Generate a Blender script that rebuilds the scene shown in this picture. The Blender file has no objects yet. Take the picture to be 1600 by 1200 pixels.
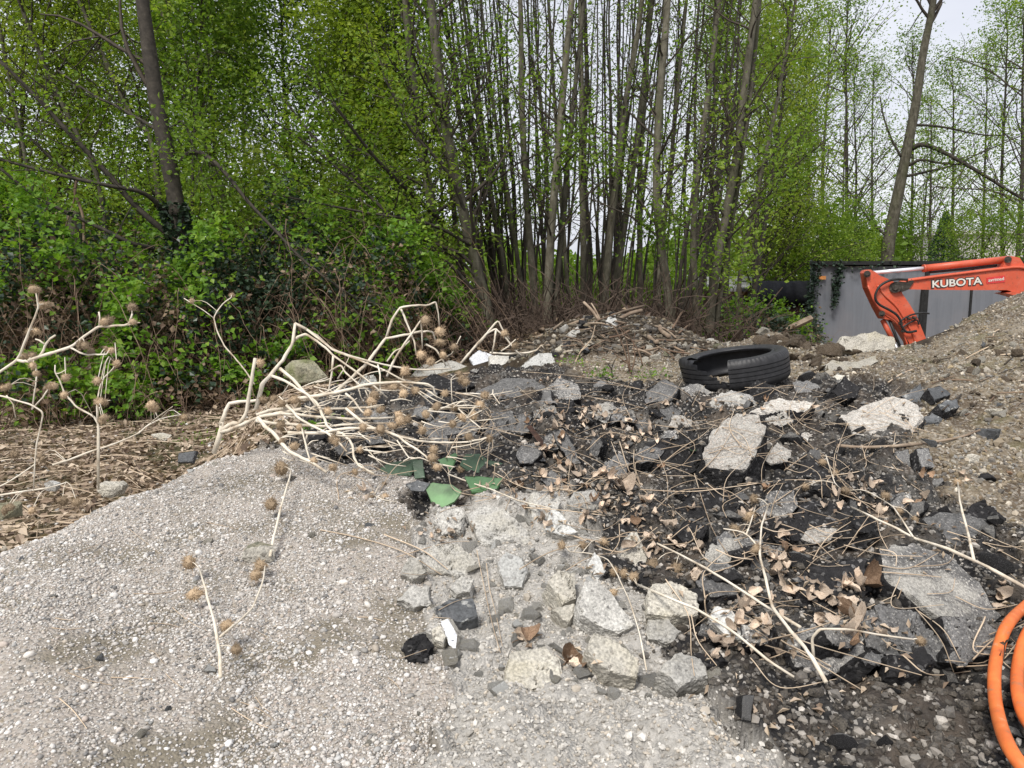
import bpy, bmesh, math, random
import numpy as np
from mathutils import Vector, Matrix, Quaternion
from mathutils.bvhtree import BVHTree

# ------------------------------------------------------------------ camera, sky, sun, exposure
scene = bpy.context.scene
col = scene.collection
EYE = 1.5
PITCH = math.radians(7.45)
F = 1186.0                                   # focal length in pixels of the 1600 px wide photograph
cd = bpy.data.cameras.new('camera')
cam = bpy.data.objects.new('camera', cd); col.objects.link(cam)
cam.location = (0, 0, EYE)
cam.rotation_euler = (math.pi/2 - PITCH, 0, 0)
cd.sensor_width = 36.0
cd.lens = 36.0*F/1600.0
cd.clip_start = 0.02
cd.clip_end = 2000
scene.camera = cam

SUN_EL, SUN_AZ = math.radians(50), math.radians(205)     # azimuth clockwise from +y
world = bpy.data.worlds.new('World'); scene.world = world
world.use_nodes = True
wn = world.node_tree.nodes; wl = world.node_tree.links
wn.clear()
wo = wn.new('ShaderNodeOutputWorld'); bg = wn.new('ShaderNodeBackground')
sky = wn.new('ShaderNodeTexSky'); sky.sky_type = 'NISHITA'; sky.sun_disc = False
sky.sun_elevation = SUN_EL; sky.sun_rotation = SUN_AZ
sky.air_density = 1.0; sky.dust_density = 4.0; sky.ozone_density = 1.0
tc = wn.new('ShaderNodeTexCoord'); mp = wn.new('ShaderNodeMapping'); mp.inputs['Scale'].default_value = (1.2, 1.2, 4.5)
nz = wn.new('ShaderNodeTexNoise'); nz.inputs['Scale'].default_value = 1.6; nz.inputs['Detail'].default_value = 6
cr = wn.new('ShaderNodeValToRGB')
cr.color_ramp.elements[0].position = 0.35; cr.color_ramp.elements[0].color = (5.7, 5.85, 6.5, 1)
cr.color_ramp.elements[1].position = 0.68; cr.color_ramp.elements[1].color = (7.6, 7.7, 8.0, 1)
mx = wn.new('ShaderNodeMixRGB'); mx.inputs[0].default_value = 0.86        # overcast: cloud cover over the clear sky
wl.new(tc.outputs['Generated'], mp.inputs[0]); wl.new(mp.outputs[0], nz.inputs['Vector'])
wl.new(nz.outputs[0], cr.inputs[0]); wl.new(sky.outputs[0], mx.inputs[1]); wl.new(cr.outputs[0], mx.inputs[2])
wl.new(mx.outputs[0], bg.inputs[0]); bg.inputs[1].default_value = 0.1
wl.new(bg.outputs[0], wo.inputs[0])

sd = bpy.data.lights.new('sun', 'SUN'); sun = bpy.data.objects.new('sun', sd); col.objects.link(sun)
sd.energy = 2.7; sd.angle = math.radians(16); sd.color = (1.0, 0.96, 0.9)
sdir = Vector((math.sin(SUN_AZ)*math.cos(SUN_EL), math.cos(SUN_AZ)*math.cos(SUN_EL), math.sin(SUN_EL)))
sun.rotation_euler = (-sdir).to_track_quat('-Z', 'Y').to_euler()
sun.location = (0, 0, 30)

scene.view_settings.view_transform = 'Standard'
scene.view_settings.look = 'None'
scene.view_settings.exposure = 0.55
scene.view_settings.gamma = 1.0
scene.cycles.max_bounces = 8
scene.cycles.transparent_max_bounces = 8
scene.render.engine = 'CYCLES'

rng = np.random.default_rng(7)
rnd = random.Random(11)

# ------------------------------------------------------------------ helpers: projection
CP, SP = math.cos(PITCH), math.sin(PITCH)
def ray(px, py):
    u = (px-800)/F; v = (600-py)/F
    return np.array([u, CP+v*SP, -SP+v*CP])
def P(px, py, Y):
    d = ray(px, py); t = Y/d[1]
    return np.array([d[0]*t, Y, EYE+d[2]*t])
def project(V):
    x = V[:, 0]; y = V[:, 1]; z = V[:, 2]-EYE
    zc = np.maximum(y*CP - z*SP, 0.05)
    vc = y*SP + z*CP
    return 800+F*x/zc, 600-F*vc/zc
def mpp(Y):                                  # metres per photo pixel at distance Y
    return Y/F

# ------------------------------------------------------------------ helpers: noise
def _hash(ix, iy, iz, seed):
    h = (ix.astype(np.int64)*374761393 + iy.astype(np.int64)*668265263 + iz.astype(np.int64)*2147483647 + seed*1274126177) & 0xFFFFFFFF
    h = ((h ^ (h >> 13))*1274126177) & 0xFFFFFFFF
    h = ((h ^ (h >> 16))*2246822519) & 0xFFFFFFFF
    return ((h ^ (h >> 15)) & 0xFFFFFF)/float(0xFFFFFF)
def vnoise(Pt, seed=0):
    Pt = np.asarray(Pt, float)
    i = np.floor(Pt).astype(np.int64); f = Pt-i; f = f*f*(3-2*f)
    r = 0
    for dx in (0, 1):
        wx = f[:, 0] if dx else 1-f[:, 0]
        for dy in (0, 1):
            wy = f[:, 1] if dy else 1-f[:, 1]
            for dz in (0, 1):
                wz = f[:, 2] if dz else 1-f[:, 2]
                r = r + wx*wy*wz*_hash(i[:, 0]+dx, i[:, 1]+dy, i[:, 2]+dz, seed)
    return r
def fbm(Pt, oc=4, seed=0):
    r = 0; a = 1; s = 0
    for k in range(oc):
        r = r + a*(vnoise(Pt*2**k, seed+k*17)-.5)*2; s += a; a *= .5
    return r/s
def inpoly(px, py, poly):
    r = np.zeros(len(px), bool); n = len(poly)
    for i in range(n):
        x0, y0 = poly[i]; x1, y1 = poly[(i+1) % n]
        if y0 == y1: continue
        c = ((py < y0) != (py < y1)) & (px < x0+(py-y0)*(x1-x0)/(y1-y0))
        r ^= c
    return r

# ------------------------------------------------------------------ helpers: meshes and objects
def make_mesh(name, V, faces, mats=(), mi=None, smooth=False, colors=None, tint=None):
    me = bpy.data.meshes.new(name)
    V = np.asarray(V, np.float32)
    faces = [np.asarray(f, np.int32) for f in faces if len(f)]
    nl = sum(f.size for f in faces); nf = sum(len(f) for f in faces)
    me.vertices.add(len(V)); me.vertices.foreach_set('co', V.ravel())
    me.loops.add(nl); me.polygons.add(nf)
    me.loops.foreach_set('vertex_index', np.concatenate([f.ravel() for f in faces]))
    tot = np.concatenate([np.full(len(f), f.shape[1], np.int32) for f in faces])
    st = np.concatenate([[0], np.cumsum(tot)[:-1]]).astype(np.int32)
    me.polygons.foreach_set('loop_start', st)
    me.polygons.foreach_set('loop_total', tot)
    for m in mats: me.materials.append(m)
    if mi is not None: me.polygons.foreach_set('material_index', np.asarray(mi, np.int32))
    me.polygons.foreach_set('use_smooth', np.full(nf, bool(smooth)))
    if colors is not None:
        for an, arr in colors.items():
            a = me.attributes.new(an, 'FLOAT_COLOR', 'POINT')
            arr = np.asarray(arr, np.float32)
            if arr.shape[1] == 3: arr = np.concatenate([arr, np.ones((len(arr), 1), np.float32)], 1)
            a.data.foreach_set('color', arr.ravel())
    if tint is not None:
        a = me.attributes.new('tint', 'FLOAT', 'POINT'); a.data.foreach_set('value', np.asarray(tint, np.float32))
    me.update(calc_edges=True); me.validate()
    return me
def link(name, me, parent=None, loc=(0, 0, 0)):
    o = bpy.data.objects.new(name, me); col.objects.link(o)
    if parent is not None: o.parent = parent
    o.location = loc
    return o
def tag(o, label=None, cat=None, group=None, kind=None):
    if label: o['label'] = label
    if cat: o['category'] = cat
    if group: o['group'] = group
    if kind: o['kind'] = kind
    return o
def thing(name, label, cat, loc=(0, 0, 0), group=None):
    o = bpy.data.objects.new(name, None); col.objects.link(o); o.location = [float(c) for c in loc]
    o.empty_display_size = .05
    return tag(o, label, cat, group)
class MB:
    """collects vertices and faces (world coordinates) for ONE mesh object"""
    def __init__(s): s.V = []; s.T = []; s.Q = []; s.n = 0; s.tint = []; s.mt = []; s.mq = []
    def add(s, V, tris=None, quads=None, tint=None, m=0):
        V = np.asarray(V, float)
        if tris is not None and len(tris): s.T.append(np.asarray(tris)+s.n); s.mt.append(np.full(len(tris), m))
        if quads is not None and len(quads): s.Q.append(np.asarray(quads)+s.n); s.mq.append(np.full(len(quads), m))
        s.V.append(V); s.n += len(V)
        s.tint.append(np.full(len(V), .5) if tint is None else np.broadcast_to(tint, (len(V),)))
    def tube(s, pts, rad, ns=6, tint=None, cap=True, m=0):
        V, Q, T = tube(pts, rad, ns, cap); s.add(V, T, Q, tint, m)
    def box(s, c, size, rot=None, m=0):
        x, y, z = [d/2 for d in size]
        V = np.array([(-x,-y,-z),(x,-y,-z),(x,y,-z),(-x,y,-z),(-x,-y,z),(x,-y,z),(x,y,z),(-x,y,z)])
        if rot is not None: V = V @ np.array(rot).T
        s.add(V+np.array(c), None, [(0,3,2,1),(4,5,6,7),(0,1,5,4),(1,2,6,5),(2,3,7,6),(3,0,4,7)], m=m)
    def prism(s, poly, vec, m=0):
        """polygon (n,3) extruded by vec"""
        A = np.asarray(poly, float); n = len(A); B = A+np.asarray(vec)
        ts = fan(A)
        tr = [tuple(t) for t in ts]+[tuple(n+np.array(t)[::-1]) for t in ts]
        s.add(np.concatenate([A, B]), tr, [(i, i+n, (i+1) % n+n, (i+1) % n) for i in range(n)], m=m)
    def build(s, name, mats, parent=None, smooth=False, origin=None):
        if not isinstance(mats, (list, tuple)): mats = [mats]
        V = np.concatenate(s.V); o = np.zeros(3)
        if parent is not None: o = np.array(parent_world(parent))
        elif origin is not None: o = np.array(origin, float)
        T = np.concatenate(s.T) if s.T else np.zeros((0, 3), int); Q = np.concatenate(s.Q) if s.Q else np.zeros((0, 4), int)
        mi = np.concatenate(([np.concatenate(s.mt)] if s.T else [])+([np.concatenate(s.mq)] if s.Q else []))
        me = make_mesh(name, V-o, [T, Q], mats, mi, smooth, tint=np.concatenate(s.tint))
        return link(name, me, parent, (0, 0, 0) if parent is not None else o)
def parent_world(o):
    v = np.zeros(3)
    while o is not None: v += np.array(o.location); o = o.parent
    return v
def fan(A):
    """triangulate a planar 3-D polygon"""
    from mathutils.geometry import tessellate_polygon
    return tessellate_polygon([[Vector(a) for a in A]])
def tube(pts, rad, ns=6, cap=True):
    pts = np.asarray(pts, float); n = len(pts); rad = np.broadcast_to(np.asarray(rad, float), (n,))
    t = np.gradient(pts, axis=0); t /= np.linalg.norm(t, axis=1)[:, None]+1e-12
    a = np.array([0, 0, 1.]) if abs(t[0, 2]) < .9 else np.array([1., 0, 0])
    N = np.zeros_like(pts); v = a-t[0]*a.dot(t[0]); N[0] = v/np.linalg.norm(v)
    for i in range(1, n):
        v = N[i-1]-t[i]*N[i-1].dot(t[i]); l = np.linalg.norm(v)
        N[i] = v/l if l > 1e-6 else N[i-1]
    B = np.cross(t, N)
    an = np.arange(ns)*2*math.pi/ns
    V = pts[:, None]+rad[:, None, None]*(np.cos(an)[None, :, None]*N[:, None]+np.sin(an)[None, :, None]*B[:, None])
    V = V.reshape(-1, 3)
    i = np.arange(n-1)[:, None]*ns; j = np.arange(ns)[None]; k = (j+1) % ns
    Q = np.stack([i+j, i+k, i+k+ns, i+j+ns], -1).reshape(-1, 4)
    T = np.zeros((0, 3), int)
    if cap:
        V = np.concatenate([V, pts[:1], pts[-1:]])
        c0, c1 = len(V)-2, len(V)-1; jj = np.arange(ns); kk = (jj+1) % ns; e = (n-1)*ns
        T = np.concatenate([np.stack([kk, jj, np.full(ns, c0)], 1), np.stack([e+jj, e+kk, np.full(ns, c1)], 1)])
    return V, Q, T
def smooth_line(pts, n):
    """Catmull-Rom through pts, n samples"""
    pts = np.asarray(pts, float)
    if len(pts) == 2: return pts[0]+(pts[1]-pts[0])*np.linspace(0, 1, n)[:, None]
    p = np.concatenate([[2*pts[0]-pts[1]], pts, [2*pts[-1]-pts[-2]]])
    t = np.linspace(0, len(pts)-1-1e-9, n); i = t.astype(int); f = (t-i)[:, None]
    a, b, c, d = p[i], p[i+1], p[i+2], p[i+3]
    return .5*((2*b)+(-a+c)*f+(2*a-5*b+4*c-d)*f**2+(-a+3*b-3*c+d)*f**3)
def leaves_np(C, size, aspect=.55, up=0.35, fold=.25, normal=None):
    """one folded four-corner leaf blade per centre: vertices, triangles"""
    n = len(C); size = np.broadcast_to(size, (n,))[:, None]
    d = rng.normal(size=(n, 3)); d[:, 2] = d[:, 2]*.6-.15; d /= np.linalg.norm(d, axis=1)[:, None]
    nn = rng.normal(size=(n, 3)); nn[:, 2] = np.abs(nn[:, 2])+up
    s = np.cross(d, nn); s /= np.linalg.norm(s, axis=1)[:, None]+1e-9
    u = np.cross(s, d)
    b = C-d*size*.5; t = C+d*size*.5
    l = C-d*size*.08+s*size*aspect*.5+u*size*fold*.5; r = C-d*size*.08-s*size*aspect*.5+u*size*fold*.5
    V = np.stack([b, l, t, r], 1).reshape(-1, 3)
    k = np.arange(n)[:, None]*4
    T = np.concatenate([k+np.array([[0, 2, 1]]), k+np.array([[0, 3, 2]])])
    return V, T
def rotmat(n=None, yaw=0., tilt=0., tiltaz=0.):
    m = Matrix.Rotation(yaw, 3, 'Z')
    m = Matrix.Rotation(tilt, 3, Vector((math.cos(tiltaz), math.sin(tiltaz), 0))) @ m
    if n is not None: m = Vector((0, 0, 1)).rotation_difference(Vector(n)).to_matrix() @ m
    return m

# ------------------------------------------------------------------ materials
def new_mat(name):
    m = bpy.data.materials.new(name); m.use_nodes = True
    nt = m.node_tree; nt.nodes.clear()
    out = nt.nodes.new('ShaderNodeOutputMaterial'); b = nt.nodes.new('ShaderNodeBsdfPrincipled')
    nt.links.new(b.outputs[0], out.inputs[0])
    return m, nt, b, out
class NB:
    def __init__(s, nt): s.nt = nt
    def n(s, typ, **kw):
        x = s.nt.nodes.new(typ)
        for k, v in kw.items(): setattr(x, k, v)
        return x
    def l(s, a, b): s.nt.links.new(a, b)
    def coord(s, kind='Object', scale=None):
        c = s.n('ShaderNodeTexCoord').outputs[kind]
        if scale is not None:
            m = s.n('ShaderNodeMapping'); m.inputs['Scale'].default_value = scale; s.l(c, m.inputs[0]); c = m.outputs[0]
        return c
    def noise(s, vec, scale, detail=4, rough=.6, out=0):
        x = s.n('ShaderNodeTexNoise'); x.inputs['Scale'].default_value = scale; x.inputs['Detail'].default_value = detail
        x.inputs['Roughness'].default_value = rough; s.l(vec, x.inputs['Vector']); return x.outputs[out]
    def voro(s, vec, scale, out='Color', feature='F1'):
        x = s.n('ShaderNodeTexVoronoi'); x.feature = feature; x.inputs['Scale'].default_value = scale
        s.l(vec, x.inputs['Vector']); return x.outputs[out]
    def ramp(s, fac, stops, interp='LINEAR'):
        r = s.n('ShaderNodeValToRGB'); e = r.color_ramp.elements; r.color_ramp.interpolation = interp
        while len(e) < len(stops): e.new(.5)
        for el, (p, c) in zip(e, stops):
            el.position = p; el.color = (*c, 1) if len(c) == 3 else c
        s.l(fac, r.inputs[0]); return r.outputs[0]
    def mix(s, fac, a, b, mode='MIX'):
        m = s.n('ShaderNodeMixRGB'); m.blend_type = mode
        for sock, v in ((m.inputs[0], fac), (m.inputs[1], a), (m.inputs[2], b)):
            if isinstance(v, (int, float)): sock.default_value = v
            elif isinstance(v, tuple): sock.default_value = (*v, 1)
            else: s.l(v, sock)
        return m.outputs[0]
    def math(s, op, a, b=0.):
        m = s.n('ShaderNodeMath'); m.operation = op
        for sock, v in zip(m.inputs, (a, b)):
            if isinstance(v, (int, float)): sock.default_value = v
            else: s.l(v, sock)
        return m.outputs[0]
    def bump(s, h, strength=.5, dist=.01, bsdf=None):
        b = s.n('ShaderNodeBump'); b.inputs['Strength'].default_value = strength; b.inputs['Distance'].default_value = dist
        s.l(h, b.inputs['Height'])
        if bsdf is not None: s.l(b.outputs[0], bsdf.inputs['Normal'])
        return b.outputs[0]
    def attr(s, name, out='Color'):
        a = s.n('ShaderNodeAttribute'); a.attribute_name = name; return a.outputs[out]
    def sep(s, c):
        x = s.n('ShaderNodeSeparateColor'); s.l(c, x.inputs[0]); return x.outputs
def g(v): return (v, v, v)

def simple(name, stops, scale=20, rough=.8, bump=.3, bdist=.004, detail=5, spec=.3, metal=0., obj_random=0., stretch=None):
    m, nt, b, out = new_mat(name); N = NB(nt)
    c = N.coord('Object', stretch)
    f = N.noise(c, scale, detail)
    k = N.ramp(f, stops)
    if obj_random:
        oi = N.n('ShaderNodeObjectInfo')
        hs = N.n('ShaderNodeHueSaturation')
        N.l(k, hs.inputs['Color'])
        v = N.math('MULTIPLY_ADD', oi.outputs['Random'], 2*obj_random); nt.nodes[-1].inputs[2].default_value = 1-obj_random
        N.l(v, hs.inputs['Value']); k = hs.outputs[0]
    N.l(k, b.inputs['Base Color']); b.inputs['Roughness'].default_value = rough
    b.inputs['Specular IOR Level'].default_value = spec; b.inputs['Metallic'].default_value = metal
    if bump: N.bump(N.noise(c, scale*2.5, 6, .7), bump, bdist, b)
    return m
def leaf_mat(name, stops, trans=.35, rough=.5):
    m, nt, b, out = new_mat(name); N = NB(nt)
    k = N.ramp(N.attr('tint', 'Fac'), stops)
    N.l(k, b.inputs['Base Color']); b.inputs['Roughness'].default_value = rough; b.inputs['Specular IOR Level'].default_value = .3
    t = N.n('ShaderNodeBsdfTranslucent'); N.l(N.mix(1., k, (1.25, 1.3, .6), 'MULTIPLY'), t.inputs[0])
    ms = N.n('ShaderNodeMixShader'); ms.inputs[0].default_value = trans
    N.l(b.outputs[0], ms.inputs[1]); N.l(t.outputs[0], ms.inputs[2]); N.l(ms.outputs[0], out.inputs[0])
    return m

def ground_material():
    m, nt, b, out = new_mat('ground_surface'); N = NB(nt)
    c = N.coord('Object')
    zo = N.sep(N.attr('zone')); z2 = N.sep(N.attr('zone_b'))
    # pale gravel
    v1 = N.sep(N.voro(c, 150)); d1 = N.voro(c, 150, 'Distance')
    grav = N.ramp(v1[0], [(0, (.10, .10, .10)), (.07, (.30, .265, .225)), (.45, (.46, .40, .35)), (.7, (.42, .39, .36)), (.9, (.58, .54, .49)), (1, (.30, .24, .16))])
    grav = N.mix(N.ramp(N.noise(c, 3.5, 4), [(.46, g(0)), (.6, g(.9))]), grav, (.13, .105, .055))
    grav = N.mix(.35, grav, (.34, .315, .28))
    # asphalt crumble
    asp = N.ramp(N.noise(c, 45, 6, .7), [(.3, (.008, .008, .009)), (.55, (.028, .027, .027)), (.75, (.075, .072, .07))])
    v2 = N.sep(N.voro(c, 120))
    asp = N.mix(N.ramp(v2[1], [(.9, g(0)), (.93, g(.8))]), asp, (.36, .34, .31))
    asp = N.mix(N.ramp(N.noise(c, 5, 5), [(.5, g(0)), (.66, g(.75))]), asp, (.13, .105, .082))
    asp = N.mix(N.ramp(N.noise(c, 3.1, 7, .7), [(.52, g(0)), (.64, g(.45))]), asp, (.23, .22, .20))
    # concrete dust
    con = N.ramp(N.noise(c, 60, 6, .7), [(.3, (.25, .24, .22)), (.6, (.46, .44, .405)), (.8, (.60, .58, .54))])
    # coarse earth with stones (right mound)
    v3 = N.sep(N.voro(c, 95))
    ear = N.ramp(N.noise(c, 18, 6, .7), [(.3, (.065, .05, .034)), (.5, (.19, .155, .11)), (.75, (.34, .29, .22))])
    ear = N.mix(N.ramp(N.noise(c, 1.3, 5), [(.45, g(0)), (.6, g(.7))]), ear, (.07, .048, .032))
    ear = N.mix(N.ramp(v3[0], [(.62, g(0)), (.75, g(.55))]), ear, N.ramp(v3[1], [(0, (.2, .2, .19)), (.5, (.38, .34, .28)), (1, (.52, .48, .42))]))
    ear = N.mix(N.ramp(N.noise(c, 2.2, 4), [(.55, g(0)), (.7, g(.6))]), ear, (.11, .11, .035))
    # leaf litter
    v4 = N.sep(N.voro(c, 28))
    lit = N.ramp(v4[0], [(0, (.04, .028, .018)), (.35, (.12, .08, .05)), (.7, (.23, .17, .115)), (1, (.36, .28, .20))])
    lit = N.mix(N.ramp(N.noise(c, 2.5, 5), [(.5, g(0)), (.62, g(.7))]), lit, (.045, .055, .02))
    # dark soil under the trees
    soi = N.ramp(N.noise(c, 12, 6, .7), [(.3, (.018, .013, .009)), (.6, (.06, .045, .03)), (.85, (.13, .1, .07))])
    k = soi
    for fac, cc in ((z2[1], lit), (z2[0], ear), (zo[1], asp), (zo[2], con), (zo[0], grav)):
        k = N.mix(fac, k, cc)
    N.l(k, b.inputs['Base Color']); b.inputs['Roughness'].default_value = .9; b.inputs['Specular IOR Level'].default_value = .2
    h = N.math('ADD', N.math('MULTIPLY', N.noise(c, 90, 8, .75), 1.), N.math('MULTIPLY', d1, -.9))
    N.bump(h, .8, .008, b)
    return m
M_GROUND = ground_material()
def pebble_material():
    m, nt, b, out = new_mat('pebble_stone'); N = NB(nt)
    c = N.coord('Object')
    k = N.mix(N.ramp(N.noise(c, 260, 4), [(.3, g(0)), (.75, g(.5))]), N.attr('stone'), (.22, .19, .15))
    N.l(k, b.inputs['Base Color']); b.inputs['Roughness'].default_value = .75; b.inputs['Specular IOR Level'].default_value = .25
    N.bump(N.noise(c, 400, 3), .3, .001, b)
    return m
M_PEB = pebble_material()
def rock_mat(name, stops, specks, speck_t, scale=22, sscale=110, bumpd=.006, stain=None):
    m, nt, b, out = new_mat(name); N = NB(nt)
    c = N.coord('Object'); oi = N.n('ShaderNodeObjectInfo')
    off = N.n('ShaderNodeVectorMath'); off.operation = 'ADD'; N.l(c, off.inputs[0])
    sc = N.n('ShaderNodeVectorMath'); sc.operation = 'SCALE'; N.l(oi.outputs['Location'], sc.inputs[0]); sc.inputs['Scale'].default_value = 3.7
    N.l(sc.outputs[0], off.inputs[1]); c = off.outputs[0]
    k = N.ramp(N.noise(c, scale, 8, .72), stops)
    v = N.sep(N.voro(c, sscale))
    k = N.mix(N.ramp(v[0], [(speck_t, g(0)), (min(.999, speck_t+.04), g(.85))]), k, N.ramp(v[1], [(0, tuple(s*.5 for s in specks)), (.6, specks), (1, tuple(min(.8, s*1.35) for s in specks))]))
    if stain: k = N.mix(N.ramp(N.noise(c, 7, 6), [(.5, g(0)), (.62, g(.75))]), k, stain)
    k = N.mix(N.ramp(N.noise(c, 150, 4), [(.35, g(.45)), (.6, g(0))]), k, g(.012))
    hs = N.n('ShaderNodeHueSaturation'); N.l(k, hs.inputs['Color'])
    v0 = N.n('ShaderNodeMath'); v0.operation = 'MULTIPLY_ADD'; N.l(oi.outputs['Random'], v0.inputs[0]); v0.inputs[1].default_value = .5; v0.inputs[2].default_value = .78
    N.l(v0.outputs[0], hs.inputs['Value'])
    N.l(hs.outputs[0], b.inputs['Base Color']); b.inputs['Roughness'].default_value = .88; b.inputs['Specular IOR Level'].default_value = .25
    h = N.math('ADD', N.noise(c, 70, 8, .75), N.math('MULTIPLY', N.voro(c, sscale, 'Distance'), -.6))
    N.bump(h, .9, bumpd, b)
    return m
M_ASP = rock_mat('broken_asphalt', [(.3, (.008, .008, .009)), (.55, (.025, .024, .025)), (.8, (.07, .068, .066))], (.16, .155, .15), .90, 40, 110, .008)
M_ASPTOP = rock_mat('weathered_asphalt', [(.3, (.075, .074, .073)), (.5, (.165, .163, .16)), (.8, (.29, .285, .28))], (.34, .33, .31), .84, 34, 300, .004)
M_LICH = rock_mat('aggregate_crusted_asphalt', [(.3, (.22, .205, .185)), (.48, (.50, .475, .43)), (.75, (.68, .66, .61))], (.52, .46, .40), .72, 40, 190, .008, None)
M_LICHM = rock_mat('half_crusted_asphalt', [(.3, (.06, .06, .06)), (.5, (.19, .186, .18)), (.72, (.42, .405, .38))], (.5, .48, .44), .80, 16, 260, .006, (.52, .50, .45))
M_CON = rock_mat('broken_concrete', [(.3, (.33, .32, .295)), (.55, (.53, .515, .475)), (.8, (.68, .665, .62))], (.30, .29, .27), .93, 16, 160, .007, (.46, .435, .37))
M_CONTOP = rock_mat('smooth_concrete', [(.3, (.44, .44, .42)), (.6, (.56, .56, .535)), (.85, (.66, .655, .62))], (.36, .35, .33), .93, 12, 100, .002)
M_WHITE = rock_mat('white_plaster', [(.3, (.62, .64, .68)), (.6, (.72, .74, .78)), (.85, (.78, .79, .82))], (.6, .6, .6), .97, 8, 60, .001)
M_TAN = rock_mat('tan_stone', [(.3, (.38, .355, .30)), (.55, (.56, .53, .46)), (.8, (.69, .66, .59))], (.40, .37, .32), .93, 14, 130, .008, (.46, .42, .32))
M_MOSS = rock_mat('mossy_stone', [(.3, (.14, .14, .09)), (.55, (.30, .28, .20)), (.8, (.44, .41, .33))], (.3, .3, .22), .9, 14, 60, .006, (.10, .12, .03))
M_SLATE = rock_mat('slate_stone', [(.3, (.06, .065, .07)), (.6, (.13, .135, .14)), (.85, (.2, .2, .2))], (.36, .36, .34), .93, 20, 90, .003)

def bark_material():
    m, nt, b, out = new_mat('alder_bark'); N = NB(nt)
    c = N.coord('Object', (1, 1, .35)); oi = N.n('ShaderNodeObjectInfo')
    k = N.ramp(N.noise(c, 14, 7, .7), [(.3, (.035, .031, .022)), (.5, (.088, .08, .058)), (.75, (.175, .162, .125))])
    band = N.noise(N.coord('Object', (1, 1, 9)), 2.2, 5, .6)
    k = N.mix(N.ramp(band, [(.55, g(0)), (.7, g(.28))]), k, (.19, .175, .14))
    k = N.mix(N.ramp(N.noise(c, 3, 4), [(.5, g(0)), (.7, g(.5))]), k, (.055, .062, .022))
    hs = N.n('ShaderNodeHueSaturation'); N.l(k, hs.inputs['Color'])
    v0 = N.n('ShaderNodeMath'); v0.operation = 'MULTIPLY_ADD'; N.l(oi.outputs['Random'], v0.inputs[0]); v0.inputs[1].default_value = .6; v0.inputs[2].default_value = .75
    N.l(v0.outputs[0], hs.inputs['Value'])
    N.l(hs.outputs[0], b.inputs['Base Color']); b.inputs['Roughness'].default_value = .85; b.inputs['Specular IOR Level'].default_value = .2
    N.bump(N.noise(c, 40, 8, .75), .8, .012, b)
    return m
M_BARK = bark_material()
M_DARKBARK = simple('dark_bark', [(.3, (.02, .017, .013)), (.6, (.05, .042, .032)), (.8, (.10, .088, .068))], 18, bump=.6)
M_TWIG = simple('twig_bark', [(.3, (.03, .024, .018)), (.7, (.075, .06, .045))], 10, bump=0)
M_CANE = simple('bramble_cane', [(.3, (.06, .036, .025)), (.5, (.15, .10, .068)), (.75, (.32, .24, .165))], 6, bump=0)
M_STRAW = simple('dry_stalk', [(.3, (.30, .225, .15)), (.48, (.60, .535, .43)), (.8, (.77, .72, .63))], 14, bump=.3, bdist=.002)
M_HAY = simple('dry_stem', [(.3, (.30, .22, .15)), (.55, (.50, .40, .29)), (.8, (.64, .55, .44))], 5, bump=0, obj_random=.25)
M_BUR = simple('bur_husk', [(.3, (.20, .14, .085)), (.55, (.40, .30, .195)), (.8, (.56, .455, .32))], 40, bump=.4, obj_random=.42)
M_DLEAF = simple('dead_leaf', [(.3, (.33, .245, .18)), (.5, (.50, .405, .315)), (.8, (.66, .575, .48))], 22, rough=.7, bump=.5, bdist=.003, obj_random=.42)
M_DLEAFB = simple('brown_dead_leaf', [(.3, (.13, .08, .05)), (.55, (.27, .175, .11)), (.8, (.42, .31, .215))], 22, rough=.7, bump=.5, bdist=.003, obj_random=.42)
M_WOOD = simple('weathered_wood', [(.3, (.12, .085, .06)), (.55, (.24, .185, .135)), (.8, (.38, .31, .235))], 7, bump=.5, stretch=(1, 1, 1), obj_random=.3)
M_LEAF = leaf_mat('fresh_leaf', [(0, (.07, .13, .016)), (.5, (.16, .26, .032)), (1, (.28, .36, .06))], .5)
M_LEAFY = leaf_mat('yellow_green_leaf', [(0, (.11, .165, .018)), (.5, (.22, .30, .035)), (1, (.34, .40, .07))], .5)
M_LEAFD = leaf_mat('catkin_and_bud', [(0, (.035, .035, .018)), (1, (.08, .085, .03))], .2)
M_IVY = leaf_mat('dark_ivy_leaf', [(0, (.012, .024, .014)), (.6, (.028, .050, .028)), (1, (.06, .085, .045))], .12, .4)
M_BRAM = leaf_mat('bramble_leaf', [(0, (.07, .15, .018)), (.5, (.14, .27, .03)), (1, (.25, .37, .05))], .45)
M_BROWNL = leaf_mat('withered_leaf', [(0, (.05, .03, .02)), (.5, (.17, .115, .075)), (1, (.34, .26, .18))], .15)
M_LITTER = leaf_mat('litter_leaf', [(0, (.07, .045, .03)), (.5, (.27, .20, .145)), (1, (.52, .43, .33))], .1)

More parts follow.
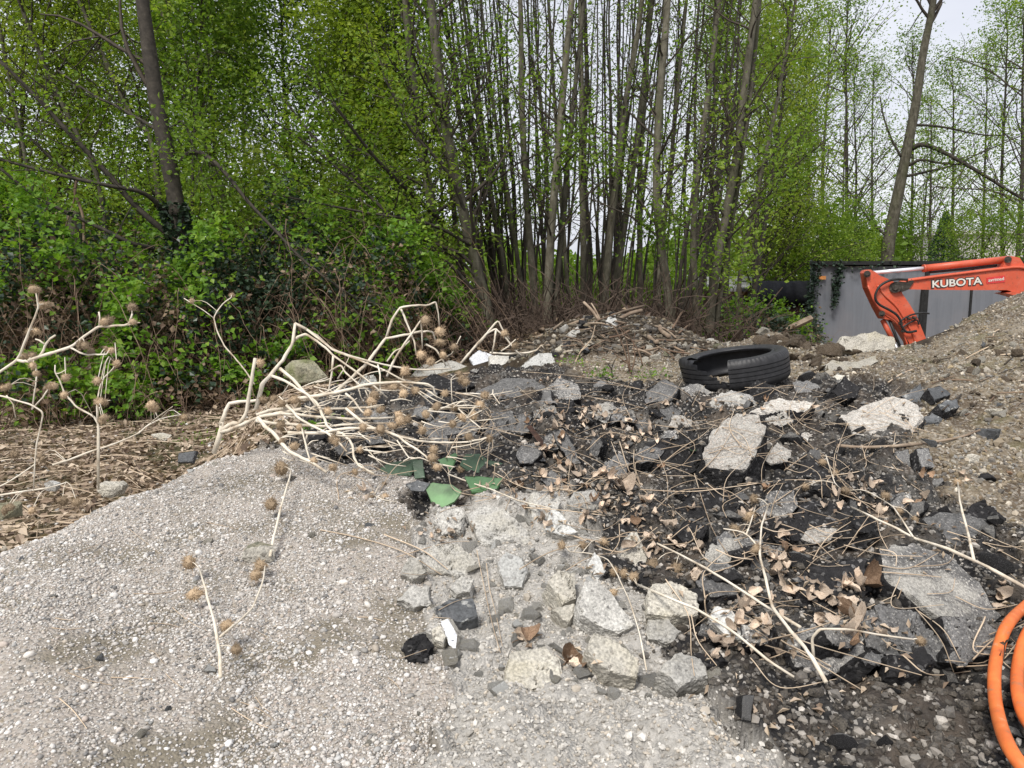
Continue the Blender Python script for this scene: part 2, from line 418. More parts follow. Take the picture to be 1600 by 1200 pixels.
# ------------------------------------------------------------------ terrain: drop below the eye by picture column and distance
COLS = {
 -900: [(.5,.9),(2,1.0),(4,1.2),(60,1.0)],
 -200: [(.5,.86),(1.2,.80),(1.7,.75),(2.4,1.15),(4,1.22),(8,1.2),(14,1.0),(40,.95)],
 0:    [(.5,.80),(1.0,.76),(1.35,.727),(1.7,.70),(2.0,.684),(2.7,1.1),(4,1.22),(8,1.2),(11,1.0),(14,.95),(40,.9)],
 165:  [(.5,.82),(1.0,.79),(1.4,.755),(1.8,.715),(2.35,.656),(3.0,1.05),(4.2,1.22),(8,1.2),(11,1.0),(40,.9)],
 330:  [(.5,.84),(1.0,.80),(1.4,.765),(1.8,.72),(2.2,.67),(2.7,.611),(3.2,.86),(4.2,1.2),(8,1.18),(11,.95),(40,.9)],
 400:  [(.5,.84),(1.0,.80),(1.4,.77),(1.8,.725),(2.2,.67),(2.7,.608),(3.1,.66),(3.6,.80),(4.6,.78),(5.8,1.15),(8,1.15),(11,.9),(40,.85)],
 500:  [(.5,.84),(1.0,.80),(1.4,.77),(1.8,.73),(2.2,.68),(2.6,.62),(3.0,.625),(3.6,.64),(4.4,.62),(5.0,.66),(6,1.12),(8,1.12),(11,.85),(40,.85)],
 600:  [(.5,.84),(1.0,.80),(1.4,.775),(1.8,.735),(2.2,.69),(2.6,.64),(3.2,.625),(3.8,.62),(4.4,.60),(5,.8),(6,1.1),(9,1.0),(11,.8),(40,.85)],
 700:  [(.5,.84),(1.0,.81),(1.4,.785),(1.8,.75),(2.2,.71),(2.6,.66),(3.2,.63),(3.8,.60),(4.6,.53),(5.2,.65),(6.5,1.0),(9,.95),(11,.75),(40,.85)],
 800:  [(.5,.85),(1.0,.81),(1.4,.78),(1.8,.74),(2.2,.70),(2.6,.665),(3.2,.62),(3.8,.58),(4.6,.52),(5.4,.62),(6.5,.82),(8,.75),(11,.7),(40,.85)],
 900:  [(.5,.85),(1.0,.81),(1.4,.78),(1.8,.74),(2.2,.70),(2.6,.665),(3.2,.62),(4.2,.555),(4.8,.55),(5.5,.61),(6.2,.63),(7,.56),(8,.36),(8.7,.37),(9.8,.72),(12,.7),(40,.85)],
 1000: [(.5,.85),(1.0,.81),(1.4,.78),(1.8,.74),(2.2,.70),(2.6,.665),(3.2,.62),(4.2,.555),(4.8,.56),(5.5,.59),(6.2,.58),(7,.49),(8,.33),(8.7,.38),(9.8,.72),(12,.72),(40,.85)],
 1100: [(.5,.85),(1.0,.81),(1.4,.78),(1.8,.74),(2.2,.70),(2.6,.665),(3.2,.61),(4.2,.56),(4.8,.585),(5.5,.60),(6.5,.55),(7.2,.47),(8.2,.62),(9.5,.8),(14,.9),(40,.95)],
 1200: [(.5,.85),(1.0,.81),(1.4,.78),(1.8,.74),(2.2,.70),(2.6,.665),(3.2,.61),(4.2,.565),(4.8,.58),(5.5,.56),(6.3,.355),(7,.7),(9.5,1.05),(14,1.4),(25,1.7),(40,1.5)],
 1300: [(.5,.85),(1.0,.82),(1.4,.79),(1.8,.75),(2.2,.71),(2.6,.675),(3.2,.62),(4.2,.56),(5,.55),(5.6,.50),(6.2,.46),(7,.8),(9.5,1.35),(14,1.7),(25,1.8),(40,1.6)],
 1400: [(.5,.86),(1.0,.83),(1.4,.79),(1.8,.76),(2.2,.72),(2.6,.69),(3.2,.635),(4.2,.555),(5,.50),(5.7,.45),(6.3,.52),(7.5,1.05),(9.5,1.5),(14,1.8),(25,1.8),(40,1.6)],
 1500: [(.5,.86),(1.0,.84),(1.4,.80),(1.8,.77),(2.2,.74),(2.6,.71),(3.2,.66),(4.2,.55),(5,.42),(5.6,.27),(6.2,.33),(7.5,.95),(9.5,1.5),(14,1.8),(25,1.8),(40,1.6)],
 1600: [(.5,.87),(1.0,.84),(1.4,.80),(1.8,.78),(2.2,.755),(2.6,.725),(3.2,.68),(4.2,.52),(5,.30),(5.8,.08),(6.5,.10),(8,.8),(9.5,1.45),(14,1.8),(25,1.8),(40,1.6)],
 1800: [(.5,.88),(1.0,.84),(1.8,.78),(2.6,.72),(3.2,.64),(4.2,.45),(5,.15),(5.8,-.1),(6.6,-.1),(8,.65),(9.5,1.4),(14,1.8),(25,1.8),(40,1.6)],
 2500: [(.5,.9),(2.6,.8),(4,.6),(6,.2),(7,.2),(9.5,1.3),(14,1.8),(40,1.6)],
}
cpx = sorted(COLS)
L0, L1, NL = math.log(.45), math.log(260.), 1060
lg = np.linspace(L0, L1, NL)
tab = np.array([np.interp(lg, [math.log(a) for a, _ in COLS[c]], [b for _, b in COLS[c]]) for c in cpx])
us = np.concatenate([np.linspace(-4, -.80, 40)[:-1], np.linspace(-.80, .80, 600), np.linspace(.80, 4, 40)[1:]])
cu = (np.array(cpx)-800)/F
def smoothcols(tab, u):
    out = np.empty((len(u), tab.shape[1]))
    i = np.clip(np.searchsorted(cu, u)-1, 0, len(cu)-2)
    f = np.clip((u-cu[i])/(cu[i+1]-cu[i]), 0, 1)
    # cubic Hermite with finite-difference slopes
    m = np.gradient(tab, cu, axis=0)
    h = (cu[i+1]-cu[i])[:, None]; f = f[:, None]
    h00 = 2*f**3-3*f**2+1; h10 = f**3-2*f**2+f; h01 = -2*f**3+3*f**2; h11 = f**3-f**2
    return h00*tab[i]+h10*h*m[i]+h01*tab[i+1]+h11*h*m[i+1]
k = np.exp(-.5*(np.arange(-24, 25)/8.)**2); k /= k.sum()
tab = np.array([np.convolve(np.pad(r, 24, 'edge'), k, 'valid') for r in tab])
D = smoothcols(tab, us)                                       # (nu, NL) drop
Yg = np.exp(lg)[None, :]*np.ones((len(us), 1)); Xg = us[:, None]*Yg
Zg = EYE-D
Vt = np.stack([Xg.ravel(), Yg.ravel(), Zg.ravel()], 1)
ppx, ppy = project(Vt)
def jit(s, a, seed):
    return a*fbm(np.stack([Vt[:, 0]/s, Vt[:, 1]/s, Vt[:, 2]*0+seed], 1), 4, seed)
# jitter in picture pixels grows with nearness
amp = 110/np.maximum(Vt[:, 1], .6)
jx = (jit(.34, 1, 3)+jit(.05, .45, 5))*amp*1.4; jy = (jit(.34, 1, 9)+jit(.05, .45, 11))*amp
JX, JY = ppx+jx, ppy+jy*.8
POLY = dict(
 gravel=[(-3000,1700),(-3000,1500),(-500,1000),(0,838),(165,763),(330,700),(430,698),(520,722),(610,748),(680,800),(640,860),(640,960),(740,1060),(700,1180),(520,1700)],
 concrete=[(650,810),(720,770),(880,780),(950,850),(1000,960),(1110,1060),(1200,1200),(1240,1700),(520,1700),(700,1180),(740,1060),(640,960)],
 asphalt=[(400,704),(440,672),(560,610),(640,575),(720,552),(850,562),(1000,600),(1230,598),(1340,590),(1440,610),(1430,700),(1450,760),(1520,830),(1600,880),(1900,1300),(1900,1700),(1240,1700),(1200,1200),(1110,1060),(1000,960),(900,800),(700,760),(600,745),(520,722)],
 dirt=[(830,590),(880,560),(1010,535),(1100,520),(1180,525),(1240,500),(1290,520),(1400,480),(1440,545),(1600,440),(4000,200),(4000,1700),(1800,1700),(1560,850),(1450,760),(1380,700),(1330,600),(1000,610)],
)
Z = {k_: inpoly(JX, JY, p) for k_, p in POLY.items()}
front = Vt[:, 1] < 8.5
gravel = Z['gravel'] & (Vt[:, 1] < 2.9)
concrete = Z['concrete'] & (Vt[:, 1] < 3) & ~gravel
asphalt = Z['asphalt'] & (Vt[:, 1] < 5.2) & ~gravel & ~concrete
debris = (np.abs(ppx-975+jx*1.2) < 165+(Vt[:, 1]-7.2)*25) & (Vt[:, 1]+jy*.01 > 6.3) & (Vt[:, 1] < 9.5)
dirt = Z['dirt'] & (Vt[:, 1] < 9) & ~asphalt & ~gravel & ~concrete & ~debris
yard = (Vt[:, 1] > 6.5) & (us.repeat(NL)+.05*fbm(np.stack([Vt[:, 0]/2, Vt[:, 1]/2, Vt[:, 1]*0+7], 1), 4, 41) > .34) & (Vt[:, 1] < 60) & ~dirt
litter = (us.repeat(NL) < -.06) & (Vt[:, 1] < 9.5) & ~gravel & ~asphalt & ~concrete & ~dirt
dirt = dirt | yard
litter = litter & ((ppx < 470) | (Vt[:, 1] > 4.3))
asphalt = asphalt | ((Vt[:, 1] < 4.6) & ~gravel & ~concrete & ~dirt & ~litter)
# fine relief by zone
def R3(s, seed): return np.stack([Vt[:, 0]/s, Vt[:, 1]/s, np.full(len(Vt), seed*3.1)], 1)
dz = .010*fbm(R3(.22, 1), 4, 1)
lump = np.abs(fbm(R3(.2, 2), 4, 2))
dz = dz + asphalt*(.17*(lump-.26)+.042*fbm(R3(.06, 5), 4, 5))*np.clip((Vt[:, 1]-.4)/1.8, .45, 1)
dz = dz + concrete*(.06*fbm(R3(.16, 26), 4, 26)+.022*fbm(R3(.045, 6), 4, 6))
dz = dz + dirt*(.06*fbm(R3(.35, 7), 5, 7)+.035*fbm(R3(.09, 8), 4, 8))
dz = dz + dirt*np.clip((Vt[:, 1]-4.6)/1.5, 0, 1)*(.10*fbm(R3(.55, 31), 4, 31)+.05*np.abs(fbm(R3(.16, 32), 4, 32)))
dz = dz + gravel*(.022*fbm(R3(.3, 21), 4, 21)+.006*fbm(R3(.05, 22), 3, 22))
dz = dz + debris*(.09*fbm(R3(.4, 10), 5, 10))
dz = dz + litter*(.03*fbm(R3(.3, 12), 5, 12))
far = np.clip((Vt[:, 1]-9)/6, 0, 1); dz = dz*(1-far) + far*.08*fbm(R3(2.5, 13), 3, 13)
Zg = (Vt[:, 2]+dz).reshape(Zg.shape)
Vt[:, 2] = Zg.ravel()
nu = len(us)
ii = np.arange(nu-1)[:, None]*NL; jj = np.arange(NL-1)[None]
Qt = np.stack([ii+jj, ii+NL+jj, ii+NL+jj+1, ii+jj+1], -1).reshape(-1, 4)
f32 = lambda b_: b_.astype(np.float32)
zone = np.stack([f32(gravel), f32(asphalt), f32(concrete), np.ones(len(Vt))], 1)
zoneb = np.stack([f32(dirt), f32(litter), f32(debris), np.ones(len(Vt))], 1)
def blur(a):
    A = a.reshape(nu, NL, 4).copy()
    for _ in range(2):
        B = A.copy(); B[1:-1, 1:-1] = (A[1:-1, 1:-1]*2+A[:-2, 1:-1]+A[2:, 1:-1]+A[1:-1, :-2]+A[1:-1, 2:])/6; A = B
    return A.reshape(-1, 4)
zone = blur(zone); zoneb = blur(zoneb)
ground = link('ground', make_mesh('ground', Vt, [Qt], [M_GROUND], smooth=True, colors={'zone': zone, 'zone_b': zoneb}))
tag(ground, 'uneven ground of gravel, broken asphalt, earth and leaf litter', 'ground', kind='structure')
ZONEG = dict(gravel=gravel.reshape(nu, NL), asphalt=asphalt.reshape(nu, NL), concrete=concrete.reshape(nu, NL),
             dirt=(dirt & ~yard).reshape(nu, NL), litter=litter.reshape(nu, NL), debris=debris.reshape(nu, NL))

def Hgrid(u, ly):
    iu = np.clip(np.searchsorted(us, u)-1, 0, nu-2); fu = np.clip((u-us[iu])/(us[iu+1]-us[iu]), 0, 1)
    q = np.clip((ly-L0)/(L1-L0)*(NL-1), 0, NL-1.001); il = q.astype(int); fl = q-il
    return (Zg[iu, il]*(1-fu)*(1-fl)+Zg[iu+1, il]*fu*(1-fl)+Zg[iu, il+1]*(1-fu)*fl+Zg[iu+1, il+1]*fu*fl)
def H(x, y):
    y = np.maximum(np.asarray(y, float), .46); return Hgrid(np.asarray(x, float)/y, np.log(y))
def normal_at(x, y, e=.03):
    n = Vector((float(H(x-e, y)-H(x+e, y)), float(H(x, y-e)-H(x, y+e)), 2*e)); n.normalize(); return n
_ts = np.exp(np.linspace(math.log(.6), math.log(120), 3000))
def hit(px, py):
    d = ray(px, py); p = d[None]*_ts[:, None]; z = EYE+p[:, 2]
    ok = z < H(p[:, 0], p[:, 1])
    i = int(np.argmax(ok)) if ok.any() else len(_ts)-1
    i0 = max(i-1, 0); a, b_ = _ts[i0], _ts[i]
    for _ in range(12):
        m_ = .5*(a+b_); q = d*m_
        if EYE+q[2] < float(H(q[0], q[1])): b_ = m_
        else: a = m_
    q = d*b_; return np.array([q[0], q[1], EYE+q[2]])

# ------------------------------------------------------------------ loose stones
def ico(sub):
    bm = bmesh.new(); bmesh.ops.create_icosphere(bm, subdivisions=sub, radius=1.)
    V = np.array([v.co[:] for v in bm.verts]); T = np.array([[v.index for v in f.verts] for f in bm.faces]); bm.free(); return V, T
ICO1, ICO2 = ico(1), ico(2)
PAL_GRAVEL = np.array([(.52,.465,.405),(.58,.525,.46),(.44,.40,.355),(.66,.62,.565),(.54,.46,.38),(.38,.35,.31),(.60,.54,.45),(.44,.445,.43),(.72,.69,.64),(.54,.51,.47),(.42,.335,.225),(.15,.155,.165),(.50,.38,.29),(.62,.57,.50),(.48,.43,.37),(.27,.26,.24)])*1.06
PAL_GRAVEL = PAL_GRAVEL*.5+PAL_GRAVEL.mean(1, keepdims=True)*.52
PAL_EARTH = np.array([(.27,.22,.155),(.20,.155,.10),(.36,.31,.24),(.25,.23,.195),(.44,.40,.33),(.15,.14,.13),(.30,.235,.14),(.16,.115,.07),(.30,.30,.29),(.22,.18,.11)])*.98
PAL_ASPH = np.array([(.010,.010,.011),(.014,.014,.014),(.022,.021,.021),(.03,.029,.029),(.05,.048,.047),(.46,.43,.39),(.11,.105,.10),(.022,.02,.019),(.016,.016,.017),(.03,.026,.023),(.19,.18,.165),(.26,.24,.215),(.08,.075,.07)])
PAL_CON = np.array([(.47,.45,.415),(.54,.52,.48),(.40,.385,.355),(.62,.60,.56),(.32,.30,.27),(.50,.45,.38)])
def sample_zone(z, n, ymax=9, ymin=.6, power=0.):
    """random ground positions in a zone, denser near the camera"""
    iu, il = np.nonzero(ZONEG[z]); yv = np.exp(lg[il]); du = np.gradient(us)[iu]
    w = du*yv**(2*power); w[(yv > ymax) | (yv < ymin) | (np.abs(us[iu]) > .95)] = 0
    w /= w.sum(); k_ = rng.choice(len(iu), n, p=w)
    u = us[iu[k_]]+rng.normal(size=n)*.0015; l = lg[il[k_]]+rng.random(n)*(lg[1]-lg[0])
    y = np.exp(l); return u*y, y
def stones(name, label, zonename, n, smin, smed, smax, pal, power=.4, ymax=9, shape=ICO1, rough=.25, flat=.65, sink=.25, patch=9., cat='gravel', smooth=True):
    x, y = sample_zone(zonename, n, ymax, power=power)
    q = fbm(np.stack([x/.28, y/.28, x*0+4], 1), 4, 33)+.35*fbm(np.stack([x/.07, y/.07, x*0], 1), 3, 34)
    w_ = rng.random(n) < .3; x = x+w_*rng.normal(size=n)*.035; y = np.maximum(y+w_*rng.normal(size=n)*.035, .55)
    keep = (q < patch) | (rng.random(n) < .3); x, y = x[keep], y[keep]; n = len(x); z = H(x, y)
    s = np.clip(smed*np.exp(rng.normal(size=n)*.42), smin, smax)*.5
    s = np.maximum(s, y*.0008)
    V0, T0 = shape; nv = len(V0)
    sc = np.stack([s*rng.uniform(.85, 1.3, n), s*rng.uniform(.7, 1., n), s*rng.uniform(flat*.75, flat*1.3, n)], 1)
    a = rng.random(n)*2*math.pi
    J = 1+rough*(rng.random((n, nv, 1))-.5)*2
    L = V0[None]*J*sc[:, None]
    # random tilt
    tx = rng.normal(size=n)*.35
    c, s_ = np.cos(tx)[:, None], np.sin(tx)[:, None]
    L = np.stack([L[..., 0], L[..., 1]*c-L[..., 2]*s_, L[..., 1]*s_+L[..., 2]*c], -1)
    c, s_ = np.cos(a)[:, None], np.sin(a)[:, None]
    L = np.stack([L[..., 0]*c-L[..., 1]*s_, L[..., 0]*s_+L[..., 1]*c, L[..., 2]], -1)
    Vw = L+np.stack([x, y, z+sc[:, 2]*(1-2*sink)*.8], 1)[:, None]
    T = (T0[None]+np.arange(n)[:, None, None]*nv).reshape(-1, 3)
    ci = pal[rng.integers(0, len(pal), n)]*rng.uniform(.75, 1.15, (n, 1))
    C = np.repeat(ci, nv, 0)
    o = link(name, make_mesh(name, Vw.reshape(-1, 3), [T], [M_PEB], smooth=smooth, colors={'stone': C}))
    return tag(o, label, cat, kind='stuff')
stones('gravel', 'pale fine gravel covering the mound in the left foreground', 'gravel', 120000, .002, .0044, .016, PAL_GRAVEL, .45, 3, patch=.13)
stones('larger_pebbles', 'larger pebbles scattered over the pale gravel mound', 'gravel', 520, .008, .0105, .021, PAL_GRAVEL, .4, 3, shape=ICO2, rough=.1)
stones('asphalt_grit', 'black and white crumbs of crushed asphalt between the chunks', 'asphalt', 30000, .003, .009, .034, PAL_ASPH, .4, 5.5, rough=.4, smooth=False, flat=.8)
stones('concrete_grit', 'grey crumbs of crushed concrete between the pale lumps', 'concrete', 16000, .002, .005, .022, PAL_CON, .3, 3, rough=.4, smooth=False, flat=.8)
stones('earth_stones', 'brown earthy gravel and stones of the mound at right', 'dirt', 46000, .004, .0105, .06, np.concatenate([PAL_EARTH, PAL_EARTH*.7, PAL_EARTH[2:5]*1.35]), .3, 9, rough=.4, patch=.12, smooth=False, flat=.85)
stones('debris_stones', 'stones and clods over the dark debris heap before the trees', 'debris', 5000, .01, .026, .09, np.concatenate([PAL_EARTH*.35, PAL_EARTH*.5, PAL_ASPH[:5], PAL_EARTH[2:5]*.9]), .3, 9.5, rough=.4, smooth=False)
stones('litter_stones', 'small stones among dead leaves on the low ground at left', 'litter', 2500, .006, .018, .05, np.concatenate([PAL_EARTH, PAL_GRAVEL[:4]]), .4, 7)

# ------------------------------------------------------------------ rubble: chunks of asphalt, concrete and stone
BVH_V, BVH_F = [], []
def roughen(bm, L, loops=4):
    for _ in range(loops):
        bmesh.ops.triangulate(bm, faces=bm.faces[:])
        es = [e for e in bm.edges if e.calc_length() > L]
        if not es: break
        bmesh.ops.subdivide_edges(bm, edges=es, cuts=1)
    bmesh.ops.triangulate(bm, faces=bm.faces[:])
def finish_chunk(bm, n, size, amp_side, amp_top, seed, frq=3.2, rimwear=1.):
    """displace a hull by noise; returns V, T, material index (0 = face along n, 1 = the rest)"""
    bm.normal_update()
    V = np.array([v.co[:] for v in bm.verts]); T = np.array([[v.index for v in f.verts] for f in bm.faces])
    fn = np.array([f.normal[:] for f in bm.faces]); top = fn @ np.array(n) > .8
    vt = np.zeros(len(V)); cnt = np.zeros(len(V))
    np.add.at(vt, T.ravel(), np.repeat(top, 3)); np.add.at(cnt, T.ravel(), 1)
    wtop = vt/np.maximum(cnt, 1)                              # 1 inside the top, 0 on sides
    q = V*(frq/size)
    dv = np.stack([fbm(q, 4, seed), fbm(q+31.3, 4, seed+1), fbm(q+77.7, 4, seed+2)], 1)
    a = (amp_side*(1-wtop)+amp_top*wtop)*size
    V = V+dv*a[:, None]
    edge = (wtop > .02) & (wtop < .98)                        # chipped rim
    ch = np.clip(fbm(q*2.6+11, 3, seed+5)+.15, 0, 1)*edge
    cen = V[wtop > .9].mean(0) if (wtop > .9).any() else V.mean(0)
    V = V+ch[:, None]*((cen-V)*.16*rimwear-np.array(n)*size*.10*rimwear)
    return V, T, np.where(top, 0, 1)
def place(name, V, T, mi, mats, label, cat, group=None, bvh=True, smooth=False):
    o0 = V.mean(0)
    o = link(name, make_mesh(name, V-o0, [T], mats, mi, smooth), None, o0)
    if bvh:
        n = sum(len(v) for v in BVH_V); BVH_V.append(V); BVH_F.append(T+n)
    return tag(o, label, cat, group)
def slab(name, label, cat, pts, th, tilt=(0, 0), mats=None, Y=None, lift=0., amp=(.05, .012), spread=1.06, seed=0, frq=3.5, group=None, bend=0.):
    """broken slab: its upper face outlined by picture points, lying on a tilted plane through the ground there"""
    pts = [tuple(p) for p in pts]
    cx = sum(p[0] for p in pts)/len(pts); cy = sum(p[1] for p in pts)/len(pts)
    c = hit(cx, cy) if Y is None else P(cx, cy, Y)
    toc = math.radians(tilt[0]); tor = math.radians(tilt[1])
    n = Vector((math.sin(tor), -math.sin(toc), math.cos(toc)*math.cos(tor))).normalized()
    n = np.array(n); lift, th = (lift*1.45+.012, th*1.35+lift*.6) if th > .01 else (lift, th); c = c+n*lift
    o = np.array([0, 0, EYE]); A = []
    for p in pts:
        d = ray(*p); t = (c-o).dot(n)/d.dot(n); A.append(o+d*t)
    A = np.array(A)
    if Vector(np.cross(A[1]-A[0], A[2]-A[0])).dot(Vector(n)) < 0 and np.sum(np.cross(A-c, np.roll(A, -1, 0)-c) @ n) < 0: A = A[::-1]
    if np.sum(np.cross(A-c, np.roll(A, -1, 0)-c) @ n) < 0: A = A[::-1]
    # ragged outline
    r_ = random.Random(seed*7+3)
    size = float(np.mean(np.linalg.norm(A-c, axis=1)))*2
    bm = bmesh.new()
    tv = [bm.verts.new(a) for a in A]
    bv = [bm.verts.new(c+(a-c)*(spread+r_.uniform(-.06, .06))-n*th*r_.uniform(.85, 1.15)) for a in A]
    k_ = len(A)
    try: bm.faces.new(tv)
    except ValueError: pass
    bm.faces.new(bv[::-1])
    for i in range(k_): bm.faces.new((tv[i], bv[i], bv[(i+1) % k_], tv[(i+1) % k_]))
    bmesh.ops.recalc_face_normals(bm, faces=bm.faces[:])
    zc = max(.8, c[1]); roughen(bm, max(size/22, zc*3.0/F), 6)
    bm.verts.index_update()
    V, T, mi = finish_chunk(bm, n, size, amp[0]*(1.5 if th > .01 else 1), amp[1]*(1.3 if th > .01 else 1), seed, frq, 1. if th > .01 else .25); bm.free()
    if bend:
        q = (V-c) @ np.array([1, 0, 0]); V = V+np.outer((q/size)**2*bend*size, n)
    return place(name, V, T, mi, mats, label, cat, group)
def hull_lump(seed, dims, npts=15, amp=.05, frq=3., cuts=10):
    r_ = random.Random(seed); bm = bmesh.new()
    for _ in range(npts):
        v = Vector((r_.uniform(-1, 1), r_.uniform(-1, 1), r_.uniform(-1, 1)))
        m_ = max(abs(v.x), abs(v.y), abs(v.z)); v *= (.75+.25*r_.random())/m_
        bm.verts.new((v.x*dims[0], v.y*dims[1], v.z*dims[2]))
    r = bmesh.ops.convex_hull(bm, input=bm.verts[:])
    bmesh.ops.delete(bm, geom=[v for v in bm.verts if not v.link_faces], context='VERTS')
    bmesh.ops.dissolve_limit(bm, angle_limit=math.radians(16), verts=bm.verts[:], edges=bm.edges[:])
    roughen(bm, 2*max(dims)/cuts, 5); bm.verts.index_update()
    V, T, mi = finish_chunk(bm, (0, 0, 1), 2*max(dims), amp, amp*.35, seed, frq); bm.free()
    return V, T, mi
def boulder(name, label, cat, px, py, w, h, mats, seed, Y=None, depth=.7, yaw=0, tilt=0, taz=0, amp=.06, sink=.15, group=None, frq=3.):
    """free standing lump w x h picture pixels, centred at px, py"""
    c = hit(px, py+h*.35) if Y is None else P(px, py, Y)
    s = mpp(c[1]); hw = w*s/2; hh = h*s/2
    V, T, mi = hull_lump(seed, (hw*1.12, hw*depth, hh*1.12), 20, amp, frq, 13)
    R = np.array(rotmat(None, yaw, tilt, taz)); V = V @ R.T
    z = (EYE+ray(px, py)[2]*c[1]/ray(px, py)[1]) if Y is not None else c[2]+hh*(1-2*sink)
    return place(name, V+np.array([c[0], c[1]+hw*depth*.5, z]), T, mi, mats, label, cat, group)

AT, AL, AM = [M_ASPTOP, M_ASP], [M_LICH, M_ASP], [M_LICHM, M_ASP]
CC, CT, CW, TN = [M_CON, M_CON], [M_CONTOP, M_CON], [M_WHITE, M_WHITE], [M_TAN, M_TAN]
S = lambda *a, **k_: slab(*a, **k_)
# --- asphalt slabs, back row near the tyre
S('asphalt_chunk', 'grey faceted asphalt chunk with a pointed top just left of the tyre', 'asphalt chunk', [(1007,612),(1040,592),(1062,604),(1050,624),(1010,632)], .09, (38,-10), AT, seed=1, lift=.05, amp=(.07,.015))
S('asphalt_chunk', 'dark asphalt chunk with white crust directly below the torn end of the tyre', 'asphalt chunk', [(1062,604),(1090,598),(1112,612),(1098,628),(1068,626)], .08, (30,15), AM, seed=2, lift=.04, amp=(.08,.03))
S('asphalt_slab', 'light grey flat asphalt slab in front of the tyre', 'asphalt slab', [(1098,646),(1112,622),(1140,608),(1172,616),(1186,630),(1165,650),(1120,655)], .07, (24,6), [M_LICHM, M_ASP], seed=3, lift=.03)
S('asphalt_chunk', 'black blocky asphalt chunk under the right half of the tyre', 'asphalt chunk', [(1170,606),(1184,594),(1210,600),(1222,622),(1200,636),(1176,630)], .08, (50,10), [M_ASP, M_ASP], seed=4, lift=.04, amp=(.07,.03))
S('asphalt_chunk', 'grey angular asphalt chunk to the right of the tyre base', 'asphalt chunk', [(1238,598),(1262,594),(1284,606),(1270,622),(1244,616)], .07, (35,8), AT, seed=5, lift=.04)
S('asphalt_chunk', 'black peaked asphalt chunk below the long pale boulder', 'asphalt chunk', [(1298,610),(1322,588),(1345,606),(1340,622),(1308,624)], .08, (48,4), [M_ASP, M_ASP], seed=6, lift=.04, amp=(.08,.04))
S('asphalt_chunk', 'dark wedge of asphalt on the earthy slope beside the pale crusted patch', 'asphalt chunk', [(1408,620),(1438,600),(1450,622),(1432,634)], .07, (45,-12), [M_SLATE, M_ASP], seed=7, lift=.04)
S('asphalt_chunk', 'dark flat asphalt piece right of the dark wedge on the slope', 'asphalt chunk', [(1448,606),(1470,602),(1488,616),(1460,626)], .05, (30,10), [M_SLATE, M_ASP], seed=8, lift=.03)
S('asphalt_chunk', 'brownish dark block at the foot of the earthy slope', 'asphalt chunk', [(1468,632),(1498,620),(1502,636),(1482,644)], .06, (25,14), [M_SLATE, M_ASP], seed=9, lift=.04)
S('asphalt_slab', 'wide pale aggregate slab lying flat at the foot of the earthy slope', 'asphalt slab', [(1312,652),(1340,632),(1390,618),(1432,632),(1446,655),(1420,676),(1360,686),(1330,676)], .07, (20,2), AL, seed=10, lift=.025, amp=(.04,.03))
S('asphalt_slab', 'large pale aggregate slab with a black broken edge in the middle of the rubble', 'asphalt slab', [(1098,706),(1112,672),(1150,645),(1186,648),(1198,668),(1196,690),(1178,718),(1160,738),(1124,732),(1102,724)], .15, (30,-4), AL, seed=11, lift=.07, amp=(.045,.02), spread=1.28)
S('asphalt_chunk', 'small pale topped block behind the large aggregate slab', 'asphalt chunk', [(1195,652),(1225,640),(1242,656),(1222,668),(1200,662)], .14, (26,-4), AL, seed=12, lift=.07, spread=1.3)
S('asphalt_chunk', 'pale crusted fragment right of the large aggregate slab edge', 'asphalt chunk', [(1192,716),(1216,692),(1238,702),(1230,720),(1205,726)], .06, (30,8), AL, seed=13, lift=.035, amp=(.06,.04))
S('asphalt_chunk', 'pale strip of crusted asphalt behind the large aggregate slab', 'asphalt chunk', [(1160,648),(1215,622),(1270,628),(1262,640),(1215,645)], .06, (18,0), AL, seed=14, lift=.02, amp=(.06,.04))
# --- middle
S('asphalt_chunk', 'grey granular asphalt chunk tilted steeply in the centre of the rubble', 'asphalt chunk', [(928,752),(945,722),(968,706),(984,722),(975,748),(950,768)], .11, (48,-14), AT, seed=15, lift=.06)
S('asphalt_slab', 'thin upright grey asphalt sliver standing in the rubble', 'asphalt slab', [(917,726),(922,690),(932,676),(941,690),(930,726)], .09, (62,-30), AT, seed=16, lift=.06)
S('asphalt_slab', 'thin slanted asphalt flake leaning left of the upright sliver', 'asphalt slab', [(862,672),(880,668),(898,700),(908,724),(894,728),(872,696)], .06, (46,-20), AT, seed=17, lift=.05)
S('asphalt_chunk', 'grey rounded asphalt chunk next to the rusty bar', 'asphalt chunk', [(806,712),(815,694),(840,690),(848,708),(832,724),(812,724)], .09, (40,6), AT, seed=18, lift=.05)
S('asphalt_slab', 'broad grey asphalt slab under the dried stalks', 'asphalt slab', [(655,700),(662,662),(690,642),(735,648),(752,668),(735,698),(695,708)], .1, (42,8), AT, seed=19, lift=.06)
S('asphalt_chunk', 'dark grey asphalt chunk right of the broad slab under the stalks', 'asphalt chunk', [(756,680),(768,645),(800,640),(812,664),(796,690)], .1, (46,10), AT, seed=20, lift=.05)
S('asphalt_slab', 'long low grey asphalt slab on the ridge behind the dried stalks', 'asphalt slab', [(742,610),(790,588),(838,590),(852,606),(800,622),(756,628)], .08, (24,0), AT, seed=21, lift=.04)
S('asphalt_chunk', 'black shiny asphalt chunk under the white plaster piece', 'asphalt chunk', [(640,600),(672,586),(722,590),(738,606),(700,616),(652,616)], .1, (34,0), [M_ASP, M_ASP], seed=22, lift=.05, amp=(.09,.05))
S('asphalt_chunk', 'dark asphalt block at the ridge below the grey concrete piece', 'asphalt chunk', [(842,612),(872,590),(905,600),(908,622),(868,632)], .08, (36,6), AM, seed=23, lift=.04)
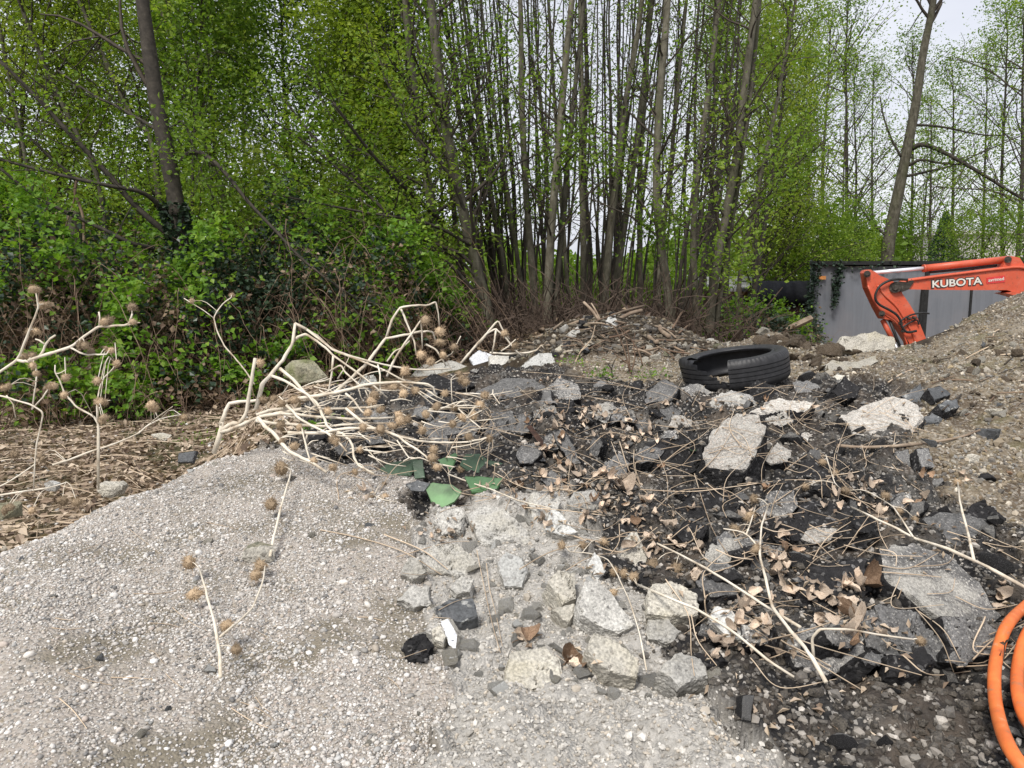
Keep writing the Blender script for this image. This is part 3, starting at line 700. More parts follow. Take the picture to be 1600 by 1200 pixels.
S('asphalt_slab', 'grey striated asphalt piece right below the steep granular chunk', 'asphalt slab', [(985,712),(1010,696),(1040,702),(1030,716),(1000,724)], .08, (30,4), AT, seed=24, lift=.04)
S('asphalt_chunk', 'small grey asphalt block behind the leaf drift in the centre', 'asphalt chunk', [(990,660),(1008,655),(1020,668),(1004,678)], .05, (36,0), AT, seed=25, lift=.03)
S('asphalt_chunk', 'grey split asphalt block below the pointed chunk by the tyre', 'asphalt chunk', [(1030,640),(1050,634),(1066,642),(1058,660),(1036,656)], .07, (40,10), AT, seed=26, lift=.04)
S('asphalt_chunk', 'flat grey asphalt flake amid dead leaves above the centre', 'asphalt chunk', [(935,652),(965,640),(975,652),(948,668)], .05, (30,-4), AT, seed=27, lift=.03)
S('asphalt_chunk', 'black lumpy asphalt mass left of the large aggregate slab', 'asphalt chunk', [(1020,722),(1045,690),(1085,680),(1100,708),(1078,740),(1036,748)], .08, (30,0), [M_ASP, M_ASP], seed=28, lift=.02, amp=(.09,.07), frq=6)
S('asphalt_chunk', 'black crumbling asphalt mass below the large aggregate slab', 'asphalt chunk', [(1060,800),(1080,766),(1130,756),(1165,780),(1140,816),(1090,822)], .07, (26,0), [M_ASP, M_ASP], seed=29, lift=.015, amp=(.09,.07), frq=6)
S('asphalt_chunk', 'dark grey asphalt chunk near the burs right of centre', 'asphalt chunk', [(1178,800),(1202,768),(1240,764),(1250,790),(1222,812)], .08, (34,8), AM, seed=30, lift=.04)
S('asphalt_chunk', 'black asphalt lump under the strands right of the large aggregate slab', 'asphalt chunk', [(1238,744),(1262,716),(1306,716),(1318,742),(1280,762)], .07, (30,4), [M_ASP, M_ASP], seed=31, lift=.03, amp=(.08,.06), frq=5)
# --- right foreground
S('asphalt_slab', 'large cracked asphalt slab with pale crust in the right foreground', 'asphalt slab', [(1372,852),(1430,850),(1490,872),(1540,915),(1560,960),(1540,1000),(1488,985),(1430,940),(1384,900)], .09, (26,14), AM, seed=32, lift=.045, amp=(.03,.02))
S('asphalt_chunk', 'smooth grey lower corner of the cracked slab beside the orange hose', 'asphalt chunk', [(1470,960),(1535,968),(1562,985),(1545,1022),(1510,1034),(1486,1008)], .09, (44,10), AT, seed=33, lift=.03)
S('asphalt_chunk', 'dark rough asphalt block in front of the cracked slab', 'asphalt chunk', [(1338,968),(1372,944),(1428,956),(1478,992),(1490,1030),(1420,1036),(1352,1010)], .1, (34,4), [M_ASPTOP, M_ASP], seed=34, lift=.03, amp=(.07,.05), frq=5)
S('asphalt_slab', 'flat layered grey asphalt piece under the pale stalk at right', 'asphalt slab', [(1440,806),(1500,800),(1568,818),(1586,842),(1540,866),(1470,850)], .05, (20,4), [M_ASPTOP, M_ASP], seed=35, lift=.03)
S('asphalt_chunk', 'small pale crusted asphalt patch between dead leaves at right', 'asphalt chunk', [(1252,840),(1270,822),(1305,824),(1306,840),(1276,852)], .05, (24,0), AL, seed=36, lift=.02, amp=(.07,.05))
S('asphalt_chunk', 'black asphalt mound behind the pale crusted patch at right', 'asphalt chunk', [(1222,818),(1260,786),(1330,790),(1362,812),(1330,836),(1262,842)], .06, (22,0), [M_ASP, M_ASP], seed=37, lift=.0, amp=(.08,.06), frq=6)
S('asphalt_chunk', 'black crumbling asphalt mass left of the cracked slab', 'asphalt chunk', [(1240,920),(1280,880),(1350,870),(1368,912),(1330,950),(1262,950)], .07, (26,0), [M_ASP, M_ASP], seed=38, lift=.01, amp=(.08,.06), frq=6)
S('asphalt_chunk', 'low dark asphalt mass with white specks at the lower right', 'asphalt chunk', [(1232,1000),(1280,965),(1340,975),(1350,1030),(1290,1056),(1240,1046)], .06, (24,0), AM, seed=39, lift=.005, amp=(.07,.06), frq=6)
S('asphalt_chunk', 'dark speckled asphalt lump below the large slabs on the right', 'asphalt chunk', [(1090,880),(1130,838),(1190,840),(1208,880),(1160,912)], .06, (26,0), AM, seed=40, lift=.005, amp=(.08,.06), frq=6)
S('asphalt_chunk', 'black wedge of asphalt on the earthy patch at the right edge', 'asphalt chunk', [(1500,800),(1540,778),(1572,808),(1550,826)], .06, (28,0), [M_ASP, M_ASP], seed=41, lift=.03)
S('asphalt_chunk', 'dark chunk under the brown stick at right', 'asphalt chunk', [(1398,706),(1420,700),(1424,728),(1406,734)], .06, (44,0), AT, seed=42, lift=.04)
S('asphalt_chunk', 'grey wedge chunk below the right end of the brown stick', 'asphalt chunk', [(1430,700),(1452,700),(1462,730),(1440,732)], .06, (40,6), AT, seed=43, lift=.035)
S('asphalt_chunk', 'smooth dark cobble half buried at the foot of the slope', 'asphalt chunk', [(1442,652),(1458,646),(1472,652),(1468,660),(1448,660)], .04, (30,0), [M_SLATE, M_SLATE], seed=44, lift=.02)
# --- concrete, foreground heap
S('concrete_chunk', 'large oblong grey concrete lump at the left of the concrete heap', 'concrete chunk', [(658,868),(682,850),(716,848),(748,876),(746,892),(712,900),(672,892)], .07, (30,8), CC, seed=50, lift=.045, amp=(.06,.04))
S('concrete_chunk', 'rough dark grey concrete lump below the green sheet', 'concrete chunk', [(676,812),(686,794),(712,788),(728,802),(722,826),(690,832)], .05, (38,0), CC, seed=51, lift=.04, amp=(.09,.07), frq=6)
S('concrete_slab', 'broad flat pale concrete slab at the top of the concrete heap', 'concrete slab', [(730,800),(756,788),(792,796),(826,830),(832,850),(780,862),(748,846)], .05, (32,-4), CC, seed=52, lift=.02, amp=(.04,.02))
S('concrete_chunk', 'nearly white blocky concrete lump in the middle of the heap', 'concrete chunk', [(778,880),(790,862),(812,868),(826,890),(818,916),(788,918)], .06, (42,-6), CT, seed=53, lift=.035, amp=(.06,.03))
S('concrete_chunk', 'pale rounded concrete lump right of the flat slab at the heap top', 'concrete chunk', [(822,786),(838,768),(866,768),(878,786),(868,806),(834,808)], .06, (36,0), CC, seed=54, lift=.045, amp=(.06,.03))
S('concrete_chunk', 'pale block beside the dead leaves at the upper right of the heap', 'concrete chunk', [(888,784),(898,766),(928,764),(940,782),(930,798),(894,798)], .06, (36,4), CC, seed=55, lift=.045, amp=(.05,.03))
S('concrete_chunk', 'smooth grey triangular concrete wedge on the heap', 'concrete chunk', [(852,828),(858,794),(872,798),(902,832),(880,838)], .05, (38,-8), CT, seed=56, lift=.03, amp=(.02,.006))
S('concrete_chunk', 'pointed tan concrete shard standing upright at the edge of the heap', 'concrete chunk', [(968,872),(986,832),(996,830),(1012,870),(1008,896),(996,900)], .04, (54,6), [M_TAN, M_CON], seed=57, lift=.045, amp=(.02,.01))
S('concrete_chunk', 'small square pale lump near the heap centre', 'concrete chunk', [(856,908),(872,892),(900,896),(900,936),(880,942)], .05, (40,8), TN, seed=58, lift=.04, amp=(.04,.02))
S('concrete_chunk', 'small triangular fragment under the square pale lump', 'concrete chunk', [(862,952),(898,942),(896,960),(888,974)], .03, (36,0), TN, seed=59, lift=.025, amp=(.03,.01))
S('concrete_slab', 'big sloping grey concrete block at the right of the heap', 'concrete slab', [(902,938),(916,906),(934,902),(968,940),(994,974),(966,990),(944,984),(910,962)], .07, (36,6), CC, seed=60, lift=.045, amp=(.04,.02))
S('concrete_chunk', 'rounded pale concrete block among the dried stalks', 'concrete chunk', [(1010,936),(1018,912),(1048,904),(1088,926),(1096,958),(1050,966),(1014,960)], .08, (30,4), TN, seed=61, lift=.05, amp=(.05,.03))
S('concrete_chunk', 'lavender grey concrete piece with a curved edge by the long stalk', 'concrete chunk', [(1108,966),(1118,946),(1142,952),(1168,984),(1172,1002),(1136,996)], .06, (36,0), CT, seed=62, lift=.045, amp=(.03,.008))
S('concrete_chunk', 'flat tan concrete block at the bottom of the heap', 'concrete chunk', [(788,1048),(798,1020),(850,1010),(874,1028),(880,1062),(830,1080),(790,1072)], .07, (28,0), TN, seed=63, lift=.03, amp=(.03,.02))
S('concrete_chunk', 'pale wedge of concrete with a sharp ridge at the bottom of the heap', 'concrete chunk', [(916,1018),(930,990),(962,998),(1000,1036),(998,1060),(952,1050)], .07, (36,8), TN, seed=64, lift=.045, amp=(.04,.02))
S('concrete_chunk', 'grey concrete piece half under the crossing stalks', 'concrete chunk', [(1010,970),(1044,966),(1064,986),(1050,1004),(1016,1000)], .06, (28,0), CC, seed=65, lift=.03, amp=(.06,.03))
S('concrete_chunk', 'pale concrete piece below the lavender piece at lower centre', 'concrete chunk', [(1030,1046),(1060,1018),(1096,1026),(1108,1056),(1060,1070)], .07, (28,4), CC, seed=66, lift=.035, amp=(.05,.03))
S('concrete_chunk', 'small knobbly grey lump left of the oblong concrete lump', 'concrete chunk', [(626,896),(640,868),(656,872),(664,894),(644,908)], .04, (40,0), CC, seed=67, lift=.035, amp=(.08,.05))
S('concrete_chunk', 'two peaked grey lump at the lower left of the heap', 'concrete chunk', [(622,936),(640,912),(668,916),(672,940),(648,950)], .04, (40,0), CC, seed=68, lift=.035, amp=(.09,.06))
S('concrete_chunk', 'small round grey lump below the oblong concrete lump', 'concrete chunk', [(702,918),(722,898),(740,902),(734,922),(712,928)], .04, (38,0), CC, seed=69, lift=.03, amp=(.07,.05))
S('slate_stone', 'flat dark slate stone with pale specks on the gravel', 'stone', [(678,948),(700,936),(738,934),(748,962),(722,972),(690,966)], .035, (34,6), [M_SLATE, M_SLATE], seed=70, lift=.03, amp=(.03,.015))
S('white_shard', 'thin white shard standing on edge in the gravel', 'shard', [(688,970),(700,966),(714,992),(712,1018),(702,1008)], .012, (58,-12), [M_WHITE, M_TAN], seed=71, lift=.03, amp=(.02,.005))
S('tan_stone', 'small yellowish stone behind the white shard', 'stone', [(674,984),(688,976),(696,994),(692,1004),(678,1000)], .03, (40,0), TN, seed=72, lift=.025)
S('earth_clod', 'dark earthy clod in the gravel beside the white shard', 'clod', [(628,1012),(640,994),(664,990),(676,1010),(664,1032),(638,1034)], .04, (34,0), [M_ASP, M_ASP], seed=73, lift=.015, amp=(.08,.06), frq=6)
S('concrete_slab', 'thin upright pale slice of concrete leaning on the sloping block', 'concrete slab', [(918,884),(930,862),(938,872),(946,892),(934,910)], .03, (48,10), CT, seed=74, lift=.04, amp=(.02,.01))
# --- pale pieces on the ridge
S('plaster_piece', 'white flat plaster piece on the ridge behind the dried stalks', 'plaster', [(733,560),(748,546),(776,557),(776,572),(748,586)], .03, (62,-8), CW, seed=80, lift=.06, amp=(.02,.004))
S('concrete_chunk', 'pale concrete block right behind the white plaster piece', 'concrete chunk', [(764,554),(795,556),(806,576),(780,582),(766,574)], .06, (45,0), CC, seed=81, lift=.06)
S('concrete_chunk', 'grey concrete piece with a slanting face at the right of the ridge', 'concrete chunk', [(808,576),(842,550),(862,550),(874,584),(846,586),(826,580)], .09, (50,4), CT, seed=82, lift=.06, amp=(.04,.015))
S('concrete_chunk', 'pale broken lump on the ridge left of the white plaster piece', 'concrete chunk', [(640,586),(660,572),(700,564),(728,572),(720,584),(668,592)], .07, (38,0), CC, seed=83, lift=.05, amp=(.06,.04))
S('concrete_chunk', 'greenish grey slab fragment behind the stalks on the left of the ridge', 'concrete chunk', [(556,600),(566,586),(584,584),(590,598),(576,606)], .05, (44,0), CT, seed=84, lift=.05)
S('boulder', 'long pale boulder balanced on the dirt in front of the excavator arm', 'boulder', [(1308,541),(1316,527),(1332,523),(1348,517),(1384,520),(1402,530),(1400,543),(1378,547),(1350,553),(1322,550)], .30, (64,0), TN, Y=5.6, seed=85, amp=(.09,.05), spread=.9, frq=4.5)
S('boulder', 'flat cream stone slab below the long pale boulder', 'boulder', [(1284,574),(1300,562),(1330,566),(1368,556),(1374,566),(1340,580),(1300,588)], .08, (30,0), TN, seed=86, lift=.03, amp=(.04,.03))
S('boulder', 'pale tan rock under the flat cream slab at the edge of the asphalt', 'boulder', [(1288,598),(1306,584),(1326,586),(1330,598),(1306,604)], .07, (34,0), TN, seed=87, lift=.02)
boulder('boulder', 'mossy rounded boulder on the low ground behind the dried stalks', 'boulder', 478, 583, 68, 42, [M_MOSS, M_MOSS], 8, Y=4.75, depth=.7, amp=.06)
boulder('stone', 'mossy tan stone half buried in the pale gravel mound', 'stone', 408, 862, 52, 38, [M_MOSS, M_TAN], 9, depth=.7, sink=.3)
boulder('stone', 'yellowish stone in the leaf litter at the left foot of the gravel mound', 'stone', 172, 766, 46, 22, TN, 10, Y=2.75, depth=.7)
boulder('stone', 'pale round stone on the low ground left of the dried stalks', 'stone', 251, 684, 28, 14, TN, 12, depth=.8)
boulder('stone', 'flat mossy stone at the very left edge of the gravel mound', 'stone', 8, 800, 34, 26, [M_MOSS, M_MOSS], 13, Y=2.5, depth=.7)
boulder('stone', 'smooth oval stone on the earthy slope at right', 'stone', 1558, 645, 24, 12, TN, 14, depth=.8)
boulder('stone', 'square tan stone on the earth near the right edge', 'stone', 1518, 718, 22, 18, TN, 15, depth=.7)
boulder('stone', 'dark brown stone at the tip of the brown stick', 'stone', 1545, 680, 36, 20, [M_SLATE, M_SLATE], 16, depth=.7)
boulder('stone', 'pale lump in the grey leaf litter left of the gravel mound', 'stone', 78, 760, 26, 16, CT, 17, Y=2.9, depth=.7)
S('grey_board', 'small dark grey board corner sticking up behind the gravel mound', 'board', [(277,722),(279,708),(306,704),(300,722)], .02, (64,0), [M_SLATE, M_SLATE], Y=3.2, seed=88, amp=(.01,.003))
# pale blocks on the debris heap
S('concrete_slab', 'pale pointed slab fragment on top of the debris heap', 'concrete slab', [(940,508),(952,494),(962,490),(966,510),(950,514)], .06, (50,0), CT, seed=90, lift=.06)
S('concrete_slab', 'grey square block on the left flank of the debris heap', 'concrete slab', [(886,522),(902,510),(908,520),(896,530)], .06, (46,0), CC, seed=91, lift=.06)
S('boulder', 'brown clay clod left on the debris heap', 'boulder', [(866,546),(876,538),(890,542),(884,552)], .06, (40,0), [M_TAN, M_TAN], seed=92, lift=.04)

def rand_slabs(n, box, sizes, mats, label, group, seed0, tl=(22, 55)):
    for i in range(n):
        px, py = rnd.uniform(box[0], box[1]), rnd.uniform(box[2], box[3])
        w = rnd.uniform(*sizes)*(py-380)/300.; h_ = w*rnd.uniform(.4, .8); k_ = rnd.randint(4, 6); a0 = rnd.uniform(0, 6.28)
        pts = [(px+w/2*math.cos(a0+2*math.pi*j/k_+rnd.uniform(-.3, .3))*rnd.uniform(.75, 1.1), py+h_/2*math.sin(a0+2*math.pi*j/k_+rnd.uniform(-.3, .3))*rnd.uniform(.75, 1.1)) for j in range(k_)]
        if any(x0-w*.5 < px < x1+w*.5 and y0-h_*.6 < py < y1+h_*.6 for x0, x1, y0, y1 in ((575, 820, 700, 800), (1098, 1240, 622, 740), (1312, 1446, 618, 686), (1372, 1560, 850, 1000), (1095, 1190, 605, 655), (1440, 1590, 800, 866), (900, 990, 680, 770), (1010, 1060, 592, 632), (1530, 1750, 880, 1250))): continue
        pts = sorted(pts, key=lambda q: math.atan2(q[1]-py, q[0]-px))
        S('asphalt_fragment', label, 'asphalt chunk', pts, rnd.uniform(.05, .09), (rnd.uniform(*tl), rnd.gauss(0, 16)), rnd.choice(mats), seed=seed0+i, lift=rnd.uniform(.015, .05), amp=(.08, .02), group=group)
rand_slabs(64, (650, 1000, 600, 770), (26, 62), [AT, AT, AM, [M_ASP, M_ASP]], 'tilted asphalt fragment in the left half of the rubble', 'asphalt fragments in the left half of the rubble', 1000)
rand_slabs(24, (1000, 1340, 600, 700), (20, 46), [AT, AM, AL, [M_ASP, M_ASP]], 'small asphalt fragment in the rubble near the tyre', 'asphalt fragments near the tyre', 1100)
rand_slabs(50, (1060, 1560, 740, 1050), (18, 46), [AM, [M_ASP, M_ASP], [M_ASP, M_ASP], AT], 'rough asphalt fragment in the right foreground rubble', 'asphalt fragments in the right foreground', 1200)
rand_slabs(14, (470, 680, 620, 730), (26, 50), [AT, [M_ASP, M_ASP]], 'dark asphalt fragment under the sprawling dried burdock', 'asphalt fragments under the burdock', 1300)
# broken green sheet
def sheet(label, pts, tilt, mat, lift, seed, Y=None, bend=.15):
    return S('green_sheet', label, 'sheet', pts, .006, tilt, [mat, mat], seed=seed, lift=lift+.035, amp=(.008, .012), spread=1.0, group='shards of a broken green sheet', frq=1.5, bend=bend, Y=Y)
def sheet_mat(name, a, b_):
    return simple(name, [(.35, a), (.6, b_), (.8, tuple(x*1.25 for x in b_))], 9, rough=.45, bump=.15, spec=.45)
M_GRN1 = sheet_mat('green_sheet_dark', (.030, .055, .032), (.052, .095, .055))
M_GRN2 = sheet_mat('green_sheet_mid', (.05, .11, .05), (.085, .185, .075))
M_GRN3 = sheet_mat('green_sheet_pale', (.11, .17, .095), (.165, .30, .14))
sheet('dark green sheet shard at the left of the shards', [(585,738),(606,724),(650,716),(656,724),(640,742),(596,744)], (40,-6), M_GRN1, .03, 100)
sheet('small dark green sheet strip behind the pale shard', [(645,720),(660,718),(664,746),(648,748)], (46,0), M_GRN1, .03, 101)
sheet('mid green sheet shard with a broken right side in the middle', [(682,720),(712,708),(716,712),(706,732),(686,736)], (44,-14), M_GRN2, .06, 102)
sheet('largest grey green sheet shard with a pointed right tip', [(718,728),(728,710),(748,708),(764,718),(798,728),(770,740),(738,738)], (40,8), M_GRN1, .06, 103)
sheet('bright green sheet shard under the pointed one', [(726,746),(748,744),(784,748),(776,764),(738,770)], (42,4), M_GRN2, .035, 104)
sheet('pale green sheet shard with a folded edge nearest the concrete', [(664,762),(676,754),(706,758),(722,770),(710,784),(688,794),(674,782)], (40,0), M_GRN3, .035, 105)
sheet('grey faded flap of the pale green shard', [(634,756),(652,750),(672,756),(662,768),(642,766)], (36,0), M_SLATE, .02, 106)

# many smaller chunks, individually
def lump_set(name, label, cat, group, zonename, n, smin, smax, matsets, seed, ymax, flat=.55, avoid=.0, ymin=.9):
    protos = []
    for i in range(7):
        V, T, mi = hull_lump(seed+i, (.5, .5*rnd.uniform(.6, 1), .5*rnd.uniform(flat*.7, flat*1.3)), 13, .05, 3.2, 8)
        protos.append(make_mesh(name, V, [T], matsets[i % len(matsets)], mi))
    x, y = sample_zone(zonename, n, ymax, ymin=ymin, power=.25); z = H(x, y)
    for i in range(n):
        qx, qy = project(np.array([[x[i], y[i], z[i]]])); s = smin*(smax/smin)**(rnd.random()**1.8)
        if 570 < qx[0] < 810 and 695 < qy[0] < 800 and s > .03: continue
        o = link(name, protos[rnd.randrange(7)], None, (x[i], y[i], z[i]+s*.12))
        o.rotation_euler = rotmat(normal_at(x[i], y[i]), rnd.uniform(0, 6.28), rnd.gauss(0, .45), rnd.uniform(0, 6.28)).to_euler()
        o.scale = (s, s*rnd.uniform(.75, 1.1), s*rnd.uniform(.8, 1.15))
        tag(o, label, cat, group)
        n_ = sum(len(v) for v in BVH_V)
lump_set('asphalt_lump', 'small angular lump of dark asphalt in the rubble', 'asphalt lump', 'small asphalt lumps in the rubble', 'asphalt', 230, .028, .12, [[M_ASPTOP, M_ASP], [M_ASP, M_ASP], [M_LICHM, M_ASP]], 200, 5.2)
lump_set('concrete_lump', 'small angular lump of pale concrete in the heap', 'concrete lump', 'small concrete lumps in the heap', 'concrete', 150, .018, .062, [CC, CT, CC, TN], 300, 2.5, ymin=1.35)
lump_set('stone', 'small stone lying on the gravel mound', 'stone', 'small stones on the gravel mound', 'gravel', 70, .012, .034, [CC, TN, [M_SLATE, M_SLATE], CT], 350, 2.7, ymin=1.2)
lump_set('loose_stone', 'small loose stone on the earthy mound', 'stone', 'loose stones on the earthy mound', 'dirt', 110, .03, .085, [TN, CC, [M_MOSS, M_TAN], [M_SLATE, M_SLATE]], 400, 8, ymin=2.6)
M_SOIL = rock_mat('brown_soil_clod', [(.3, (.05, .034, .022)), (.55, (.13, .095, .062)), (.8, (.25, .20, .14))], (.34, .31, .26), .86, 26, 120, .008)
def clods(n, cx, cy, sx, sy, s0, s1, label, group, seed, mats):
    protos = []
    for i in range(6):
        V, T, mi = hull_lump(seed+i, (.5, .5*rnd.uniform(.7, 1), .5*rnd.uniform(.5, .8)), 13, .09, 4., 9); protos.append(make_mesh('soil_clod', V, [T], [mats[i % len(mats)]]*2, mi))
    for i in range(n):
        c = hit(rnd.gauss(cx, sx), rnd.gauss(cy, sy)); s_ = s0*(s1/s0)**(rnd.random()**1.7)
        if c[1] > 9.5 or c[1] < 3.5: continue
        o = link('soil_clod', protos[rnd.randrange(6)], None, c+np.array([0, .02, s_*.1])); o.scale = (s_, s_*rnd.uniform(.7, 1), s_*rnd.uniform(.7, 1.1)); o.rotation_euler = (rnd.gauss(0, .3), rnd.gauss(0, .3), rnd.uniform(0, 6.28)); tag(o, label, 'clod', group)
clods(60, 1215, 528, 38, 14, .05, .2, 'clod or stone on the dirt ridge behind the tyre', 'earth clods behind the tyre', 600, [M_SOIL, M_SOIL, M_TAN])
clods(46, 1290, 550, 26, 14, .05, .2, 'dark brown clod of soil left of the long pale boulder', 'soil clods beside the long pale boulder', 620, [M_SOIL])
clods(40, 1010, 555, 50, 14, .04, .13, 'sandy clod on the ground between the debris heap and the tyre', 'sandy clods left of the tyre', 640, [M_TAN, M_SOIL])
clods(50, 1520, 590, 55, 45, .03, .11, 'clod or stone on the mound at right', 'earth clods on the right mound', 660, [M_SOIL, M_SOIL, M_TAN])
lump_set('dirt_clod', 'small clod or stone on the debris heap', 'clod', 'clods on the debris heap', 'debris', 60, .04, .16, [[M_MOSS, M_MOSS], [M_ASP, M_ASP], [M_SLATE, M_ASP], [M_ASP, M_ASP], [M_MOSS, M_ASP], CC, [M_ASP, M_ASP]], 500, 9)

# surface that stalks, leaves and twigs lie on: ground and big chunks
gu, gl = slice(20, nu-20, 2), slice(0, NL, 2)
gv = np.stack([(us[:, None]*Yg)[gu, gl].ravel(), Yg[gu, gl].ravel(), Zg[gu, gl].ravel()], 1)
gn0, gn1 = len(us[gu]), len(lg[gl])
a_ = np.arange(gn0-1)[:, None]*gn1+np.arange(gn1-1)[None]
gq = np.stack([a_, a_+gn1, a_+gn1+1, a_+1], -1).reshape(-1, 4)
ok_ = gv[gq[:, 0], 1] < 12; gq = gq[ok_]
cv = np.concatenate(BVH_V); cf = np.concatenate(BVH_F)
BVH = BVHTree.FromPolygons(np.concatenate([gv, cv]).tolist(), gq.tolist()+(cf+len(gv)).tolist())
ORI = Vector((0, 0, EYE))
def shit(px, py):
    """first solid surface seen at a picture point: position and normal"""
    d = Vector(ray(px, py)).normalized(); r = BVH.ray_cast(ORI, d)
    if r[0] is None: return np.array(hit(px, py)), np.array((0, 0, 1.))
    n = r[1]; n = n if n.dot(d) < 0 else -n
    return np.array(r[0]), np.array(n)

# ------------------------------------------------------------------ torn tyre
def make_tyre():
    M_RUB = simple('tyre_rubber', [(.3, (.012, .012, .013)), (.6, (.026, .026, .028)), (.85, (.05, .05, .052))], 30, rough=.55, bump=.25, bdist=.002, spec=.45)
    M_RIN = simple('tyre_inner_liner', [(.3, (.012, .012, .014)), (.7, (.03, .031, .035))], 14, rough=.5, bump=.1, spec=.4)
    R0, Wd = .302, .195
    # closed cross-section, outside then back along the inside: (radius, height), height + = upper side
    out = [(.213, .072), (.222, .086), (.245, .097), (.270, .099), (.287, .092), (.297, .078), (.301, .064)]
    for c_ in (.042, .014, -.014, -.042):
        out += [(.302, c_+.0032), (.294, c_+.0026), (.294, c_-.0026), (.302, c_-.0032)]
    out += [(.301, -.064), (.297, -.078), (.287, -.092), (.270, -.099), (.245, -.097), (.222, -.086), (.213, -.072)]
    inn = [(.219, -.070), (.232, -.082), (.262, -.086), (.282, -.072), (.288, -.04), (.288, 0), (.288, .04), (.282, .072), (.262, .086), (.232, .082), (.219, .070)]
    prof = np.array(out+inn)*np.array([1, .88]); no = len(out); npf = len(prof)
    na = 220
    az = np.linspace(0, 2*math.pi, na, endpoint=False)
    # the gap: upper wall and tread torn away here, the strip on one side sprung outward
    g0, g1 = math.radians(170), math.radians(243)
    V = np.zeros((na, npf, 3))
    for i, a in enumerate(az):
        r = prof[:, 0].copy(); h = prof[:, 1].copy()
        blk = (i % 3 == 0)
        if blk:
            for j in (3, 4, 5, no-6, no-5, no-4): r[j] -= .004
        da = (a-math.radians(186))/math.radians(26)
        spring = math.exp(-da*da)*.045*(1 if a < g1 else 0)
        r = r+spring*(.3+h*5); h = h+spring*.55*np.maximum(0., h*8+.3)
        V[i, :, 0] = r*math.cos(a); V[i, :, 1] = r*math.sin(a); V[i, :, 2] = h
    Q = []; MI = []
    for i in range(na):
        a = az[i]; i2 = (i+1) % na
        cut = 1.
        if g0 < a < g1:
            q = (a-g0)/(g1-g0); cut = .088-.145*max(0., (q-.3)/.7)**1.1
        for j in range(npf):
            j2 = (j+1) % npf
            hh = .5*(prof[j, 1]+prof[j2, 1])
            if hh > cut and j != npf-1 or (g0 < a < g1 and j == npf-1): continue
            Q.append((i*npf+j, i2*npf+j, i2*npf+j2, i*npf+j2)); MI.append(1 if no <= j < npf-1 else 0)
    Vf = V.reshape(-1, 3)
    c = P(1149, 574, 4.42)
    R = np.array((Matrix.Rotation(math.radians(-9), 3, 'Y') @ Matrix.Rotation(math.radians(1.0), 3, 'X') @ Matrix.Rotation(math.radians(3), 3, 'Z')))
    Vw = Vf @ R.T
    t = thing('tyre', 'worn black car tyre with a torn open side lying on the rubble', 'tyre', c)
    mi = np.array(MI); Q = np.array(Q)
    used = np.unique(Q[mi == 0]); mp_ = np.full(len(Vw), -1); mp_[used] = np.arange(len(used))
    link('tread_and_sidewall', make_mesh('tread_and_sidewall', Vw[used], [mp_[Q[mi == 0]]], [M_RUB], smooth=True), t).data.set_sharp_from_angle(angle=math.radians(28))
    used = np.unique(Q[mi == 1]); mp_ = np.full(len(Vw), -1); mp_[used] = np.arange(len(used))
    link('inner_liner', make_mesh('inner_liner', Vw[used], [mp_[Q[mi == 1]]], [M_RIN], smooth=True), t)
    # bead: raised ring round the upper opening
    b_ = MB(); ring = [c+R @ np.array([.216*math.cos(a), .216*math.sin(a), .073]) for a in np.linspace(math.radians(244), math.radians(529), 90)]
    b_.tube(ring, .008, 8); b_.build('bead', M_RIN, t, True)
make_tyre()

# ------------------------------------------------------------------ excavator behind the mound
def paint():
    m, nt, b, out = new_mat('orange_red_paint'); N = NB(nt); c = N.coord('Object')
    k = N.ramp(N.noise(c, 3, 5), [(.3, (.48, .075, .032)), (.6, (.58, .10, .048)), (.8, (.62, .15, .085))])
    k = N.mix(N.ramp(N.noise(c, 22, 8, .75), [(.55, g(0)), (.68, g(.8))]), k, (.20, .075, .045))
    k = N.mix(N.ramp(N.noise(N.coord('Object', (1, 1, 4)), 9, 9, .8), [(.57, g(0)), (.64, g(.6))]), k, (.30, .20, .14))
    k = N.mix(N.ramp(N.noise(c, 6, 6, .7), [(.55, g(0)), (.75, g(.35))]), k, (.42, .22, .15))
    N.l(k, b.inputs['Base Color'])
    N.l(N.ramp(N.noise(c, 8, 4), [(.3, g(.35)), (.7, g(.6))]), b.inputs['Roughness'])
    N.bump(N.noise(c, 60, 5), .08, .003, b); return m
M_OR = paint()
M_BLK = simple('black_hose_rubber', [(.3, g(.012)), (.7, g(.03))], 20, rough=.5, bump=.1)
M_STEEL = simple('greasy_steel', [(.3, (.02, .017, .014)), (.6, (.07, .06, .05)), (.8, (.18, .165, .15))], 25, rough=.5, bump=.3, metal=.3)
M_CHR = simple('chromed_rod', [(.3, (.70, .70, .75)), (.7, (.80, .80, .84))], 12, rough=.25, bump=0, metal=.25, spec=.7)
M_LET = simple('white_lettering', [(.3, (.55, .53, .47)), (.7, (.74, .72, .66))], 30, rough=.5, bump=0)
M_LETD = simple('dark_letter_outline', [(.3, (.02, .018, .018)), (.7, (.06, .05, .05))], 30, rough=.5, bump=0)
M_STK = simple('red_sticker', [(.3, (.50, .035, .035)), (.7, (.60, .06, .06))], 20, rough=.4, bump=0)
YE = 10.6
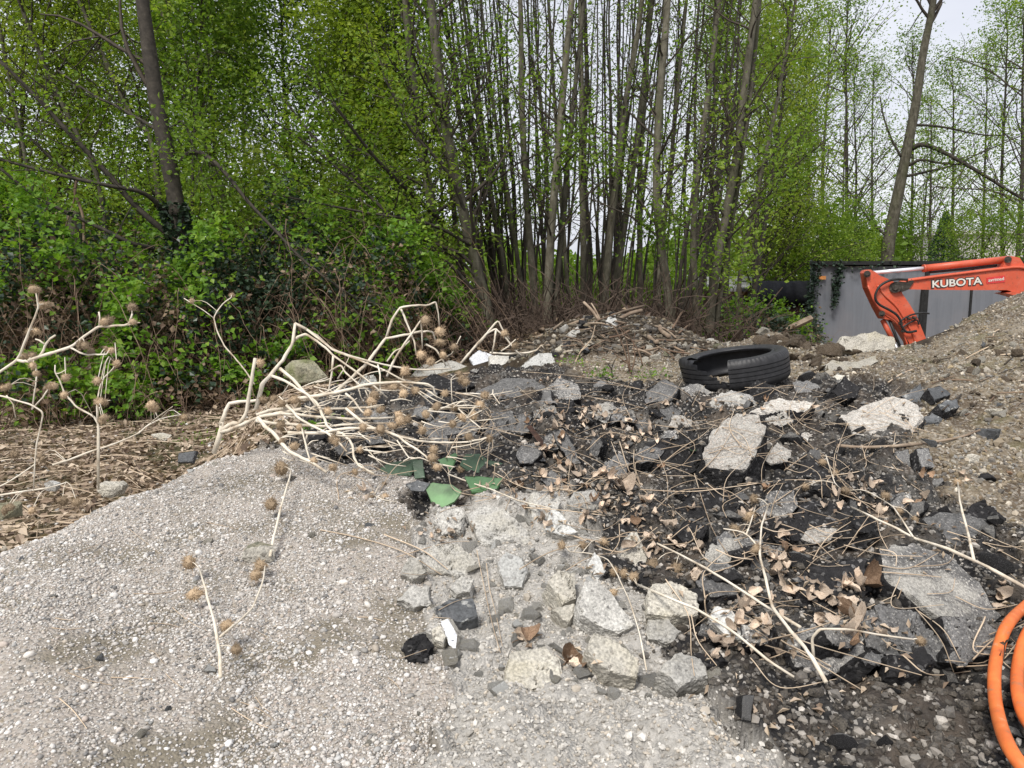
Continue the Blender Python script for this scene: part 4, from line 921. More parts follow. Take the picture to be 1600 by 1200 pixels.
def make_excavator():
    base = P(1930, 520, YE+.7); base[2] = float(H(base[0], base[1]))
    t = thing('excavator', 'orange red mini excavator with its boom reaching in front of the grey container', 'excavator', base)
    def plate(pts, y0, y1, mb, m=0):
        A = [P(px, py, YE) for px, py in pts]
        A = [np.array([a[0], YE+y0, a[2]]) for a in A]; mb.prism(A, (0, y1-y0, 0), m)
    W = .11
    boom = [(1406.6,452),(1404,447),(1408,441),(1417,436),(1472.5,428.5),(1562,417.5),(1587,414),(1602,416),(1640,428),(1690,456),(1740,510),(1770,560),(1730,575),(1700,540),(1664,500),(1630,474),(1604,464),(1583,460.5),(1574,456),(1566,453.2),(1494,453.2)]
    m = MB(); plate(boom, -W, W, m); bo = m.build('boom', M_OR, t)
    m = MB(); ln = [P(x, y, YE-W-.012) for x, y in ((1417,438.5),(1472,431),(1562,420),(1590,417.5),(1606,420))]
    m.tube(smooth_line(ln, 24), .02, 8); m.build('boom_pipe', M_OR, bo, True)
    m = MB(); plate([(1562,458),(1576,455),(1592,461),(1588,466),(1581,463)], -W-.03, W+.03, m); m.build('bracket', M_OR, bo)
    # lettering on the boom face
    def text(body, x0, y0, x1, y1, size, mat, off, name, dy):
        cu_ = bpy.data.curves.new(name, 'FONT'); cu_.body = body; cu_.size = 1.; cu_.extrude = .01; cu_.offset = off
        cu_.align_x = 'LEFT'
        o = bpy.data.objects.new(name, cu_); col.objects.link(o)
        dg = bpy.context.evaluated_depsgraph_get(); me = bpy.data.meshes.new_from_object(o.evaluated_get(dg)); bpy.data.objects.remove(o)
        v = np.array([v_.co[:] for v_ in me.vertices]); 
        a = P(x0, y0, YE); b_ = P(x1, y1, YE); wid = v[:, 0].max()-v[:, 0].min()
        ux = (b_-a)/wid; ux[1] = 0
        hgt = v[:, 1].max()-v[:, 1].min(); up = np.array([-ux[2], 0, ux[0]]); up = up/np.linalg.norm(up)*(size*mpp(YE)/hgt)
        W_ = a[None]+(v[:, :1]-v[:, 0].min())*ux+(v[:, 1:2]-v[:, 1].min())*up
        W_[:, 1] = YE-W-dy-(v[:, 2]+.01)*.2
        me.vertices.foreach_set('co', (W_-base-0).astype(np.float32).ravel()); me.materials.clear(); me.materials.append(mat); me.update()
        return link(name, me, bo)
    text('KUBOTA', 1449.5, 449.8, 1526.5, 444.2, 11.2, M_LET, .018, 'lettering', .006)
    text('KUBOTA', 1447.6, 451.4, 1528.8, 445.6, 14.2, M_LETD, .075, 'lettering_outline', .002)
    m = MB(); plate([(1533.5,434),(1562,430.5),(1562,441),(1533.5,443.5)], -W-.006, -W-.001, m); m.build('sticker', M_STK, bo)
    text('avrimed', 1536, 440.6, 1560, 437.8, 5.0, M_LET, .01, 'sticker_lettering', .008)
    # stick cylinder
    m = MB(); a, b_ = P(1443.5, 419.3, YE), P(1576, 405, YE); m.tube([a, b_], 5.3*mpp(YE), 18)
    m.tube([a+(b_-a)*-.01, a+(b_-a)*.015], 5.9*mpp(YE), 18); cy = m.build('cylinder', M_OR, t, False)
    for p_ in cy.data.polygons: p_.use_smooth = len(p_.vertices) == 4
    m = MB(); m.tube([P(1362, 426.3, YE), P(1446, 419, YE)], 2.9*mpp(YE), 14); m.build('piston_rod', M_CHR, cy, True)
    m = MB(); plate([(1562,418),(1566,404),(1577,400.5),(1588,403),(1596,415)], -.07, .07, m); m.build('lug', M_OR, cy)
    m = MB(); m.tube([P(1575, 405.5, YE-.1), P(1575, 405.5, YE+.1)], .045, 14); m.build('pin', M_STEEL, cy)
    m = MB(); m.tube(smooth_line([P(x, y, YE+.02) for x, y in ((1452,425.5),(1470,424),(1520,419),(1556,415))], 16), .016, 8); m.build('hose', M_BLK, cy, True)
    # stick
    stick = [(1348,427),(1350,423),(1355.6,421.3),(1363,425),(1369,430),(1388,438),(1401,446),(1405,458.5),(1417,476),(1428,495),(1437,517),(1447,541),(1445,548),(1419,552),(1416,535),(1409,524),(1397,506),(1386,499),(1376,498),(1366,480),(1352,450)]
    m = MB(); plate(stick, -.085, .085, m); st = m.build('stick', M_OR, t)
    m = MB(); m.tube(smooth_line([P(x, y, YE-.09) for x, y in ((1371,446),(1383,462),(1400,478),(1413,498),(1425,520),(1434,545))], 20), .016, 8)
    m.tube(smooth_line([P(x, y, YE-.09) for x, y in ((1356,446),(1369,477),(1384,492),(1400,503),(1411,521),(1420,545))], 20), .012, 8); m.build('rib', M_OR, st, True)
    for (x, y, r) in ((1355,428,.045),(1399,449,.075),(1378,490,.04),(1436,541,.05),(1425,545,.03)):
        m = MB(); m.tube([P(x, y, YE-.13), P(x, y, YE+.13)], r, 16)
        m.tube([P(x, y, YE-.15), P(x, y, YE-.12)], r*.5, 12); m.build('pin', M_STEEL, st)
    m = MB(); m.prism([np.array([P(x, y, YE)[0], YE-.14, P(x, y, YE)[2]]) for x, y in ((1390,446),(1398,440),(1410,441),(1416,436),(1420,440),(1412,452),(1402,456),(1392,453))], (0, .28, 0)); m.build('knuckle', M_STEEL, st)
    m = MB(); m.tube(smooth_line([P(x, y, YE-.15) for x, y in ((1418,437),(1400,436.5),(1387,439.5),(1374,448),(1367.5,463),(1373,475),(1390,484.5),(1401,492),(1407,501),(1410,512),(1418,519),(1432,517))], 60), .017, 8); m.build('hose', M_BLK, st, True)
    m = MB(); m.tube(smooth_line([P(x, y, YE-.13) for x, y in ((1406,504),(1412,498),(1424,492),(1440,489),(1452,490))], 20), .012, 8)
    m.tube(smooth_line([P(x, y, YE-.12) for x, y in ((1410,512),(1420,505),(1432,500),(1436,507))], 16), .012, 8); m.build('hose', M_BLK, st, True)
    for (x, y) in ((1407,505),(1411,517),(1420,497),(1428,496)):
        m = MB(); m.tube([P(x-2.5, y, YE-.14), P(x+2.5, y+1, YE-.14)], .02, 8); m.build('hose_fitting', M_STEEL, st)
    # bucket cylinder beside the stick and bucket below the mound's crest
    m = MB(); m.tube([P(1379, 500, YE), P(1397, 535, YE)], .035, 12); bc = m.build('bucket_cylinder', M_OR, t, True)
    m = MB(); m.tube([P(1390, 501, YE-.04), P(1412, 556, YE-.04)], .02, 10); m.build('hose', M_BLK, bc, True)
    m = MB(); m.tube([P(1397, 535, YE), P(1414, 572, YE)], .02, 10); m.build('piston_rod', M_CHR, bc, True)
    m = MB(); plate([(1425,545),(1448,540),(1462,566),(1452,602),(1424,616),(1404,596),(1412,570)], -.26, .26, m); m.build('bucket', M_STEEL, t)
    # house, tracks, blade (right of the picture, behind the mound)
    gx = lambda px: P(px, 500, YE)[0]
    z0 = base[2]
    for dy in (-.62, .62):
        m = MB(); L_ = 1.0; pts = []
        for k_ in range(28):
            a = 2*math.pi*k_/28; cxx = (L_-.22)*(1 if math.cos(a) > 0 else -1)
            pts.append(np.array([base[0]+cxx+.22*math.cos(a), base[1]+dy-.15, z0+.23+.22*math.sin(a)]))
        m.prism(pts, (0, .3, 0)); m.build('track', M_BLK, t)
    m = MB(); m.box((base[0], base[1], z0+.42), (1.2, 1.0, .3)); m.build('undercarriage', M_STEEL, t)
    m = MB(); m.box((base[0]+.25, base[1], z0+.92), (1.7, 1.35, .62)); bd = m.build('body', M_OR, t)
    bv = bd.modifiers.new('bevel', 'BEVEL'); bv.width = .09; bv.segments = 3
    m = MB(); m.box((base[0]-.78, base[1]-.1, z0+.8), (.5, .35, .5)); m.build('boom_bracket', M_OR, t)
    for dx, dy in ((-.3, -.55), (-.3, .55), (.75, -.55), (.75, .55)):
        m = MB(); m.box((base[0]+dx, base[1]+dy, z0+1.75), (.07, .07, 1.1)); m.build('canopy_post', M_BLK, t)
    m = MB(); m.box((base[0]+.22, base[1], z0+2.33), (1.3, 1.3, .08)); m.build('canopy', M_OR, t)
    m = MB(); m.box((base[0]+.35, base[1], z0+1.33), (.45, .5, .12)); m.box((base[0]+.58, base[1], z0+1.6), (.1, .5, .5)); m.build('seat', M_BLK, t)
make_excavator()

# ------------------------------------------------------------------ grey container, lean-to and far buildings
def wallmat(name, base_c, streak_c, dark_c):
    m, nt, b, out = new_mat(name); N = NB(nt)
    c = N.coord('Object')
    k = N.ramp(N.noise(N.coord('Object', (3, 3, .25)), 2.2, 7, .65), [(.25, streak_c), (.5, base_c), (.8, tuple(x*1.15 for x in base_c))])
    k = N.mix(N.ramp(N.noise(N.coord('Object', (5, 5, .4)), 1.3, 5), [(.55, g(0)), (.75, g(.35))]), k, dark_c)
    k = N.mix(N.ramp(N.noise(c, 1.1, 5), [(.45, g(0)), (.7, g(.4))]), k, (.22, .20, .205))
    k = N.mix(N.ramp(N.noise(N.coord('Object', (2.5, 2.5, .7)), 3., 8, .75), [(.6, g(0)), (.72, g(.6))]), k, (.10, .075, .06))
    N.l(k, b.inputs['Base Color']); b.inputs['Roughness'].default_value = .55
    N.bump(N.noise(c, 3, 4), .2, .02, b); return m
M_CONT = wallmat('grey_container_steel', (.14, .149, .168), (.105, .112, .128), (.06, .06, .06))
M_BLACK = simple('black_tar_edge', [(.3, g(.008)), (.7, g(.025))], 10, bump=.3)
M_RUST = simple('rusty_brown_wall', [(.3, (.022, .012, .010)), (.6, (.05, .024, .019)), (.8, (.09, .05, .038))], 5, bump=.3)
M_GREY = simple('grey_roof_sheet', [(.3, g(.22)), (.7, (.36, .37, .37))], 4, bump=.2)
M_TARP = simple('black_tarpaulin', [(.3, (.006, .007, .010)), (.7, (.02, .022, .03))], 6, rough=.75, bump=.5, bdist=.03)
M_PALEW = simple('pale_render', [(.3, (.50, .47, .46)), (.7, (.62, .59, .57))], .8, bump=.1)
M_AMB = simple('amber_lens', [(.3, (.55, .20, .05)), (.7, (.68, .33, .12))], 8, rough=.25, bump=0)
def make_container():
    YC = 19.
    xl = P(1268, 420, YC)[0]; xr = P(1690, 420, YC)[0]; zt = P(1400, 411, YC)[2]; zb = float(H(xl+1, YC))-.15
    t = thing('container', 'weathered grey steel container with a black top edge behind the excavator arm', 'container', ((xl+xr)/2, YC, zb))
    edges = [1268, 1449, 1520, 1690]
    for i in range(3):
        a = P(edges[i], 420, YC)[0]+.012; b_ = P(edges[i+1], 420, YC)[0]-.012
        m = MB(); m.box(((a+b_)/2, YC+.05, (zt+zb)/2-.04), (b_-a, .1, zt-zb-.08)); m.build('wall_panel', M_CONT, t)
    m = MB(); m.prism([(xl+.05, YC+.11, zb), (xr-.05, YC+.11, zb), (xr+.85, YC+2.3, zb), (xl+.95, YC+2.3, zb)], (0, 0, zt-zb-.08)); m.build('body', M_RUST, t)
    m = MB(); m.prism([(xl-.1, YC-.13, zt-.045), (xr+.1, YC-.13, zt-.045), (xr+1.0, YC+2.45, zt-.045), (xl+.9, YC+2.45, zt-.045)], (0, 0, .09)); m.build('roof_edge', M_BLACK, t)
    for e, w in ((1449, .11), (1520, .05)):
        m = MB(); m.box((P(e, 420, YC)[0], YC-.012, (zt+zb)/2-.05), (w, .05, zt-zb-.1)); m.build('seam_strip', M_BLACK, t)
    m = MB(); m.box((P(1283, 434, YC)[0], YC-.05, P(1283, 434, YC)[2]), (.17, .07, .085)); lm = m.build('marker_lamp', M_AMB, t)
    m = MB(); m.tube([P(1442, 452, YC-.12), P(1436, 520, YC-.12), P(1434, 560, YC-.12)], .05, 6); m.build('door_bar', M_BLACK, t)
    return YC, zt
YC, ZT = make_container()
def make_leanto():
    Y = 21.
    xl, xr = P(1196, 450, Y)[0], P(1272, 450, Y)[0]; zt = P(1230, 447, Y)[2]; zb = float(H(xr, Y))-.2
    t = thing('shed', 'low dark brown shed under a black tarpaulin left of the grey container', 'shed', ((xl+xr)/2, Y, zb))
    m = MB(); m.box(((xl+xr)/2, Y+.8, (zt+zb)/2), (xr-xl, 1.6, zt-zb)); m.build('wall', M_RUST, t)
    m = MB()
    for i in range(7):
        x = xl+(xr-xl)*i/6; m.box((x, Y-.02, (zt+zb)/2), (.04, .04, zt-zb))
    m.box(((xl+xr)/2, Y-.025, zt-.55), (xr-xl, .03, .05)); m.build('batten', M_RUST, t)
    # tarpaulin with a sagging hem
    n = 40; xs = np.linspace(xl-.3, xr+.2, n); hem = zt-.30-.22*vnoise(np.stack([np.arange(n)*.21, np.zeros(n), np.zeros(n)], 1), 3)-.12*rng.random(n)
    fo = vnoise(np.stack([np.arange(n)*.37, np.ones(n)*3, np.zeros(n)], 1), 6)*.16
    V = []; 
    for i in range(n): V += [(xs[i], Y+1.9, zt+.12), (xs[i], Y-.02, zt+.1+.04*math.sin(i)), (xs[i], Y-.06-fo[i], (zt+hem[i])/2), (xs[i], Y-.04-fo[i]*.8-.03*rng.random(), hem[i])]
    Q = [(i*4+j, i*4+4+j, i*4+5+j, i*4+1+j) for i in range(n-1) for j in range(3)]
    o = link('tarpaulin', make_mesh('tarpaulin', np.array(V)-np.array(t.location), [np.array(Q)], [M_TARP], smooth=True), t)
    o.modifiers.new('thick', 'SOLIDIFY').thickness = .01
    # grey roof further left
    Y2 = 23.; a, b_ = P(1120, 440, Y2)[0], P(1206, 440, Y2)[0]; z2 = P(1160, 437, Y2)[2]; zb2 = float(H(a, Y2))-.2
    t2 = thing('shed', 'shed with a pale grey sheet roof showing between the leaning stems', 'shed', ((a+b_)/2, Y2, zb2))
    m = MB(); m.box(((a+b_)/2, Y2+1, (z2-.35+zb2)/2), (b_-a-.2, 1.8, z2-.35-zb2)); m.build('wall', M_RUST, t2)
    m = MB(); m.prism([(a-.1, Y2-.3, z2-.35), (a-.1, Y2-.3, z2-.28), (a-.1, Y2+2.2, z2+.12), (a-.1, Y2+2.2, z2+.05)], (b_-a+.2, 0, 0)); m.build('roof', M_GREY, t2)
    m = MB(); m.box((P(1158, 455, Y2-.25)[0], Y2-.2, P(1158, 457, Y2-.25)[2]), (1.1, .05, .14)); m.build('fascia', simple('ochre_board', [(.3, (.22, .12, .03)), (.7, (.36, .22, .07))], 6), t2)
make_leanto()
m_ = MB(); m_.tube([P(1228, 513, 12.5)+np.array((0, 0, -.03)), P(1268, 497, 12.6)], .055, 4)
tag(m_.build('timber_beam', M_WOOD, origin=P(1228, 513, 12.5)), 'slanting pale timber beam propped before the dark shed', 'beam')
def far_building(label, px0, px1, ytop, Y, roof):
    a, b_ = P(px0, 400, Y)[0], P(px1, 400, Y)[0]; zt = P(px0, ytop, Y)[2]; zb = float(H(a, Y))-.2
    t = thing('building', label, 'building', ((a+b_)/2, Y, zb))
    m = MB(); m.box(((a+b_)/2, Y+5, (zt+zb)/2), (b_-a, 10, zt-zb)); w = m.build('wall', M_PALEW, t)
    m = MB(); m.box(((a+b_)/2, Y+5, zt+.12), (b_-a+.6, 10.6, .25)); m.build('roof', roof, t)
    nwin = max(2, int((b_-a)/3))
    for i in range(nwin):
        m = MB(); x = a+(b_-a)*(i+.5)/nwin; m.box((x, Y-.03, zb+(zt-zb)*.6), (1.3, .08, 1.1)); wi = m.build('window', M_GREY, t)
        m = MB(); m.box((x, Y-.075, zb+(zt-zb)*.6), (1.14, .03, .94)); m.build('pane', M_TARP, wi)
far_building('pale pinkish building far behind the container at the right edge', 1470, 1720, 366, 55., M_PALEW)
far_building('small white roofed building far behind the left half of the container', 1338, 1402, 391, 50., M_PALEW)

# ------------------------------------------------------------------ trees
def branch_set(p0, d0, L, r, rs, nseg=6, gravity=.0, wob=.12, curve_up=.0):
    d = np.array(d0, float); d /= np.linalg.norm(d); pts = [np.array(p0, float)]
    for i in range(nseg):
        d = d+rs.normal(size=3)*wob+np.array([0, 0, curve_up-gravity]); d /= np.linalg.norm(d)
        pts.append(pts[-1]+d*L/nseg)
    return np.array(pts)
def tree(name, label, group, p0, p1, Ht, r0, lf=1200, lsize=.05, nb=26, f0=.3, blen=1.6, mat=None, spread=.16, elev=(25, 60), wob=.05, limbs=(), sagp=None, twigs=3, cluster=2, cat='tree', dark_fruit=0, mid=None, bark=None, lowlen=1.):
    rs = np.random.default_rng(abs(hash((round(p0[0]*100), round(p0[1]*100)))) % (2**31))
    p0 = np.array(p0, float); p1 = np.array(p1, float)
    p0[2] = float(H(p0[0], p0[1]))-.12
    t = thing(name, label, cat, p0, group)
    d = (p1-p0); d = d/max(d[2], .1)
    if mid is not None: ctl = [p0]+[np.array(q) for q in mid]+[p1]
    else: ctl = [p0, p0+(p1-p0)*.33+rs.normal(size=3)*.05*np.array([1, 1, 0]), p0+(p1-p0)*.66+rs.normal(size=3)*.05*np.array([1, 1, 0]), p1]
    end = np.array(ctl[-1]); ld = (ctl[-1]-ctl[-2])/max((ctl[-1]-ctl[-2])[2], .1)
    while end[2]-p0[2] < Ht:
        end = end+(ld*.8+np.array([0, 0, .2]))*1.2+rs.normal(size=3)*wob*np.array([1, 1, 0]); ctl.append(end.copy())
    n = 26; tr = smooth_line(ctl, n)
    hh = (tr[:, 2]-p0[2])/Ht
    rad = r0*np.clip(1-.80*hh, .10, 1)*(1+.35*np.exp(-np.clip(tr[:, 2]-p0[2], 0, 9)/.18))*(1+rs.normal(size=n)*.025)
    tw = MB(); tw.tube(tr, rad, 12 if r0 > .05 else 7); LP = []; LR = []
    for i in range(nb):
        f = f0+(1-f0)*(i+rs.random())/nb; f = min(f, .985)
        k_ = f*(n-1); a = int(k_); q = tr[a]+(tr[min(a+1, n-1)]-tr[a])*(k_-a)
        az = rs.random()*2*math.pi; el = math.radians(rs.uniform(*elev)+f*15)
        L = blen*(1.15-f)*rs.uniform(.55, 1.2)*(lowlen if f < .4 else 1)
        bp = branch_set(q, (math.cos(az)*math.cos(el), math.sin(az)*math.cos(el), math.sin(el)), L, 0, rs, 6, 0, .14, .03)
        rb = max(.0045, min(r0*.35, .010+.012*L*r0/.08)*(1.1-f*.6))
        tw.tube(bp, np.linspace(rb, rb*.25, len(bp)), 4, cap=False, m=1)
        LP.append(bp[2:]); 
        for j in range(twigs):
            s_ = bp[rs.integers(1, 6)]; dd = rs.normal(size=3)*.8+(bp[-1]-bp[0])/max(L, .1)
            tp = branch_set(s_, dd, L*rs.uniform(.25, .5), 0, rs, 4, .0, .2, .02)
            tw.tube(tp, np.linspace(rb*.4, rb*.2, 5), 3, cap=False, m=1); LP.append(tp[1:])
    tw.build('trunk', [bark or M_BARK, M_TWIG], t, True)
    for lp, w0 in limbs:
        m = MB(); pl = smooth_line(lp, 22); L = np.linalg.norm(np.diff(pl, axis=0), axis=1).sum()
        m.tube(pl, np.linspace(w0, w0*.4, 22), 7)
        for j in range(int(10+L*3)):
            s_ = pl[rs.integers(3, 22)]; dd = rs.normal(size=3)*.8+(pl[-1]-pl[0])/L*.8+np.array([0, 0, .25])
            tp = branch_set(s_, dd, rs.uniform(.25, .8), 0, rs, 4, .0, .2, .02)
            m.tube(tp, np.linspace(w0*.22, w0*.08, 5), 3, cap=False); LP.append(tp[1:])
        m.build('limb', M_DARKBARK, t, True); LP += [pl[6:]]*(2 if w0 > .02 else 14)
    if lf and LP:
        A = np.concatenate(LP); nc = max(1, lf//cluster)
        C = A[rs.integers(0, len(A), nc)]+rs.normal(size=(nc, 3))*spread
        C = np.repeat(C, cluster, 0)+rs.normal(size=(nc*cluster, 3))*lsize*.9
        sz = lsize*rs.uniform(.55, 1.25, len(C))
        V, T = leaves_np(C, sz, .62)
        tn = np.repeat(np.clip(.5+.45*fbm(C*1.1, 2, 3)+rs.normal(size=len(C))*.17, 0, 1), 4)
        mi = np.zeros(len(T), int); mats = [mat or M_LEAF]
        if dark_fruit:
            C = A[rs.integers(0, len(A), dark_fruit)]+rs.normal(size=(dark_fruit, 3))*.08
            V2, T2 = leaves_np(C, .028*rs.uniform(.7, 1.5, len(C)), .5)
            T = np.concatenate([T, T2+len(V)]); V = np.concatenate([V, V2]); tn = np.concatenate([tn, rs.random(len(V2))])
            mi = np.concatenate([mi, np.ones(len(T2), int)]); mats.append(M_LEAFD)
        link('crown', make_mesh('crown', V-p0, [T], mats, mi, tint=tn), t)
    return t
def ground_at(px, Y):
    x = P(px, 500, Y)[0]; return np.array([x, Y, float(H(x, Y))])
# prominent stems of the grove: label, base px, Y, top px at the picture's upper edge (y=150), width px, middle points (px,py)
GROVE = [
 ('leaning alder, left of the two thickest stems near the middle of the photo', 697, 10.6, 648, 20, [(690,430),(671,300),(657,220)], 1500),
 ('stoutest leaning alder rooted behind the white plaster piece', 773, 10.0, 690, 23, [(757,470),(727,345),(702,225)], 1300),
 ('slim alder just left of the leaning stout one, partly hidden', 668, 12.2, 612, 14, [(648,330),(628,240)], 1200),
 ('straight alder right of the stout leaning one, curving slightly left', 838, 11.6, 815, 14, [(833,440),(822,300)], 700),
 ('alder with a paired stem rooted at the left foot of the debris heap', 855, 10.3, 879, 17, [(856,470),(862,350),(872,240)], 700),
 ('thinner right stem of the pair at the left foot of the debris heap', 866, 10.45, 897, 12, [(868,470),(878,350),(888,240)], 500),
 ('dark straight alder in the middle of the gap of open sky', 911, 12.5, 909, 13, [(912,400),(909,260)], 500),
 ('alder behind the debris heap leaning right at its top', 943, 12.0, 979, 14, [(947,440),(957,330),(970,220)], 500),
 ('alder right of the heap top with a strong lean to the right', 957, 12.6, 1004, 14, [(966,420),(985,290)], 500),
 ('grey alder behind the heap, third from the right of the thick ones', 1000, 13.2, 1008, 11, [(1000,420),(1000,260)], 450),
 ('smooth alder bowed to the right at its foot right of the debris heap', 1052, 9.9, 1031, 17, [(1046,470),(1035,400),(1026,300),(1028,210)], 700),
 ('speckled pale alder between the bowed one and the forked pair', 1092, 10.1, 1106, 13, [(1086,450),(1083,370),(1092,260)], 600),
 ('pale stout left stem of the leaning pair near the dark shed', 1110, 9.8, 1162, 17, [(1112,470),(1128,370),(1150,250)], 900),
 ('pale slender right stem of the leaning pair near the dark shed', 1119, 9.9, 1172, 11, [(1122,480),(1143,350),(1160,240)], 700),
 ('thin dark alder leaning right beyond the leaning pair', 1148, 12.0, 1216, 10, [(1158,420),(1188,280)], 900),
 ('slim alder between the stout leaning one and the straight one', 800, 12.0, 742, 10, [(788,420),(763,280)], 500),
 ('narrow grey alder leaning left in front of the open sky', 824, 12.6, 768, 9, [(812,430),(790,280)], 400),
 ('narrow dark alder left of the gap of open sky', 892, 13.0, 866, 9, [(885,430),(875,280)], 400),
 ('mossy alder half hidden behind the bowed one', 1030, 12.4, 1058, 10, [(1030,430),(1046,280)], 500),
]
LIMBS = {
 4: [([(862,300),(880,255),(930,240),(985,252),(1040,272)], 2.2), ([(866,250),(885,235),(905,215)], 1.6)],
 10: [([(1028,300),(1050,302),(1085,288),(1118,272)], 2.), ([(1032,352),(1045,345),(1058,338)], 1.8), ([(1040,400),(1020,370),(1000,362)], 1.6)],
 3: [([(826,330),(846,272),(884,238)], 2.)],
 11: [([(1083,440),(1110,420),(1140,412),(1170,415)], 1.8)],
 0: [([(690,345),(640,300),(585,245),(520,160)], 8.), ([(688,385),(620,330),(500,225),(440,150)], 8.5), ([(680,300),(600,255),(540,215),(470,100)], 6.), ([(692,400),(640,385),(590,370),(430,300)], 5.5), ([(694,430),(660,400),(600,394),(540,396),(470,420)], 5)],
 1: [([(757,475),(700,410),(610,335),(500,240),(430,190)], 6.5), ([(740,385),(670,350),(560,330),(425,303)], 6), ([(730,340),(700,270),(640,200),(600,120)], 6), ([(752,440),(700,395),(640,398),(560,420),(520,470)], 5)],
 2: [([(645,330),(590,290),(480,245),(400,190)], 5), ([(640,300),(560,300),(470,300),(420,303)], 4.5)],
 12: [([(1130,380),(1180,330),(1230,270),(1290,220)], 4), ([(1140,300),(1190,260),(1260,190)], 3.5)],
}
for i, (lab, bx, Y, tx, w, mid, lf) in enumerate(GROVE):
    b_ = ground_at(bx, Y); tp = P(tx, 150, Y)
    md = [P(px, py, Y+rnd.uniform(-.08, .08)) for px, py in mid]
    lim = []
    for pts, wl_ in LIMBS.get(i, []):
        k_ = len(pts); dY = rnd.uniform(-1.6, .3)
        lim.append(([P(px, py, Y+dY*j/(k_-1)) for j, (px, py) in enumerate(pts)], wl_*mpp(Y)/2))
    dense = i < 3
    tree('alder_tree', lab, 'young alders of the grove', b_, tp, rnd.uniform(8.5, 11), w*.87*mpp(Y)/2, lf=int(lf*(5.0 if dense else 1.9)), nb=34 if dense else 30, f0=.12 if dense else .17,
         blen=2.0 if dense else 1.25, limbs=lim, mid=md, lsize=.062, mat=M_LEAF, dark_fruit=500, cluster=4)
# the many thin poles behind
for i in range(78):
    Y = rnd.uniform(11.5, 17); px = rnd.choice([rnd.gauss(900, 95), rnd.uniform(745, 1130), rnd.gauss(830, 50), rnd.uniform(930, 1090)])
    b_ = ground_at(px, Y); lean = (px-905)*.28+rnd.gauss(0, 22)
    tp = P(px+lean, 150, Y); w = rnd.uniform(2.6, 6.4)
    tree('alder_pole', 'thin dark alder pole among the crowded stems behind the debris heap', 'thin alder poles of the grove', b_, tp, rnd.uniform(7, 10.5), w*mpp(Y)/2,
         lf=int(260*rnd.uniform(.4, 1.6)), nb=15, f0=.15, blen=.9, twigs=3, lsize=.045, mat=M_LEAF, dark_fruit=300, cluster=4, bark=M_DARKBARK)
# poles at the left of the grove, behind the tangle of limbs
for i in range(16):
    Y = rnd.uniform(12, 17); px = rnd.uniform(640, 790)
    b_ = ground_at(px, Y); tp = P(px-rnd.uniform(30, 75), 150, Y)
    tree('alder_pole', 'thin leaning alder pole at the left flank of the grove', 'leaning poles at the left of the grove', b_, tp, rnd.uniform(7, 10), rnd.uniform(5, 9)*mpp(Y)/2,
         lf=900, nb=22, f0=.15, blen=1.2, lsize=.05, mat=M_LEAF, cluster=3, bark=M_DARKBARK)
# the big leaning tree at the left, with long low limbs
Y = 8.6
def PL(pts, Ys): return [P(px, py, y) for (px, py), y in zip(pts, Ys)]
limbs = [
 (PL([(296,392),(220,330),(165,268),(110,210),(55,150),(0,95)], (Y,8.5,8.4,8.3,8.2,8.1)), 4.2*mpp(Y)),
 (PL([(250,205),(215,185),(180,165),(145,148),(90,110)], (Y,8.7,8.8,8.9,9.)), 2.6*mpp(Y)),
 (PL([(283,254),(293,241),(312,238),(345,262),(385,312),(430,360),(480,412),(560,470)], (Y,8.5,8.4,8.3,8.2,8.1,8.,8.)), 3.2*mpp(Y)),
 (PL([(262,335),(225,302),(170,290),(100,275),(0,249),(-60,235)], (Y,8.3,8.1,8.,7.9,7.8)), 3.0*mpp(Y)),
 (PL([(240,388),(205,380),(160,358),(100,330),(50,303),(0,263),(-70,210)], (8.4,8.2,8.1,8.,7.9,7.8,7.7)), 3.0*mpp(Y)),
 (PL([(120,282),(85,252),(45,215),(0,185),(-60,140)], (8.8,8.7,8.6,8.5,8.4)), 2.6*mpp(Y)),
 (PL([(268,200),(285,190),(300,222),(320,280),(350,330)], (8.6,8.5,8.5,8.4,8.3)), 1.4*mpp(Y)),
]
tree('maple_tree', 'big leaning tree with ivy at its foot and long low limbs at left', None, ground_at(296, Y), P(243, 150, Y), 10.5, 14.5*mpp(Y), lf=3500, lsize=.06, nb=24, f0=.36, blen=2.2,
     mid=[P(290, 420, Y), P(272, 300, Y), P(258, 225, Y)], limbs=[(a_, b_*1.25) for a_, b_ in limbs], mat=M_LEAF, cluster=3, bark=M_DARKBARK)
def snag():
    Y = 8.9; t0 = ground_at(120, Y); t = thing('tree_stump', 'broken off pale stump in the brambles at left with vine stems on it', 'stump', t0)
    m = MB(); m.tube(smooth_line([t0, P(120, 450, Y), P(119, 390, Y), P(114, 330, Y)], 16), np.linspace(13, 9.5, 16)*mpp(Y)*(1+.08*rng.normal(size=16)), 12); m.build('trunk', M_BARK, t, True)
    m = MB(); m.tube(smooth_line(PL([(130,430),(131,350),(124,320),(117,300),(121,277)], (8.7,)*5), 20), 2.2*mpp(Y), 6)
    m.tube(smooth_line(PL([(94,395),(104,350),(116,312),(120,282)], (8.65,)*4), 16), 1.2*mpp(Y), 5); m.build('vine_stem', M_CANE, t, True)
snag()
